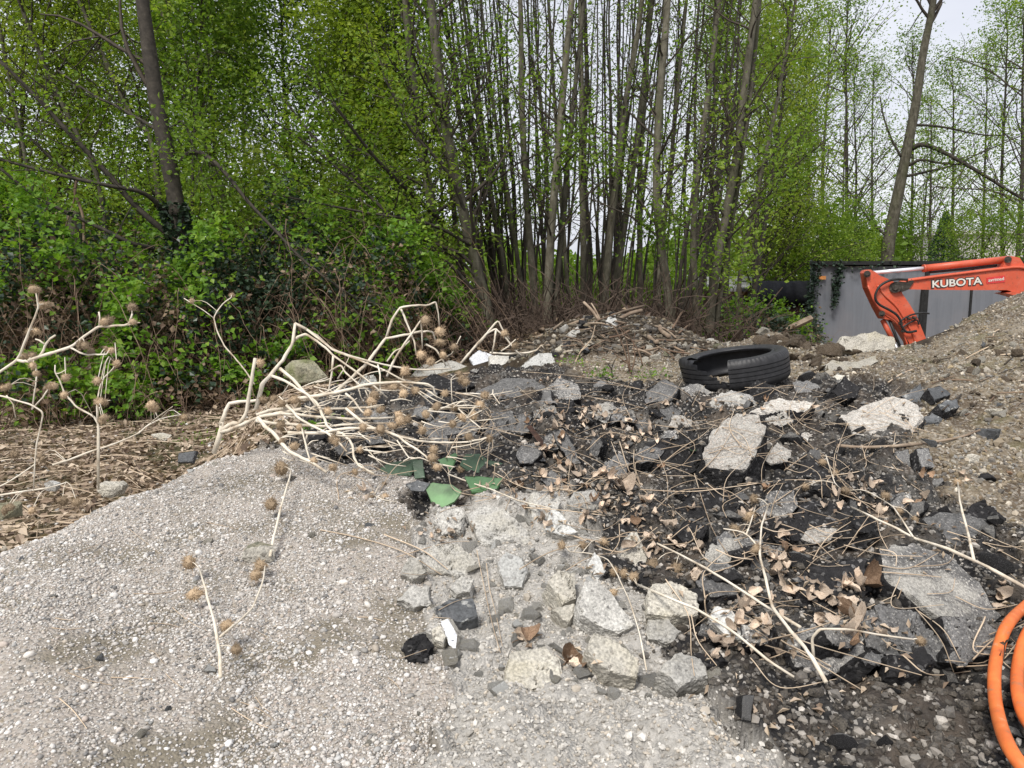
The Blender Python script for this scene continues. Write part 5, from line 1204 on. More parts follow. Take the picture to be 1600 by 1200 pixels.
# grey stems behind the big tree
for lab, bx, Y, tx, w, mid in (
   ('slanting grey stem between the broken stump and the big tree', 176, 11., 92, 10, [(160,310),(125,220)]),
   ('grey stem right behind the big leaning tree, crossing its left side', 262, 11.5, 190, 11, [(242,250),(215,190)]),
   ('thin dark stem against the sky right of the big leaning tree', 334, 12., 316, 7, [(331,290),(323,220)]),
   ('thin pale stem at the left between the low limbs', 60, 11.2, 20, 8, [(50,330),(35,220)]),
   ('slender stem rising behind the arching limb', 372, 12.4, 290, 7, [(352,320),(318,220)])):
    tree('alder_tree', lab, 'grey stems behind the big leaning tree', ground_at(bx, Y), P(tx, 150, Y), 9, w*mpp(Y)/2, lf=3200, lsize=.055, nb=30, f0=.2, blen=2.0, mid=[P(a, b, Y) for a, b in mid], mat=M_LEAFY, cluster=3)
# leafy trees behind the thicket on the left
for i in range(17):
    Y = rnd.uniform(11, 18); px = -260+i*56+rnd.uniform(-20, 20)
    b_ = ground_at(px, Y); tp = P(px+rnd.uniform(-40, 20), 150, Y)
    tree('leafy_tree', 'bushy yellow green tree standing behind the bramble thicket', 'leafy trees behind the bramble thicket', b_, tp, rnd.uniform(6, 8.5) if px < 420 else rnd.uniform(5, 7), rnd.uniform(.03, .06), lf=17000, lsize=.075, nb=46, f0=.06, blen=2.3,
         mat=M_LEAFY if rnd.random() < .45 else M_LEAF, spread=.24, cluster=5, lowlen=1.0, bark=M_DARKBARK)
# leafy trees right of the grove
for i, (px, Y, h_) in enumerate(((1130,15.5,8),(1165,16.5,8.5),(1195,23.5,8),(1222,24.5,8),(1178,22.8,9),(1228,26,7.5),(1110,18,7.5),(1205,25.5,5))):
    tree('leafy_tree', 'bushy yellow green tree between the grove and the grey container', 'leafy trees right of the grove', ground_at(px, Y), P(px+rnd.uniform(0, 60), 150, Y), h_, rnd.uniform(.05, .09), lf=9000, lsize=.06 if Y < 20 else .085, nb=48, f0=.36 if Y < 20 else .1, blen=2.0 if Y < 20 else 2.6,
         mat=M_LEAFY if i % 3 else M_LEAF, spread=.28, cluster=3, lowlen=1.1, bark=M_DARKBARK)
# tall tree behind the container
Y = 24.
tree('tall_tree', 'tall leaning grey trunk rising behind the grey container', None, ground_at(1384, Y), P(1433, 150, Y), 14, 11*mpp(Y), lf=2500, lsize=.085, nb=24, f0=.55, blen=4.2, mid=[P(1386, 400, Y), P(1404, 300, Y), P(1420, 220, Y)],
     limbs=[(PL([(1424,232),(1440,226),(1462,232),(1500,252),(1540,275),(1600,312),(1680,350)], (Y,23.8,23.6,23.4,23.2,23.,23.)), 4*mpp(Y)),
            (PL([(1420,258),(1440,250),(1470,255),(1510,258)], (Y,23.8,23.6,23.5)), 2.6*mpp(Y)),
            (PL([(1418,275),(1450,268),(1490,258),(1530,240),(1600,210)], (Y,24.2,24.4,24.6,24.8)), 2.2*mpp(Y)),
            (PL([(1408,245),(1392,215),(1380,180),(1375,150)], (Y,24.1,24.2,24.3)), 2.*mpp(Y)),
            (PL([(1430,195),(1470,198),(1530,210),(1570,212)], (Y,24.1,24.2,24.3)), 2.*mpp(Y)),
            (PL([(1384,368),(1360,345),(1335,310),(1310,275)], (Y,24.3,24.6,25.)), 2.*mpp(Y))], mat=M_LEAF, cluster=3)
# airy trees against the sky at right
for i, (px, Y, h_, w, lf) in enumerate(((1322,30,13,8,7000),(1338,31,10,6,3500),(1312,29,9,5,3500),(1285,34,13,8,8000),(1365,40,12,6,5000),(1420,36,12,6,7000),(1455,33,9.5,6,8000),(1492,35,11,7,9000),(1530,38,12,6,8000),(1565,33,13,7,9000),(1590,30,12,9,9000),(1625,31,14,9,8000),(1680,34,14,9,7000),(1255,37,13,8,8000),(1440,42,8,6,8000))):
    tree('airy_tree', 'airy small leaved tree against the white sky behind the container', 'airy trees behind the container', ground_at(px, Y), P(px+rnd.uniform(-6, 14), 150, Y), h_, w*mpp(Y)/2, lf=int(lf*.42), lsize=.105, nb=34, f0=.12, blen=4.2,
         mat=M_LEAF, spread=.35, cluster=3, elev=(20, 60), bark=M_DARKBARK)
def conifer(px, Y, h_, w, label):
    b_ = ground_at(px, Y); t = thing('conifer', label, 'conifer', b_); m = MB(); m.tube([b_, b_+np.array((0, 0, h_))], [.12, .02], 7); m.build('trunk', M_DARKBARK, t, True)
    n = 7000; f = rng.random(n)**.7; r = w*(1-f)*np.sqrt(rng.random(n))+.05; a = rng.random(n)*6.28
    C = b_+np.stack([r*np.cos(a), r*np.sin(a), f*h_-r*.25], 1)
    V, T = leaves_np(C, .13*rng.uniform(.6, 1.3, n), .4); link('crown', make_mesh('crown', V-b_, [T], [leaf_mat('conifer_needles', [(0, (.03, .06, .025)), (1, (.08, .15, .06))], .25)], tint=rng.random(len(V))), t)
conifer(1466, 31, 4.6, 1.7, 'dark green conifer behind the container under the long bare limb')
# hedge-like shrubs behind the container
for i, (px, Y, h_) in enumerate(((1290,23,3.4),(1330,24,3.2),(1420,26,3.1),(1500,27,3.0),(1545,27,2.9),(1600,27,3.2))):
    tree('shrub', 'green leafy shrub showing above the roof of the grey container', 'shrubs behind the container', ground_at(px, Y), P(px+4, 330, Y), h_, .05, lf=5000, lsize=.08, nb=34, f0=.03, blen=2.2, mat=M_LEAF, spread=.3, cluster=3, cat='shrub', bark=M_DARKBARK)
# far woodland behind the grove
def far_wood():
    n = 80000
    y = rng.uniform(24, 46, n); x = rng.uniform(-1.0, .52, n)*y
    pxx = 800+F*x/y
    top = np.interp(pxx, [-500, 300, 620, 760, 850, 1000, 1080, 1200, 1500], [5.5, 5, 3.8, 2.3, 1.9, 1.9, 3.2, 4.5, 3])
    z = H(x, y)+top*rng.random(n)**.8*(.75+.5*vnoise(np.stack([x*.35, y*.35, x*0], 1), 4))
    V, T = leaves_np(np.stack([x, y, z], 1), rng.uniform(.14, .34, n), .6)
    tn = np.repeat(np.clip(.45+.5*fbm(np.stack([x, y, z], 1)*.5, 3, 8)+rng.normal(size=n)*.1, 0, 1), 4)
    o = link('far_wood', make_mesh('far_wood', V, [T], [M_LEAF], tint=tn)); tag(o, 'green far woodland glimpsed between the stems', 'woodland', kind='stuff')
far_wood()

# ------------------------------------------------------------------ bramble thicket at the left and brush under the trees
def bush(label, px, Y, rx, ry, h, nd, nb_, nbrown, ncane, seed, group='bramble bushes of the left thicket', bright_top=.5):
    rs = np.random.default_rng(seed)
    b_ = ground_at(px, Y); t = thing('bramble_bush', label, 'bramble bush', b_, group)
    def shell(n, lo, hi, pw=.5):
        a = rs.random(n)*2*math.pi; e = np.arcsin(rs.random(n)**pw)
        r = rs.uniform(lo, hi, n)
        d = np.stack([np.cos(a)*np.cos(e), np.sin(a)*np.cos(e), np.sin(e)], 1)
        lump = 1+.55*fbm(d*2.0+seed, 4, seed)
        return d*r[:, None]*lump[:, None]*np.array([rx, ry, h])+np.array([0, 0, .05])
    m = MB(); 
    for _ in range(int(ncane*1.25)):
        s_ = np.array([rs.uniform(-.7, .7)*rx, rs.uniform(-.8, .6)*ry, 0]); az = rs.random()*6.28; L = rs.uniform(.6, 1.35)*h
        e_ = s_+np.array([math.cos(az)*L*.7, math.sin(az)*L*.5-.1, rs.uniform(-.02, .5)*h]); mid = (s_+e_)/2+np.array([0, 0, L*rs.uniform(.3, .6)])
        pts = smooth_line([s_, mid, e_], 12)+rs.normal(size=(12, 3))*.012
        m.tube(b_+pts, np.linspace(.0042, .0018, 12)*rs.uniform(.6, 1.3), 4, cap=False)
    if ncane: m.build('canes', M_CANE, t)
    # dead and dark leaves inside, ivy and bramble outside
    def lv(C, n3, size, name, mat, tb):
        C = np.repeat(C, n3, 0)+rs.normal(size=(len(C)*n3, 3))*size*.55
        V, T = leaves_np(C, size*rs.uniform(.6, 1.25, len(C)), .78, .5, .22)
        tn = np.repeat(np.clip(tb+rs.normal(size=len(C))*.22+.3*fbm(C*2.2+seed, 2, 5), 0, 1), 4)
        link(name, make_mesh(name, V, [T], [mat], tint=tn), t)
    if nbrown: lv(shell(nbrown, .25, .96, .8), 2, .062, 'withered_leaves', M_BROWNL, .45)
    if nd:
        C = shell(nd, .72, 1.03); q = fbm(C*1.5+seed*1.3, 3, 9); C = C[q > -.28]; lv(C, 3, .062, 'dark_leaves', M_IVY, .5)
    if nb_:
        C = shell(nb_*4, .90, 1.14); q = fbm(C*1.25+seed*2.1, 3, 6)+.12*rs.normal(size=len(C)); C = C[np.argsort(-q)][:int(nb_)]; lv(C, 3, .066, 'bright_leaves', M_BRAM, .5)
    return t
BUSH = [('bramble bush at the very left edge of the thicket', -70, 7.5, 1.0, 1.0, 1.95, 1500, 560, 1500, 70),
 ('bramble bush with bright leaves left of the broken stump', 70, 7.7, .9, 1.0, 1.55, 800, 760, 1700, 90),
 ('bramble bush in front of the broken stump', 165, 7.9, .8, .9, 1.32, 420, 700, 2000, 110),
 ('brown stemmed bramble bush below the big leaning tree', 262, 8.0, .85, .9, 1.22, 320, 900, 2200, 150),
 ('dark ivy covered bush right of the big leaning tree', 372, 8.3, .9, 1.0, 1.55, 2000, 620, 1500, 80),
 ('tall dark bush behind the arching limb', 452, 9.0, 1.0, 1.0, 1.95, 1500, 700, 1700, 90),
 ('bramble bush with fresh leaves behind the dried stalks', 520, 8.5, .85, .9, 1.22, 700, 1100, 1700, 100),
 ('bramble bush left of the leaning alders', 600, 9.2, .85, .9, 1.45, 500, 800, 1700, 120),
 ('small bright bramble bush at the foot of the leaning alders', 668, 9.6, .6, .7, 1.0, 250, 900, 900, 60),
 ('high bramble tangle behind the big leaning tree', 210, 9.8, 1.4, 1.0, 2.0, 800, 1100, 1700, 90),
 ('high bramble tangle at the far left behind the front bushes', 20, 10.2, 1.5, 1.0, 2.3, 900, 1200, 1500, 80),
 ('bushy bramble tangle under the long dark limbs', 560, 10.6, 1.2, 1.0, 2.0, 700, 900, 1700, 130),
 ('ivy and bramble mass left of the frame edge', -250, 8.2, 1.2, 1.2, 2.1, 1600, 500, 900, 40)]
for i, (lab, px, Y, rx, ry, h_, nd, nbr, nbw, nc) in enumerate(BUSH):
    bush(lab, px, Y+rnd.uniform(-.35, .35), rx, ry, h_, int(nd*1.0), int(nbr*.85), int(nbw*.85), nc, 30+i)
for i, (lab, px, Y, rx, h_, nd, nbr) in enumerate((('low bramble clump spilling onto the litter at the far left', 45, 6.5, .45, .5, 60, 170), ('low bramble clump before the broken stump', 150, 6.7, .4, .42, 30, 160), ('low bramble clump before the brown stemmed bush', 232, 6.9, .45, .45, 20, 190), ('low bramble clump left of the dried stalks', 330, 7.1, .4, .4, 60, 130), ('low bramble clump behind the mossy boulder', 430, 7.4, .5, .5, 90, 120)), 20):
    bush(lab, px, Y, rx, rx*.8, h_, nd, nbr, 130, 22, 70+i, group='low bramble clumps before the thicket')
for i, (lab, px, Y, rx, h_, nd, nbr) in enumerate((('low green sapling bush in front of the forked pale pair', 1128, 10.2, .35, .75, 0, 90), ('dark low bush before the brown shed', 1170, 11., .7, .75, 500, 130), ('small leafy bush left of the brown shed', 1205, 13., .8, .95, 600, 260), ('dark weedy bush at the left corner of the grey container', 1258, 15.5, .5, 1.1, 500, 120), ('small leafy bush at the foot of the straight alder', 742, 9.6, .3, .5, 0, 70))):
    bush(lab, px, Y, rx, rx, h_, nd, nbr, nd//2+60, 24, 70+i, group='low bushes under the grove')
def brush():
    m = MB()
    for _ in range(2600):
        px = rnd.uniform(620, 1190); Y = rnd.uniform(8.7, 13.5)
        b_ = ground_at(px, Y); az = rnd.uniform(0, 6.28); L = rnd.uniform(.25, 1.0); el = rnd.uniform(.0, 1.4)
        d = np.array([math.cos(az)*math.cos(el), math.sin(az)*math.cos(el), math.sin(el)])
        e_ = b_+d*L; m_ = (b_+e_)/2+np.array([0, 0, rnd.uniform(0, .18)])
        m.tube(smooth_line([b_-d*.03, m_, e_], 5), rnd.uniform(.003, .007), 3, cap=False)
    tag(m.build('brushwood', simple('brown_brush_twigs', [(.3, (.03, .02, .014)), (.6, (.075, .052, .038)), (.8, (.16, .12, .09))], 5, bump=0)), 'tangle of brown dead twigs on the ground under the grove', 'brushwood', kind='stuff')
    n = 7000; px = rng.uniform(560, 1260, n); Y = rng.uniform(8.6, 15, n); x = (px-800)/F*Y
    V, T = leaves_np(np.stack([x, Y, H(x, Y)+.02+.1*rng.random(n)**3], 1), .08*rng.uniform(.5, 1.2, n), .7, 1.5)
    tag(link('fallen_leaves', make_mesh('fallen_leaves', V, [T], [M_BROWNL], tint=np.repeat(rng.random(n), 4))), 'brown fallen leaves covering the ground under the grove', 'leaf litter', kind='stuff')
    # litter on the low ground at left: leaves, twigs
    x, y = sample_zone('litter', 9000, 7.2, power=.55); z = H(x, y)
    V, T = leaves_np(np.stack([x, y, z+.008+.03*rng.random(len(x))**2], 1), .05*rng.uniform(.5, 1.3, len(x)), .62, 1.6, .35)
    tag(link('leaf_litter', make_mesh('leaf_litter', V, [T], [M_LITTER], tint=np.repeat(rng.random(len(x)), 4))), 'dead leaves littering the low ground at left', 'leaf litter', kind='stuff')
    x, y = sample_zone('litter', 1100, 7.2, power=.5); m = MB()
    for i in range(len(x)):
        a = rnd.uniform(0, 6.28); L = rnd.uniform(.06, .35); xs = np.linspace(-.5, .5, 5)*L
        q = np.stack([x[i]+xs*math.cos(a), y[i]+xs*math.sin(a)], 1); zz = H(q[:, 0], q[:, 1])+.012+.03*rnd.random()
        m.tube(np.stack([q[:, 0], q[:, 1], zz], 1), rnd.uniform(.0015, .004), 3, cap=False)
    tag(m.build('fallen_twigs', M_HAY), 'thin dead twigs strewn on the low ground at left', 'twigs', kind='stuff')
    # green weeds on the low ground
    for (px, py, Y_, n, nm) in ((85,640,6.6,160,'low green weeds at the foot of the thicket on the far left'),(215,585,6.8,200,'fresh green bramble shoots in front of the thicket'),(40,600,6.5,160,'pale green weeds at the left edge before the thicket'),(300,690,0,40,'tiny green weed on the low ground near the dried stalks'),(335,690,0,60,'mossy green tuft at the root of the dried stalks'),(500,672,0,30,'small green weed in the asphalt under the dried stalks'),(940,588,0,60,'yellowish green weed growing beside the tyre'),(893,570,0,40,'small green sprout left of the debris heap foot'),(1010,592,0,50,'yellowish green tuft left of the torn tyre'),(275,660,0,40,'thin green weed on the low ground left of the dried stalks')):
        c = hit(px, py) if not Y_ else ground_at(px, Y_)
        s = .16 if Y_ else .022*c[1]*.55
        C = c+rng.normal(size=(n, 3))*np.array([s, s, s*.7])*(1.2 if Y_ else 1); C[:, 2] = np.maximum(H(C[:, 0], C[:, 1])+.01, np.abs(C[:, 2]-c[2])+c[2]) if not Y_ else H(C[:, 0], C[:, 1])+rng.random(n)*.35
        V, T = leaves_np(C, (.05 if Y_ else .024)*rng.uniform(.6, 1.3, n), .6, .6)
        t = thing('weed', nm, 'weed', c, 'green weeds')
        link('leaves', make_mesh('leaves', V-c, [T], [M_BRAM], tint=np.repeat(rng.random(n), 4)), t)
        m = MB()
        for j in range(0, n, 6): m.tube([c+np.array([(C[j, 0]-c[0])*.3, (C[j, 1]-c[1])*.3, -.02]), C[j]], .0015, 3, cap=False)
        m.build('stems', M_BRAM, t)
brush()

# ------------------------------------------------------------------ ivy on the container and the big tree
def ivy(label, pts, Y, n, w):
    c = P(*pts[0], Y); t = thing('ivy_vine', label, 'ivy', c, 'ivy on the grey container')
    ln = smooth_line([P(px, py, Y) for px, py in pts], 40); m = MB(); m.tube(ln, .012, 5); m.build('stem', M_DARKBARK, t)
    k_ = rng.integers(0, 40, n); ww = w*(1-.5*k_/40.)
    C = ln[k_]+np.stack([rng.normal(size=n)*ww, -np.abs(rng.normal(size=n))*.07, rng.normal(size=n)*.07], 1)
    V, T = leaves_np(C, .085*rng.uniform(.6, 1.3, n), .8); tn = np.repeat(rng.random(n), 4)
    link('leaves', make_mesh('leaves', V-c, [T], [M_IVYC], tint=tn), t)
M_IVYC = leaf_mat('grey_ivy_leaf', [(0, (.014, .026, .018)), (.6, (.03, .055, .035)), (1, (.065, .085, .055))], .1)
ivy('ivy strand hanging on the second streak of the grey container wall', [(1312,414),(1309,432),(1304,455),(1301,478)], 18.9, 300, .07)
ivy('ivy mass covering the left corner of the grey container', [(1272,412),(1270,440),(1266,470),(1264,492)], 18.9, 480, .10)
ivy('ivy fringe along the top edge of the grey container', [(1275,415),(1310,416),(1345,417),(1375,414),(1405,412)], 18.9, 70, .08)
Yb = 8.55
c = ground_at(292, Yb); t = thing('ivy_vine', 'dark ivy wrapped around the foot of the big leaning tree', 'ivy', c)
ln = smooth_line([P(300, 520, Yb), P(292, 440, Yb), P(284, 380, Yb), P(270, 320, Yb)], 40); k_ = rng.integers(0, 40, 1500); a_ = rng.random(1500)*6.28
C = ln[k_]+np.stack([np.cos(a_), np.sin(a_), a_*0], 1)*(.12+.10*rng.random(1500)*(1-k_/55.))[:, None]
V, T = leaves_np(C, .065*rng.uniform(.6, 1.3, 1500), .8); link('leaves', make_mesh('leaves', V-c, [T], [M_IVY], tint=np.repeat(rng.random(1500), 4)), t)
m = MB(); m.tube(ln+np.array([.03, -.12, 0]), .012, 5); m.build('stem', M_DARKBARK, t)

# ------------------------------------------------------------------ dried burdock stalks with burs
def bur_mesh(seed, n=150):
    rs = np.random.default_rng(seed); V0, T0 = ICO2
    m = MB(); m.add(V0*np.array([.74, .74, .72])*(1+.06*rs.normal(size=(len(V0), 1))), T0)
    d = rs.normal(size=(n, 3)); d /= np.linalg.norm(d, axis=1)[:, None]
    u = np.cross(d, rs.normal(size=(n, 3))); u /= np.linalg.norm(u, axis=1)[:, None]; w = np.cross(d, u)
    L = rs.uniform(.8, 1.35, n)[:, None]; bend = u*.16+np.array([0, 0, -.05])
    b_ = d*.6; r = .05
    Vs = np.stack([b_+u*r, b_-u*r*.5+w*r*.87, b_-u*r*.5-w*r*.87, d*L+bend], 1).reshape(-1, 3)
    k = np.arange(n)[:, None]*4
    T = np.concatenate([k+np.array([[0, 1, 3]]), k+np.array([[1, 2, 3]]), k+np.array([[2, 0, 3]])])
    m.add(Vs, T)
    return make_mesh('bur', np.concatenate(m.V), [np.concatenate(m.T)], [M_BUR])
BURS = [bur_mesh(i) for i in range(4)]
def kinked(pts):
    """polyline with tight corners: straight internodes, small bends at the nodes"""
    pts = np.asarray(pts, float); out = [pts[0]]
    for i in range(1, len(pts)-1):
        a, b, c = pts[i-1], pts[i], pts[i+1]
        out += [b+(a-b)*.22, b+(a-b)*.06+(c-b)*.04, b+(c-b)*.22]
    out.append(pts[-1]); return np.array(out)
def burdock(label, stems, burs, base, wpx=None, group='dried burdock stalks'):
    """stems: lists of world points with radii; burs: (world point, radius)"""
    t = thing('dried_burdock', label, 'dried burdock', base, group)
    for k_, (pts, r0, r1) in enumerate(stems):
        pl = kinked(pts); n = len(pl); r0, r1 = r0*.84, r1*.84
        pl = pl+rng.normal(size=pl.shape)*r1*.2
        rr = np.linspace(r0, r1, n)*(1+.10*np.sin(np.arange(n)*1.9+k_))
        m = MB(); m.tube(pl, rr, 8 if r0 > .003 else 5); m.build('stem', M_STRAW, t, True)
    cloud = np.concatenate([kinked(p_) for p_, _, _ in stems]+[np.array(p_) for p_, _, _ in stems])
    dense = np.concatenate([smooth_line(kinked(p_), 60) for p_, _, _ in stems])
    for q, r in burs:                                        # a short stalk from the nearest stem carries each bur
        e_ = dense[np.argmin(np.linalg.norm(dense-np.array(q), axis=1))]; L_ = np.linalg.norm(e_-np.array(q))
        if L_ > r*.6:
            m = MB(); m.tube(smooth_line([e_, (e_+np.array(q))/2+np.array([0, 0, L_*.15]), np.array(q)], 6), .0012, 5); m.build('stalk', M_STRAW, t, True)
    for q, r in burs:
        r = r*.9
        o = link('bur', BURS[rnd.randrange(4)], t, np.array(q)-np.array(t.location))
        o.scale = (r*rnd.uniform(.75, 1.1), r*rnd.uniform(.75, 1.1), r*rnd.uniform(.7, 1.25)); o.rotation_euler = [rnd.uniform(0, 6.28) for _ in range(3)]
    return t
def surf(pts, lift, dmin=0):
    """points resting on the surface seen at the picture points, lifted a little"""
    out = []
    for i, (px, py) in enumerate(pts):
        q, n = shit(px, py); l = lift[i] if isinstance(lift, (list, tuple)) else lift
        d = Vector(ray(px, py)).normalized(); out.append(q-np.array(d)*l*1.6+np.array([0, 0, l*.35]))
    return out
# main sprawling plant; coordinates in a 4x crop whose origin is (400,440)
def c4(pts): return [(400+a/4., 440+b/4.) for a, b in pts]
def at(pts, Ys):
    if not isinstance(Ys, (list, tuple)): Ys = [Ys]*len(pts)
    return [P(px, py, y) for (px, py), y in zip(pts, np.interp(np.linspace(0, 1, len(pts)), np.linspace(0, 1, len(Ys)), Ys))]
U = 2.75/F
ST = []
def st(pts, Ys, w0, w1): ST.append((at(pts, Ys), w0*U/2, w1*U/2))
st([(334,708),(345,672),(347,658)], 2.72, 10, 8.5)
st([(345,664),(352,642),(358,630),(376,627),(400,626),(420,622)], [2.72,2.75], 8, 5)
st([(347,672),(362,662),(375,661),(384,648),(390,612),(394,585),(400,560)], [2.72,2.68], 8, 6)
st([(344,676),(358,672),(378,664),(402,652),(430,645),(470,640)], [2.72,2.6], 7, 5)
st([(400,640),(410,600),(422,587),(442,562),(459,533),(461,505)], [2.72,2.8], 9, 5.5)
st([(461,505),(478,514),(495,525),(520,547),(560,560),(610,572),(655,578),(703,576)], [2.8,2.95], 5.5, 3)
st([(459,533),(468,525),(478,522),(495,533),(508,543),(521,556),(550,576),(578,597),(605,622)], [2.8,2.7], 5.5, 3)
st([(521,556),(519,580),(515,602),(511,624)], 2.72, 4, 3)
st([(480,515),(520,547),(560,562),(600,578),(640,600)], [2.8,2.7], 4, 3)
st([(515,620),(526,611),(552,588),(575,566),(590,545),(603,528),(640,522),(660,517)], [2.85,3.0], 8, 4.5)
st([(603,528),(612,500),(625,480),(650,477),(670,477),(681,471),(685,490),(687,513)], [2.98,3.05], 5, 2.5)
st([(625,480),(634,500),(642,521),(648,536),(650,553)], [3.02,2.98], 4.5, 3)
st([(605,588),(616,562),(633,536),(647,516),(657,500),(659,520),(660,544)], [2.9,2.98], 5, 3)
st([(650,520),(668,517),(677,520),(681,532)], 3., 4, 3)
st([(660,578),(690,562),(706,553),(715,535),(720,525)], 3.0, 3, 2)
st([(665,538),(680,545),(690,560),(697,572)], 3., 4, 3)
for pts, Y0, Y1, w0, w1 in (
  ([(150,760),(250,735),(400,710),(500,695),(600,670),(700,640),(850,630),(960,632),(1080,640),(1112,670),(1130,730)], 2.62, 2.7, 7, 3.5),
  ([(0,830),(80,805),(160,792),(280,795),(400,795),(600,790),(780,785)], 2.6, 2.7, 6, 4),
  ([(20,845),(130,825),(250,830),(420,850),(600,860),(740,855),(860,850)], 2.56, 2.64, 6, 4),
  ([(0,870),(100,885),(200,890),(330,900),(450,905),(560,895),(700,885),(860,885)], 2.54, 2.6, 6, 3.5),
  ([(200,945),(310,948),(430,945),(500,925),(600,915),(760,920),(830,940),(900,970),(1050,1000),(1180,1006),(1300,1005),(1390,990),(1460,970)], 2.5, 2.52, 6, 3),
  ([(150,545),(230,610),(310,700),(370,750),(400,790),(425,850),(450,910),(490,935),(540,952),(580,985),(602,1020),(610,1095),(640,1150),(740,1200)], 2.7, 2.36, 6, 3.5),
  ([(10,850),(50,900),(110,945),(160,1010),(205,1060),(270,1092),(340,1125),(440,1190)], 2.52, 2.34, 7, 4.5),
  ([(190,775),(230,810),(262,850),(350,900),(450,950),(520,1010),(570,1060)], 2.56, 2.42, 5, 3),
  ([(560,790),(690,900),(880,960),(940,1010),(1000,1045),(1060,1090),(1110,1135),(1240,1160)], 2.55, 2.38, 5, 2.5),
  ([(100,590),(170,615),(240,655),(320,705),(380,780)], 2.68, 2.6, 5.5, 4),
  ([(560,700),(610,740),(650,800),(700,840)], 2.62, 2.58, 4, 3),
  ([(320,960),(305,1000),(320,1060),(335,1110)], 2.5, 2.4, 3.5, 2.5),
  ([(290,920),(300,980),(322,1050)], 2.5, 2.42, 3, 2.5),
  ([(640,940),(670,970),(712,995),(714,1005)], 2.5, 2.45, 2.5, 2),
  ([(680,1052),(740,1060),(820,1070)], 2.4, 2.38, 3, 2),
  ([(1230,760),(1300,830),(1360,880),(1405,915)], 2.6, 2.5, 3, 2),
  ([(880,990),(960,1110),(1030,1100),(1110,1135)], 2.45, 2.4, 2.5, 2),
  ([(1320,850),(1380,770),(1440,730),(1480,700),(1480,675)], 2.62, 2.7, 3.5, 2),
  ([(1480,705),(1505,740),(1525,765)], 2.66, 2.62, 2.5, 2),
  ([(460,560),(530,520),(560,570),(640,640),(760,720)], 2.72, 2.66, 3.5, 2.5),
  ([(760,520),(775,570),(775,640),(780,700)], 2.72, 2.66, 3.5, 2.5),
  ([(820,500),(860,440),(920,410),(960,370)], 2.9, 2.95, 3.5, 2.5),
  ([(1080,800),(1200,785),(1330,790),(1440,785)], 2.62, 2.64, 4, 2.5)):
    st(c4(pts), [Y0, Y1], w0, w1)
BU = []
for (a, b) in [(25,510),(50,740),(110,730),(240,740),(155,900),(270,910),(160,1000),(240,1030),(480,980),(480,1160),(650,1050),(360,1120),(740,710),(920,700),(1000,680),(860,660),(700,820),(780,800),(900,870),(950,860),(670,910),(780,920),(1060,830),(1130,780),(1240,790),(1060,240),(1150,310),(1150,380),(1240,410),(1030,460),(1090,500),(1170,460),(1430,710),(1400,770),(1290,850),(1360,840),(1230,890),(1330,970),(1460,980),(1040,930),(1110,1050),(1100,1100),(1130,1160),(620,1190),(450,810),(590,810),(930,560),(1180,700),(160,760),(500,1000),(720,750),(1290,610),(1270,580),(1310,630),(850,900),(890,830)]:
    y = 2.95 if b < 520 and a > 800 else float(np.interp(b, [500, 800, 1000, 1200], [2.74, 2.58, 2.45, 2.32]))
    BU.append((P(400+a/4, 440+b/4, y), rnd.uniform(8.6, 11.5)*y/F))
for i in range(95):
    a, b = rnd.uniform(420, 735), rnd.uniform(590, 725); y = float(np.interp(b, [560, 640, 740], [2.78, 2.6, 2.36])); L = rnd.uniform(18, 70); t_ = rnd.gauss(.1, .7)
    ST.append((at([(a, b), (a+L*.5*math.cos(t_), b+L*.5*math.sin(t_)*.7+rnd.uniform(-5, 5)), (a+L*math.cos(t_), b+L*math.sin(t_)*.7)], y+rnd.uniform(-.05, .05)), 2.6*U/2, 1.5*U/2))
burdock('large sprawling dried burdock with pale stems and brown burs lying over the asphalt rubble', ST, BU, P(336, 706, 2.72))
# plant behind the plaster piece
ST = []
st([(720,568),(735,550),(748,535),(762,520),(775,514),(790,527),(803,545),(815,556)], 4.1, 6, 3.5)
st([(748,538),(760,522),(778,500),(785,515),(796,530)], 4.1, 5, 3)
st([(775,516),(772,535),(769,552)], 4.1, 4.5, 3.5)
st([(783,549),(796,540),(806,530)], 4.1, 4, 2.5)
st([(765,551),(795,553),(825,551),(838,548),(846,539),(850,545)], 4.15, 5, 3)
ST = [(p, a*4.1/2.75*.8, b*4.1/2.75*.8) for p, a, b in ST]
burdock('dried burdock stalk bent over behind the white plaster piece', ST, [(P(788,521,4.1), .026), (P(804,541,4.1), .03)], P(720, 570, 4.1))
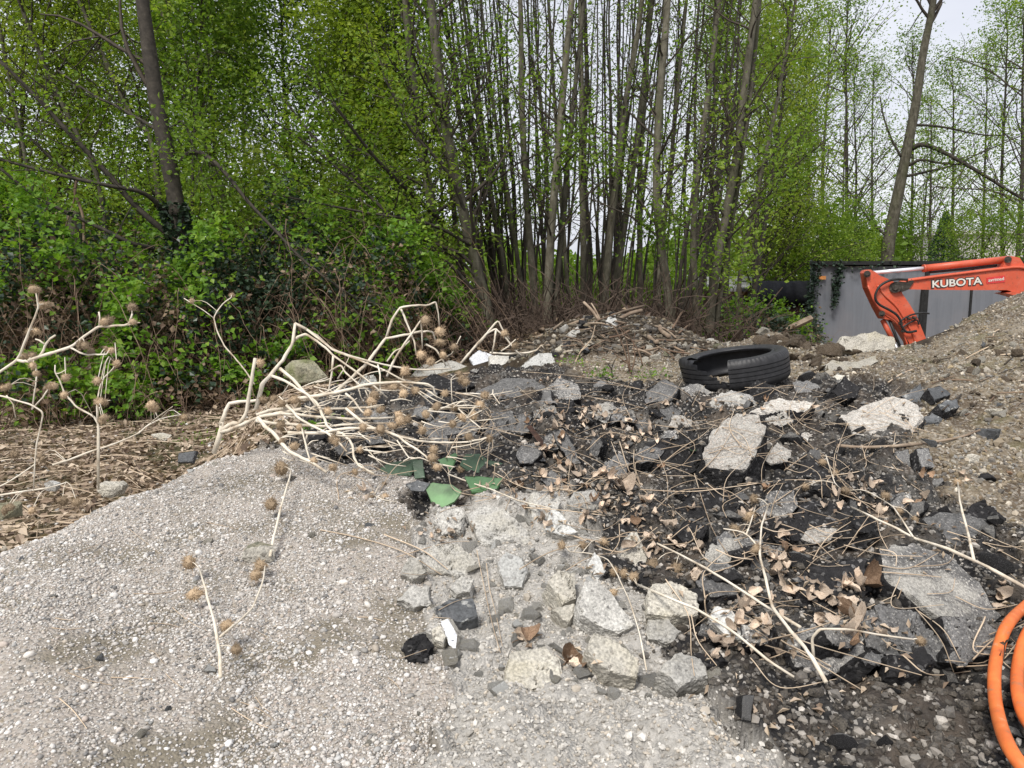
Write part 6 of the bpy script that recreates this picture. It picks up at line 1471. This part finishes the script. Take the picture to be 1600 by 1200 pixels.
# plants at the left, above the low ground; 4x crop origin (0,440)
def l4(pts): return [(a/4., 440+b/4.) for a, b in pts]
U = 2.05/F
def left(label, stems, burs, Y, br=9.):
    global ST
    ST = [(at(l4(p), yy if isinstance(yy, list) else [Y+yy]), w0*U/2.7, w1*U/2.7) for p, yy, w0, w1 in stems]
    BU = [(P(a/4, 440+b/4, Y+rnd.uniform(-.03, .03)), rnd.uniform(.85, 1.15)*br*Y/F) for a, b in burs]
    burdock(label, ST, BU, ST[0][0][0])
left('tall dried burdock stalk at the left edge with clustered burs at its tip', [([(-260,1000),(-160,720),(0,562),(110,490),(170,340),(210,240),(240,160),(232,110),(225,70)], 0., 8, 3.5), ([(180,495),(240,470),(340,440),(440,410),(530,340),(620,280),(700,278),(800,270),(815,235),(825,200)], 0., 8, 4.5), ([(440,412),(490,440),(540,458),(600,456),(665,455)], 0., 5, 4), ([(240,470),(265,440),(285,390),(310,360),(345,335)], 0., 6, 4.5), ([(285,392),(250,370),(222,358)], 0., 4.5, 4), ([(110,490),(160,500),(215,490)], 0., 8, 6), ([(620,282),(625,230),(620,190)], 0., 5, 4), ([(800,272),(850,255),(875,258)], 0., 4, 3)],
     [(208,48),(236,52),(260,148),(298,145),(190,312),(230,312),(205,525),(200,465),(500,395),(530,400),(570,440),(665,420),(695,430),(650,252),(680,245),(825,160),(830,252),(150,470)], 2.05)
left('thin dried burdock stalk with two nodding stems at the left edge', [([(-300,980),(-150,760),(0,710),(90,740),(200,770),(270,818),(255,900),(230,1000),(220,1090),(210,1300)], 0.1, 6, 3.5), ([(200,800),(225,640),(232,560)], 0.1, 4, 4), ([(200,800),(270,720),(300,670)], 0.1, 4, 4), ([(40,710),(85,770),(98,850)], 0.1, 4, 3)], [(20,665),(52,655),(310,655),(335,650),(225,575)], 2.15)
left('arched dried burdock stem left of the middle of the low ground', [([(615,1300),(618,900),(590,845),(480,785),(430,730),(400,690),(375,620),(345,570),(345,520)], 0.3, 7, 4), ([(350,575),(375,572),(415,550)], 0.3, 4, 3)], [(410,600),(400,710),(640,870),(650,850)], 2.35)
left('crooked dried burdock stem standing on the low ground', [([(610,1280),(612,900),(605,760),(625,660),(650,600),(700,550),(725,515)], 0.5, 7, 4), ([(610,760),(650,745),(690,742)], 0.5, 4, 3)], [(730,510),(610,620),(625,750),(655,755),(610,745)], 2.55)
left('long pale burdock stem lying across the low ground at left', [([(330,1145),(420,1120),(540,1070),(700,1020),(790,985),(870,945),(920,900),(1000,860),(1060,845),(1135,832)], [2.75,2.95,3.1], 8, 4), ([(990,860),(970,810),(948,775)], .95, 5, 4), ([(860,950),(930,890),(1000,835),(1080,780)], .95, 4, 3)], [(945,770),(960,790),(1150,850),(255,1090),(270,1110)], 2.9)
left('forked thin dried burdock stem rising before the thicket', [([(1590,640),(1550,580),(1480,490),(1400,400),(1360,320),(1335,228),(1360,180),(1400,130),(1445,100)], [2.75,2.85], 5.5, 4), ([(1335,228),(1280,185),(1220,148),(1150,105)], .8, 4.5, 3.5)], [(1450,85),(1200,122)], 2.85, 7.)
left('low dried burdock heads lying at the left foot of the gravel mound', [([(-40,1340),(150,1310),(300,1290),(400,1260),(415,1252)], .1, 6, 3), ([(-40,1300),(60,1250),(150,1190),(220,1140)], .2, 5, 4)], [(60,1410),(200,1430),(390,1370),(480,1380),(90,1080),(30,1430)], 2.35, 10.)
# foreground stalks on the gravel
def near(label, stems, burs, br):
    ST = []
    for pts, lift, w0, w1 in stems:
        q = surf(pts, lift); u = q[len(q)//2][1]/F; ST.append((q, w0*u/2.5, w1*u/2.5))
    BU = []
    for px, py, l in burs:
        q = surf([(px, py)], l)[0]; BU.append((q, br*rnd.uniform(.9, 1.1)*q[1]/F))
    burdock(label, ST, BU, ST[0][0][0])
near('short dried burdock stalk lying on the gravel beside the mossy stone', [([(422,870),(428,845),(440,800),(452,760),(455,745)], [.005,.03,.05,.06,.06], 6.5, 4)], [(440,740,.05),(424,797,.05)], 15)
near('dried burdock stalk with dark burs at the lower left on the gravel', [([(345,1075),(345,1040),(335,985),(322,935),(312,900)], [.06,.06,.06,.06,.05], 8, 5), ([(345,1010),(372,985),(395,960),(412,915),(415,885)], [.06,.05,.04,.04,.03], 6, 4)], [(297,890,.05),(304,938,.04),(355,990,.05),(370,1028,.05),(408,890,.03),(400,905,.03)], 16)
near('branched pale burdock stalk at the bottom right of centre', [([(1290,1075),(1262,1030),(1235,1005),(1205,968),(1195,920),(1186,880),(1190,830),(1200,798)], [.03,.05,.07,.08,.08,.07,.06,.05], 9, 5), ([(1188,872),(1170,850),(1158,843),(1130,838)], .06, 5, 3), ([(1165,848),(1172,830),(1180,800)], .06, 4, 3)], [(1178,790,.06),(1171,818,.06),(1148,835,.05),(1180,870,.06)], 11)
near('short pale burdock stalk with one bur at the lower right', [([(1272,1050),(1268,1010),(1280,998),(1320,996),(1380,1003),(1425,1009)], [.03,.05,.06,.05,.04,.04], 7.5, 5)], [(1437,1010,.035)], 13)
near('long straight dried burdock stalk crossing the concrete heap', [([(995,918),(1040,942),(1085,962),(1140,996),(1200,1042),(1240,1066)], [.02,.04,.05,.05,.04,.03], 7, 7)], [(975,900,.02),(990,905,.02)], 11)
near('long straight dried stalk right above the rounded concrete block', [([(1003,842),(1050,866),(1120,906),(1190,955),(1250,990)], [.02,.03,.04,.05,.04], 6, 7)], [(1020,885,.01),(1055,892,.01)], 13)
near('pale dried stalk forking across the layered slab at the right', [([(1600,928),(1540,895),(1480,868),(1430,850),(1405,835),(1360,812),(1330,795)], [.05,.05,.05,.04,.04,.03,.02], 8, 5), ([(1522,888),(1510,840),(1500,805),(1496,772)], [.05,.07,.08,.08], 6, 4.5), ([(1426,848),(1408,820),(1395,800),(1380,790)], .05, 4, 3)], [(1495,765,.07),(1320,770,.02),(1405,805,.04),(1383,783,.05),(1430,815,.02)], 9)
near('thin dried burdock twig with burs over the concrete heap', [([(1010,1055),(1000,1000),(985,950),(965,905),(950,880),(920,870),(890,868)], .03, 3.5, 2.5)], [(878,858,.03),(910,855,.02),(958,930,.02),(960,895,.01),(943,850,.02)], 10)
near('bent dry burdock twig hanging over the green sheet', [([(700,745),(730,757),(770,770),(810,788),(860,800)], .03, 4, 3)], [(720,738,.03),(675,726,.03)], 9)
near('scattered burdock heads among the strands on the right of the slab', [([(1290,715),(1296,735),(1304,760),(1320,775)], .03, 3, 2)], [(1285,725,.02),(1305,742,.02),(1317,770,.02),(1258,762,.01)], 8)
near('burdock heads lying on the pale gravel crest', [([(585,775),(600,782),(620,785)], .005, 3, 2)], [(600,757,.0),(578,778,.0),(602,776,.0)], 8)

# ------------------------------------------------------------------ dead leaves
def dleaf(seed, lobes=5, depth=.35, curl=1.):
    rs = np.random.default_rng(seed); nr, na = 5, 40
    a = np.linspace(0, 2*math.pi, na, endpoint=False)
    if lobes: R = .5*(1-depth*.5+depth*.5*np.cos(lobes*a))*(1-.12*np.abs(np.sin(lobes*2.5*a)))
    else: R = .5*(.62+.38*np.abs(np.cos(a))**1.6)*(1+.03*np.cos(14*a))
    V = [(0, 0, 0)]; 
    for i in range(1, nr+1):
        f = i/nr; V += list(zip(f*R*np.cos(a), f*R*np.sin(a), 0*a))
    V = np.array(V); k1, k2, k3 = rs.uniform(-.9, 1.7)*curl, rs.uniform(.2, 2.0)*curl, rs.uniform(-1.2, 1.2)*curl
    x, y = V[:, 0].copy(), V[:, 1].copy()
    V[:, 2] = k1*x*x+k2*y*y+k3*x*y+.16*fbm(V*4+seed, 3, seed)+.018*np.cos(lobes*np.arctan2(y, x))*np.hypot(x, y)*4
    V[:, 0] = x*(1-.25*abs(k1)*np.abs(x)); V[:, 1] = y*(1-.35*abs(k2)*np.abs(y))
    T = [(0, 1+j, 1+(j+1) % na) for j in range(na)]
    Q = [(1+(i-1)*na+j, 1+i*na+j, 1+i*na+(j+1) % na, 1+(i-1)*na+(j+1) % na) for i in range(1, nr) for j in range(na)]
    return V, np.array(T), np.array(Q)
def leaf_meshes(mat, n, seed):
    out = []
    for i in range(n):
        V, T, Q = dleaf(seed+i, (0, 3, 0, 0, 2)[i % 5], rnd.uniform(.2, .34), rnd.uniform(.9, 1.9)); mb = MB(); mb.add(V, T, Q)
        st_ = [(-.5 if i % 5 > 1 else -.42, 0, .0), (-.7, .05, .03), (-.85, .02, .07)]
        mb.tube(smooth_line(st_, 6), .012, 4)
        out.append(make_mesh('dead_leaf', np.concatenate(mb.V), [np.concatenate(mb.T), np.concatenate(mb.Q)], [mat], smooth=True))
    return out
LM = leaf_meshes(M_DLEAF, 8, 10); LB = leaf_meshes(M_DLEAFB, 5, 40)
CL = [ # px, py, spread x, spread y, count, size m
 (885,655,28,16,26,.05),(865,700,20,18,14,.05),(960,655,34,14,18,.05),(985,690,28,14,18,.05),(880,752,26,14,18,.055),(930,760,22,14,14,.05),(968,765,14,10,6,.06),
 (1000,800,26,16,12,.05),(1020,840,20,18,12,.055),(1050,880,24,20,12,.055),(960,800,24,14,12,.05),(1130,640,40,10,10,.045),(1060,640,26,10,10,.045),
 (1225,860,14,20,12,.05),(1205,905,24,16,12,.055),(1240,930,30,10,10,.055),(1310,930,20,12,6,.06),(1340,915,16,6,3,.07),(1325,970,22,16,8,.055),(1350,995,22,12,8,.055),
 (1330,765,24,14,12,.05),(1370,800,30,14,12,.05),(1420,790,34,18,10,.045),(1180,800,16,14,6,.045),(1160,960,24,14,10,.055),(1190,1000,22,12,8,.055),(1130,1010,18,12,8,.055),
 (870,600,24,8,6,.04),(850,820,14,10,6,.04),(690,830,22,12,8,.04),(580,775,14,6,3,.045),(800,760,22,10,8,.045),(895,1035,14,8,4,.055),(825,1000,10,6,2,.055),
 (1560,945,14,14,4,.06),(1500,740,30,16,5,.045),(1300,650,26,10,8,.045),(1260,640,30,10,6,.04),(1440,680,30,14,5,.04),(1100,780,30,16,6,.045),(1400,1060,40,14,6,.055),(1150,1120,60,30,8,.055),(1300,1120,60,30,6,.055),
 (760,650,30,12,8,.045),(830,640,26,12,8,.045),(930,890,10,10,3,.04),(1480,850,40,14,6,.05)]
nl = 0; litter_c = []
for (px, py, sx, sy, n, s) in CL:
    for i in range(n+4):
        q, nn = shit(px+rnd.gauss(0, sx), py+rnd.gauss(0, sy))
        if i >= n*.8 or nl >= 298: litter_c.append((q, nn, s)); continue
        br = rnd.random() < .13
        o = link('dead_leaf', (LB if br else LM)[rnd.randrange(5 if br else 8)], None, q+nn*.004+np.array([0, 0, .004+.012*rnd.random()**2])); nl += 1
        sc = s*rnd.uniform(.45, .98)*(1.1 if br else 1); o.scale = (sc, sc*rnd.uniform(.6, 1.), sc*rnd.uniform(.7, 1.5))
        nv = Vector(nn)*.45+Vector((0, -.12, .6)); nv.normalize()
        o.rotation_euler = rotmat(nv, rnd.uniform(0, 6.28), rnd.gauss(0, .42), rnd.uniform(0, 6.28)).to_euler()
        tag(o, 'curled dark brown dead leaf lying on the rubble' if br else 'curled pale tan dead leaf lying on the rubble', 'dead leaf', 'brown dead leaves on the rubble' if br else 'tan dead leaves on the rubble')
# bits of leaf too small to count
C = np.concatenate([np.array([q for q, _, _ in litter_c])]+[np.array([shit(px+rnd.gauss(0, sx*1.3), py+rnd.gauss(0, sy*1.3))[0] for _ in range(n*2)]) for (px, py, sx, sy, n, s) in CL])
C = C+np.array([0, 0, .006])+rng.normal(size=C.shape)*np.array([.006, .006, .002])
V, T = leaves_np(C, rng.uniform(.008, .03, len(C)), .45, 1.6, .4)
tag(link('leaf_scraps', make_mesh('leaf_scraps', V, [T], [M_LITTER], tint=np.repeat(.35+.65*rng.random(len(C)), 4))), 'scraps of dead leaf caught between the rubble', 'leaf scraps', kind='stuff')
# particular leaves
def special(label, px, py, s, mesh, yaw, tilt, mat=None):
    q, nn = shit(px, py); o = link('dead_leaf', mesh, None, q+np.array([0, 0, .012])); o.scale = (s, s*.85, s)
    o.rotation_euler = rotmat(Vector((nn[0]*.4, -.35, .7)).normalized(), yaw, tilt, .5).to_euler(); tag(o, label, 'dead leaf')
special('broad tan lobed leaf standing out below the steep granular chunk', 975, 768, .085, LM[0], .4, .2)
special('large brown leaf with upturned edges left of the cracked slab', 1357, 917, .09, LB[2], 1.2, .3)
special('pinkish tan leaf between the dark masses at the lower right', 1315, 958, .085, LM[6], .8, .4)
special('rust brown leaf on the rubble behind the black masses', 1032, 734, .035, LB[0], .2, .4)
special('dark purple brown leaf at the bottom edge next to the flat tan block', 893, 1038, .075, LB[2], 2.2, .5)
special('single brown leaf on the grey crumbs at the bottom of the heap', 828, 998, .055, LB[3], .6, .1)
o = link('green_leaf', make_mesh('green_leaf', dleaf(77, 0)[0], list(dleaf(77, 0)[1:]), [M_GRN2], smooth=True), None, shit(1083, 711)[0]+np.array([0, 0, .012])); o.scale = (.03, .03, .03); tag(o, 'tiny bright green leaf left of the large aggregate slab', 'leaf')

# ------------------------------------------------------------------ dry stems and strands lying across the rubble
def strand(pts, r, lift, label=None, group=None, name='dry_stem', mat=None, cat='dry stem', ns=5):
    ln = smooth_line(np.array(pts, float), max(8, int(sum(math.hypot(b[0]-a[0], b[1]-a[1]) for a, b in zip(pts, pts[1:]))/9)))
    Q_ = np.array([shit(px, py)[0] for px, py in ln])
    y = Q_[:, 1].copy(); k_ = np.ones(5)/5
    for _ in range(3):                                       # keep the stem off the hollows it bridges
        y = np.minimum(y, np.convolve(np.pad(y, 2, 'edge'), k_, 'valid'))
    W = np.array([P(px, py, yy) for (px, py), yy in zip(ln, y)])
    d = W-np.array([0, 0, EYE]); d /= np.linalg.norm(d, axis=1)[:, None]
    W = W-d*(lift+r); m = MB(); m.tube(W, np.linspace(r, r*.6, len(W)), ns, cap=False)
    o = m.build(name, mat or M_HAY, smooth=True, origin=W[0]); tag(o, label, cat, group); return o
strand([(1308,696),(1345,699),(1400,697),(1450,692),(1500,683),(1531,672)], .0075, .02, 'thick brown bent stick lying across the foot of the slope', cat='stick', mat=M_WOOD, name='stick', ns=8)
for pts in ([(780,628),(900,598),(1010,610),(1060,625)], [(800,580),(860,584),(930,592),(1000,608)], [(1030,728),(1065,700),(1095,682),(1118,662)], [(1010,745),(1040,720),(1070,702),(1100,690)],
            [(1000,765),(1080,768),(1150,760),(1230,750),(1300,752)], [(1020,800),(1060,768),(1130,765),(1170,790)], [(1190,655),(1230,680),(1275,720),(1310,745),(1340,770)], [(1230,660),(1290,720),(1330,770),(1370,800)],
            [(1225,735),(1270,705),(1330,680),(1390,665)], [(1300,760),(1310,700),(1325,660)], [(1180,660),(1260,655),(1330,665),(1380,660)], [(1210,785),(1250,760),(1300,745)], [(1085,740),(1100,790),(1115,830),(1140,870)],
            [(955,690),(975,735),(1010,770),(1040,790)], [(968,690),(985,740),(1015,775)], [(885,775),(940,745),(1000,720)], [(760,880),(765,920),(775,960),(785,1010)], [(745,860),(755,910),(768,970),(782,1020)],
            [(600,835),(660,860),(700,890)], [(500,828),(560,840),(630,862),(690,898)], [(620,870),(700,848),(750,846)], [(1040,905),(1075,960),(1080,1020),(1085,1056)], [(1080,960),(1090,1000),(1120,1040)],
            [(1200,1000),(1260,985),(1330,960),(1400,930)], [(1220,990),(1280,1010),(1350,1030),(1440,1055)], [(1220,1000),(1300,1050),(1350,1080)], [(1430,950),(1470,1000),(1490,1050)], [(1435,955),(1475,985),(1500,1030)],
            [(1340,870),(1380,840),(1420,835)], [(1250,900),(1280,870),(1330,850),(1380,838)], [(1210,815),(1260,835),(1310,880)], [(1560,880),(1590,905),(1610,910)], [(1480,830),(1540,850),(1600,880)], [(1500,815),(1560,845),(1600,860)]):
    strand(pts, rnd.uniform(.0012, .002), rnd.uniform(.006, .02), 'long thin dry strand trailing over the rubble', 'long dry strands over the rubble')
for i in range(250):
    reg = rnd.random()
    if reg < .72: px, py = rnd.uniform(700, 1440), rnd.uniform(600, 880)
    elif reg < .9: px, py = rnd.uniform(1060, 1600), rnd.uniform(850, 1060)
    else: px, py = rnd.uniform(560, 760), rnd.uniform(640, 760)
    if px < 860 and py > 770: continue
    L = rnd.uniform(35, 150); a = rnd.gauss(-.25, .75); b = rnd.gauss(0, .22)*L; c, s = math.cos(a), math.sin(a)
    pts = [(px-L/2*c, py-L/2*s*.6), (px-b*s, py+b*c*.6), (px+L/2*c, py+L/2*s*.6)]
    if not all(-200 < p[0] < 1800 and 560 < p[1] < 1190 for p in pts): continue
    strand(pts, rnd.uniform(.0009, .0019), rnd.uniform(.004, .022), 'short thin dry stem lying on the asphalt rubble', 'short dry stems on the rubble')
for i in range(26):
    px, py = rnd.uniform(60, 740), rnd.uniform(790, 1120); L = rnd.uniform(25, 80); a = rnd.uniform(-.5, 1.)
    strand([(px, py), (px+L*.5*math.cos(a), py+L*.5*math.sin(a)+rnd.uniform(-6, 6)), (px+L*math.cos(a), py+L*math.sin(a))], rnd.uniform(.0006, .0012), .003, 'thin dry stem lying on the pale gravel', 'dry stems on the pale gravel')
# rusty bar
q0, q1 = shit(826, 676)[0], shit(853, 712)[0]; m = MB(); d = q0-q1; q0 = q0+np.array([0, -.03, .03]); q1 = q1+np.array([0, -.03, .03]); m.tube([q0, q1], .0095, 4); m.tube([q0+np.array([.008, 0, .004]), q1+np.array([.008, 0, .004])], .006, 4)
tag(m.build('iron_bar', simple('rusty_iron', [(.3, (.02, .012, .010)), (.6, (.065, .035, .025)), (.8, (.12, .065, .045))], 30, bump=.4), origin=q0), 'rusty dark iron bar slanting down through the rubble', 'bar')

# ------------------------------------------------------------------ debris heap: sticks, planks and bark
def stick(a, b, r, label, group=None, mat=None, name='stick', cat='stick', ns=7, lift=.04):
    A, B = shit(*a)[0], shit(*b)[0]; L = B-A; yy = min(A[1], B[1])
    A = A+np.array([0, -.03, lift]); B = B+np.array([0, -.03, lift]); m = MB(); M_ = (A+B)/2+rng.normal(size=3)*np.linalg.norm(L)*.03
    ln = smooth_line([A, M_, B], 10); m.tube(ln, r*(1+.04*rng.normal(size=10)), ns); return tag(m.build(name, mat or M_WOOD, smooth=True, origin=A), label, cat, group)
stick((838,533), (912,505), .018, 'long pale stick leaning on the left flank of the debris heap')
stick((849,523), (847,509), .017, 'short sawn stub standing at the left foot of the debris heap', lift=.06)
stick((865,520), (880,508), .013, 'short slanting stick beside the sawn stub')
def heapstick(a, b, Y0, Y1, r, label):
    A, B = P(*a, Y0), P(*b, Y1); m = MB(); ln = smooth_line([A, (A+B)/2+np.array([0, 0, .012]), B], 10); m.tube(ln, r*(1+.04*rng.normal(size=10)), 7)
    tag(m.build('stick', M_WOOD, smooth=True, origin=A), label, 'stick')
heapstick((912,472), (936,500), 7.9, 7.75, .015, 'pale stick pointing up left out of the debris heap top')
heapstick((924,474), (938,500), 8.0, 7.8, .008, 'thin stick beside the pale stick at the debris heap top')
heapstick((946,497), (1006,478), 7.75, 8.2, .012, 'long straight branch on the crest of the debris heap')
heapstick((968,498), (1003,485), 7.7, 7.85, .019, 'thick split log on the crest of the debris heap')
stick((1030,516), (1044,532), .021, 'thick round log end on the right flank of the debris heap')
stick((1012,532), (1025,541), .02, 'thick short log below the round log end')
stick((1050,518), (1092,524), .012, 'reddish bark strip at the right of the debris heap', mat=M_CANE)
stick((1060,526), (1110,520), .011, 'second reddish bark strip at the right foot of the debris heap', mat=M_CANE)
for i in range(130):
    px, py = rnd.gauss(960, 80), rnd.uniform(490, 556)
    if py < 492+abs(px-960)*.28: continue
    a = rnd.uniform(-.6, .9); L = rnd.uniform(14, 50)
    stick((px-L/2*math.cos(a), py-L/2*math.sin(a)*.6), (px+L/2*math.cos(a), py+L/2*math.sin(a)*.6), rnd.uniform(.003, .010), 'weathered stick lying on the dark debris heap', 'sticks on the debris heap', lift=.02, ns=5, mat=rnd.choice([M_WOOD, M_TWIG, M_TWIG, M_CANE]))
for i in range(36):
    px, py = rnd.uniform(1400, 1620), rnd.uniform(520, 640)
    L = rnd.uniform(14, 55); a = rnd.uniform(-.8, .1)
    if py < 560 and px < 1500: continue
    stick((px-L/2*math.cos(a), py-L/2*math.sin(a)), (px+L/2*math.cos(a), py+L/2*math.sin(a)), rnd.uniform(.002, .0055), 'dry stick lying on the earthy mound', 'sticks on the earthy mound', lift=.006, ns=5, mat=rnd.choice([M_WOOD, M_TWIG, M_CANE, M_HAY]))
# bare twiggy plants standing
def twigplant(label, base, stems, mat=None, w=3.):
    b_ = shit(*base)[0]; t = thing('bare_plant', label, 'bare plant', b_)
    for pts in stems:
        m = MB(); m.tube(smooth_line([P(px, py, b_[1]) for px, py in pts], 12), np.linspace(w, w*.35, 12)*mpp(b_[1])/2, 5); m.build('stem', mat or M_CANE, t, True)
twigplant('bare dark twiggy plant standing before the debris heap', (985,586), [[(985,588),(983,560),(978,530),(968,512)],[(984,580),(975,545),(962,515),(955,508)],[(985,585),(992,560),(990,540),(992,520)],[(1004,572),(998,550),(984,528),(970,512)],[(984,570),(970,560),(960,552)]])
twigplant('thin bare weed stem left of the bare dark plant', (958,590), [[(957,592),(956,575),(962,560)],[(956,578),(950,568)]], M_DARKBARK)
twigplant('pale dry bare plant on the earthy mound in front of the excavator arm', (1473,515), [[(1474,518),(1462,494),(1447,470),(1436,455),(1420,432),(1405,425)],[(1462,494),(1475,490),(1492,488)],[(1447,470),(1458,466),(1470,467)],[(1470,515),(1450,500),(1430,485),(1412,478)],[(1440,458),(1425,452),(1405,470)]], M_STRAW, 3.2)
twigplant('curved yellowish dry stem left of the debris heap', (905,560), [[(896,572),(908,548),(924,530),(930,508)],[(908,548),(918,540)]], M_HAY)

# ------------------------------------------------------------------ orange hose in the lower right corner
def hose():
    M_H = simple('orange_hose_plastic', [(.32, (.34, .16, .08)), (.42, (.60, .14, .035)), (.62, (.68, .18, .045)), (.75, (.62, .30, .17))], 26, rough=.55, bump=.15, bdist=.001)
    m = MB(); pa = [(1640,925),(1600,958),(1575,985),(1562,1015),(1553,1060),(1556,1120),(1580,1190),(1640,1260)]
    ln = smooth_line([surf([p], .045)[0] for p in pa], 40); m.tube(ln, .0118, 14)
    m2 = MB(); pb = [(1660,945),(1625,975),(1603,1005),(1590,1050),(1590,1100),(1610,1150),(1670,1200)]
    t = thing('hose', 'bright orange hose looping into the lower right corner', 'hose', ln[20])
    m.build('loop', M_H, t, True); ln = smooth_line([surf([p], .05)[0] for p in pb], 40); m2.tube(ln, .0118, 14); m2.build('loop', M_H, t, True)
    q = shit(1567, 1035)[0]
    t = thing('bare_plant', 'tiny dark withered sprig in front of the orange hose', 'bare plant', q); y = q[1]-.09
    m = MB(); m.tube(smooth_line([P(x, yy, y) for x, yy in ((1560,1050),(1568,1030),(1570,1008),(1576,1000))], 10), .0012, 4); m.tube(smooth_line([P(x, yy, y) for x, yy in ((1568,1030),(1574,1018),(1578,1012))], 6), .001, 4)
    m.build('stem', M_DARKBARK, t)
    C = np.array([P(x, yy, y) for x, yy in ((1566,1005),(1572,1003),(1578,1010),(1564,1022),(1571,1020),(1560,1038))]); V, T = leaves_np(C, .016, .5)
    link('leaves', make_mesh('leaves', V-q, [T], [M_BROWNL], tint=np.full(len(V), .2)), t)
hose()
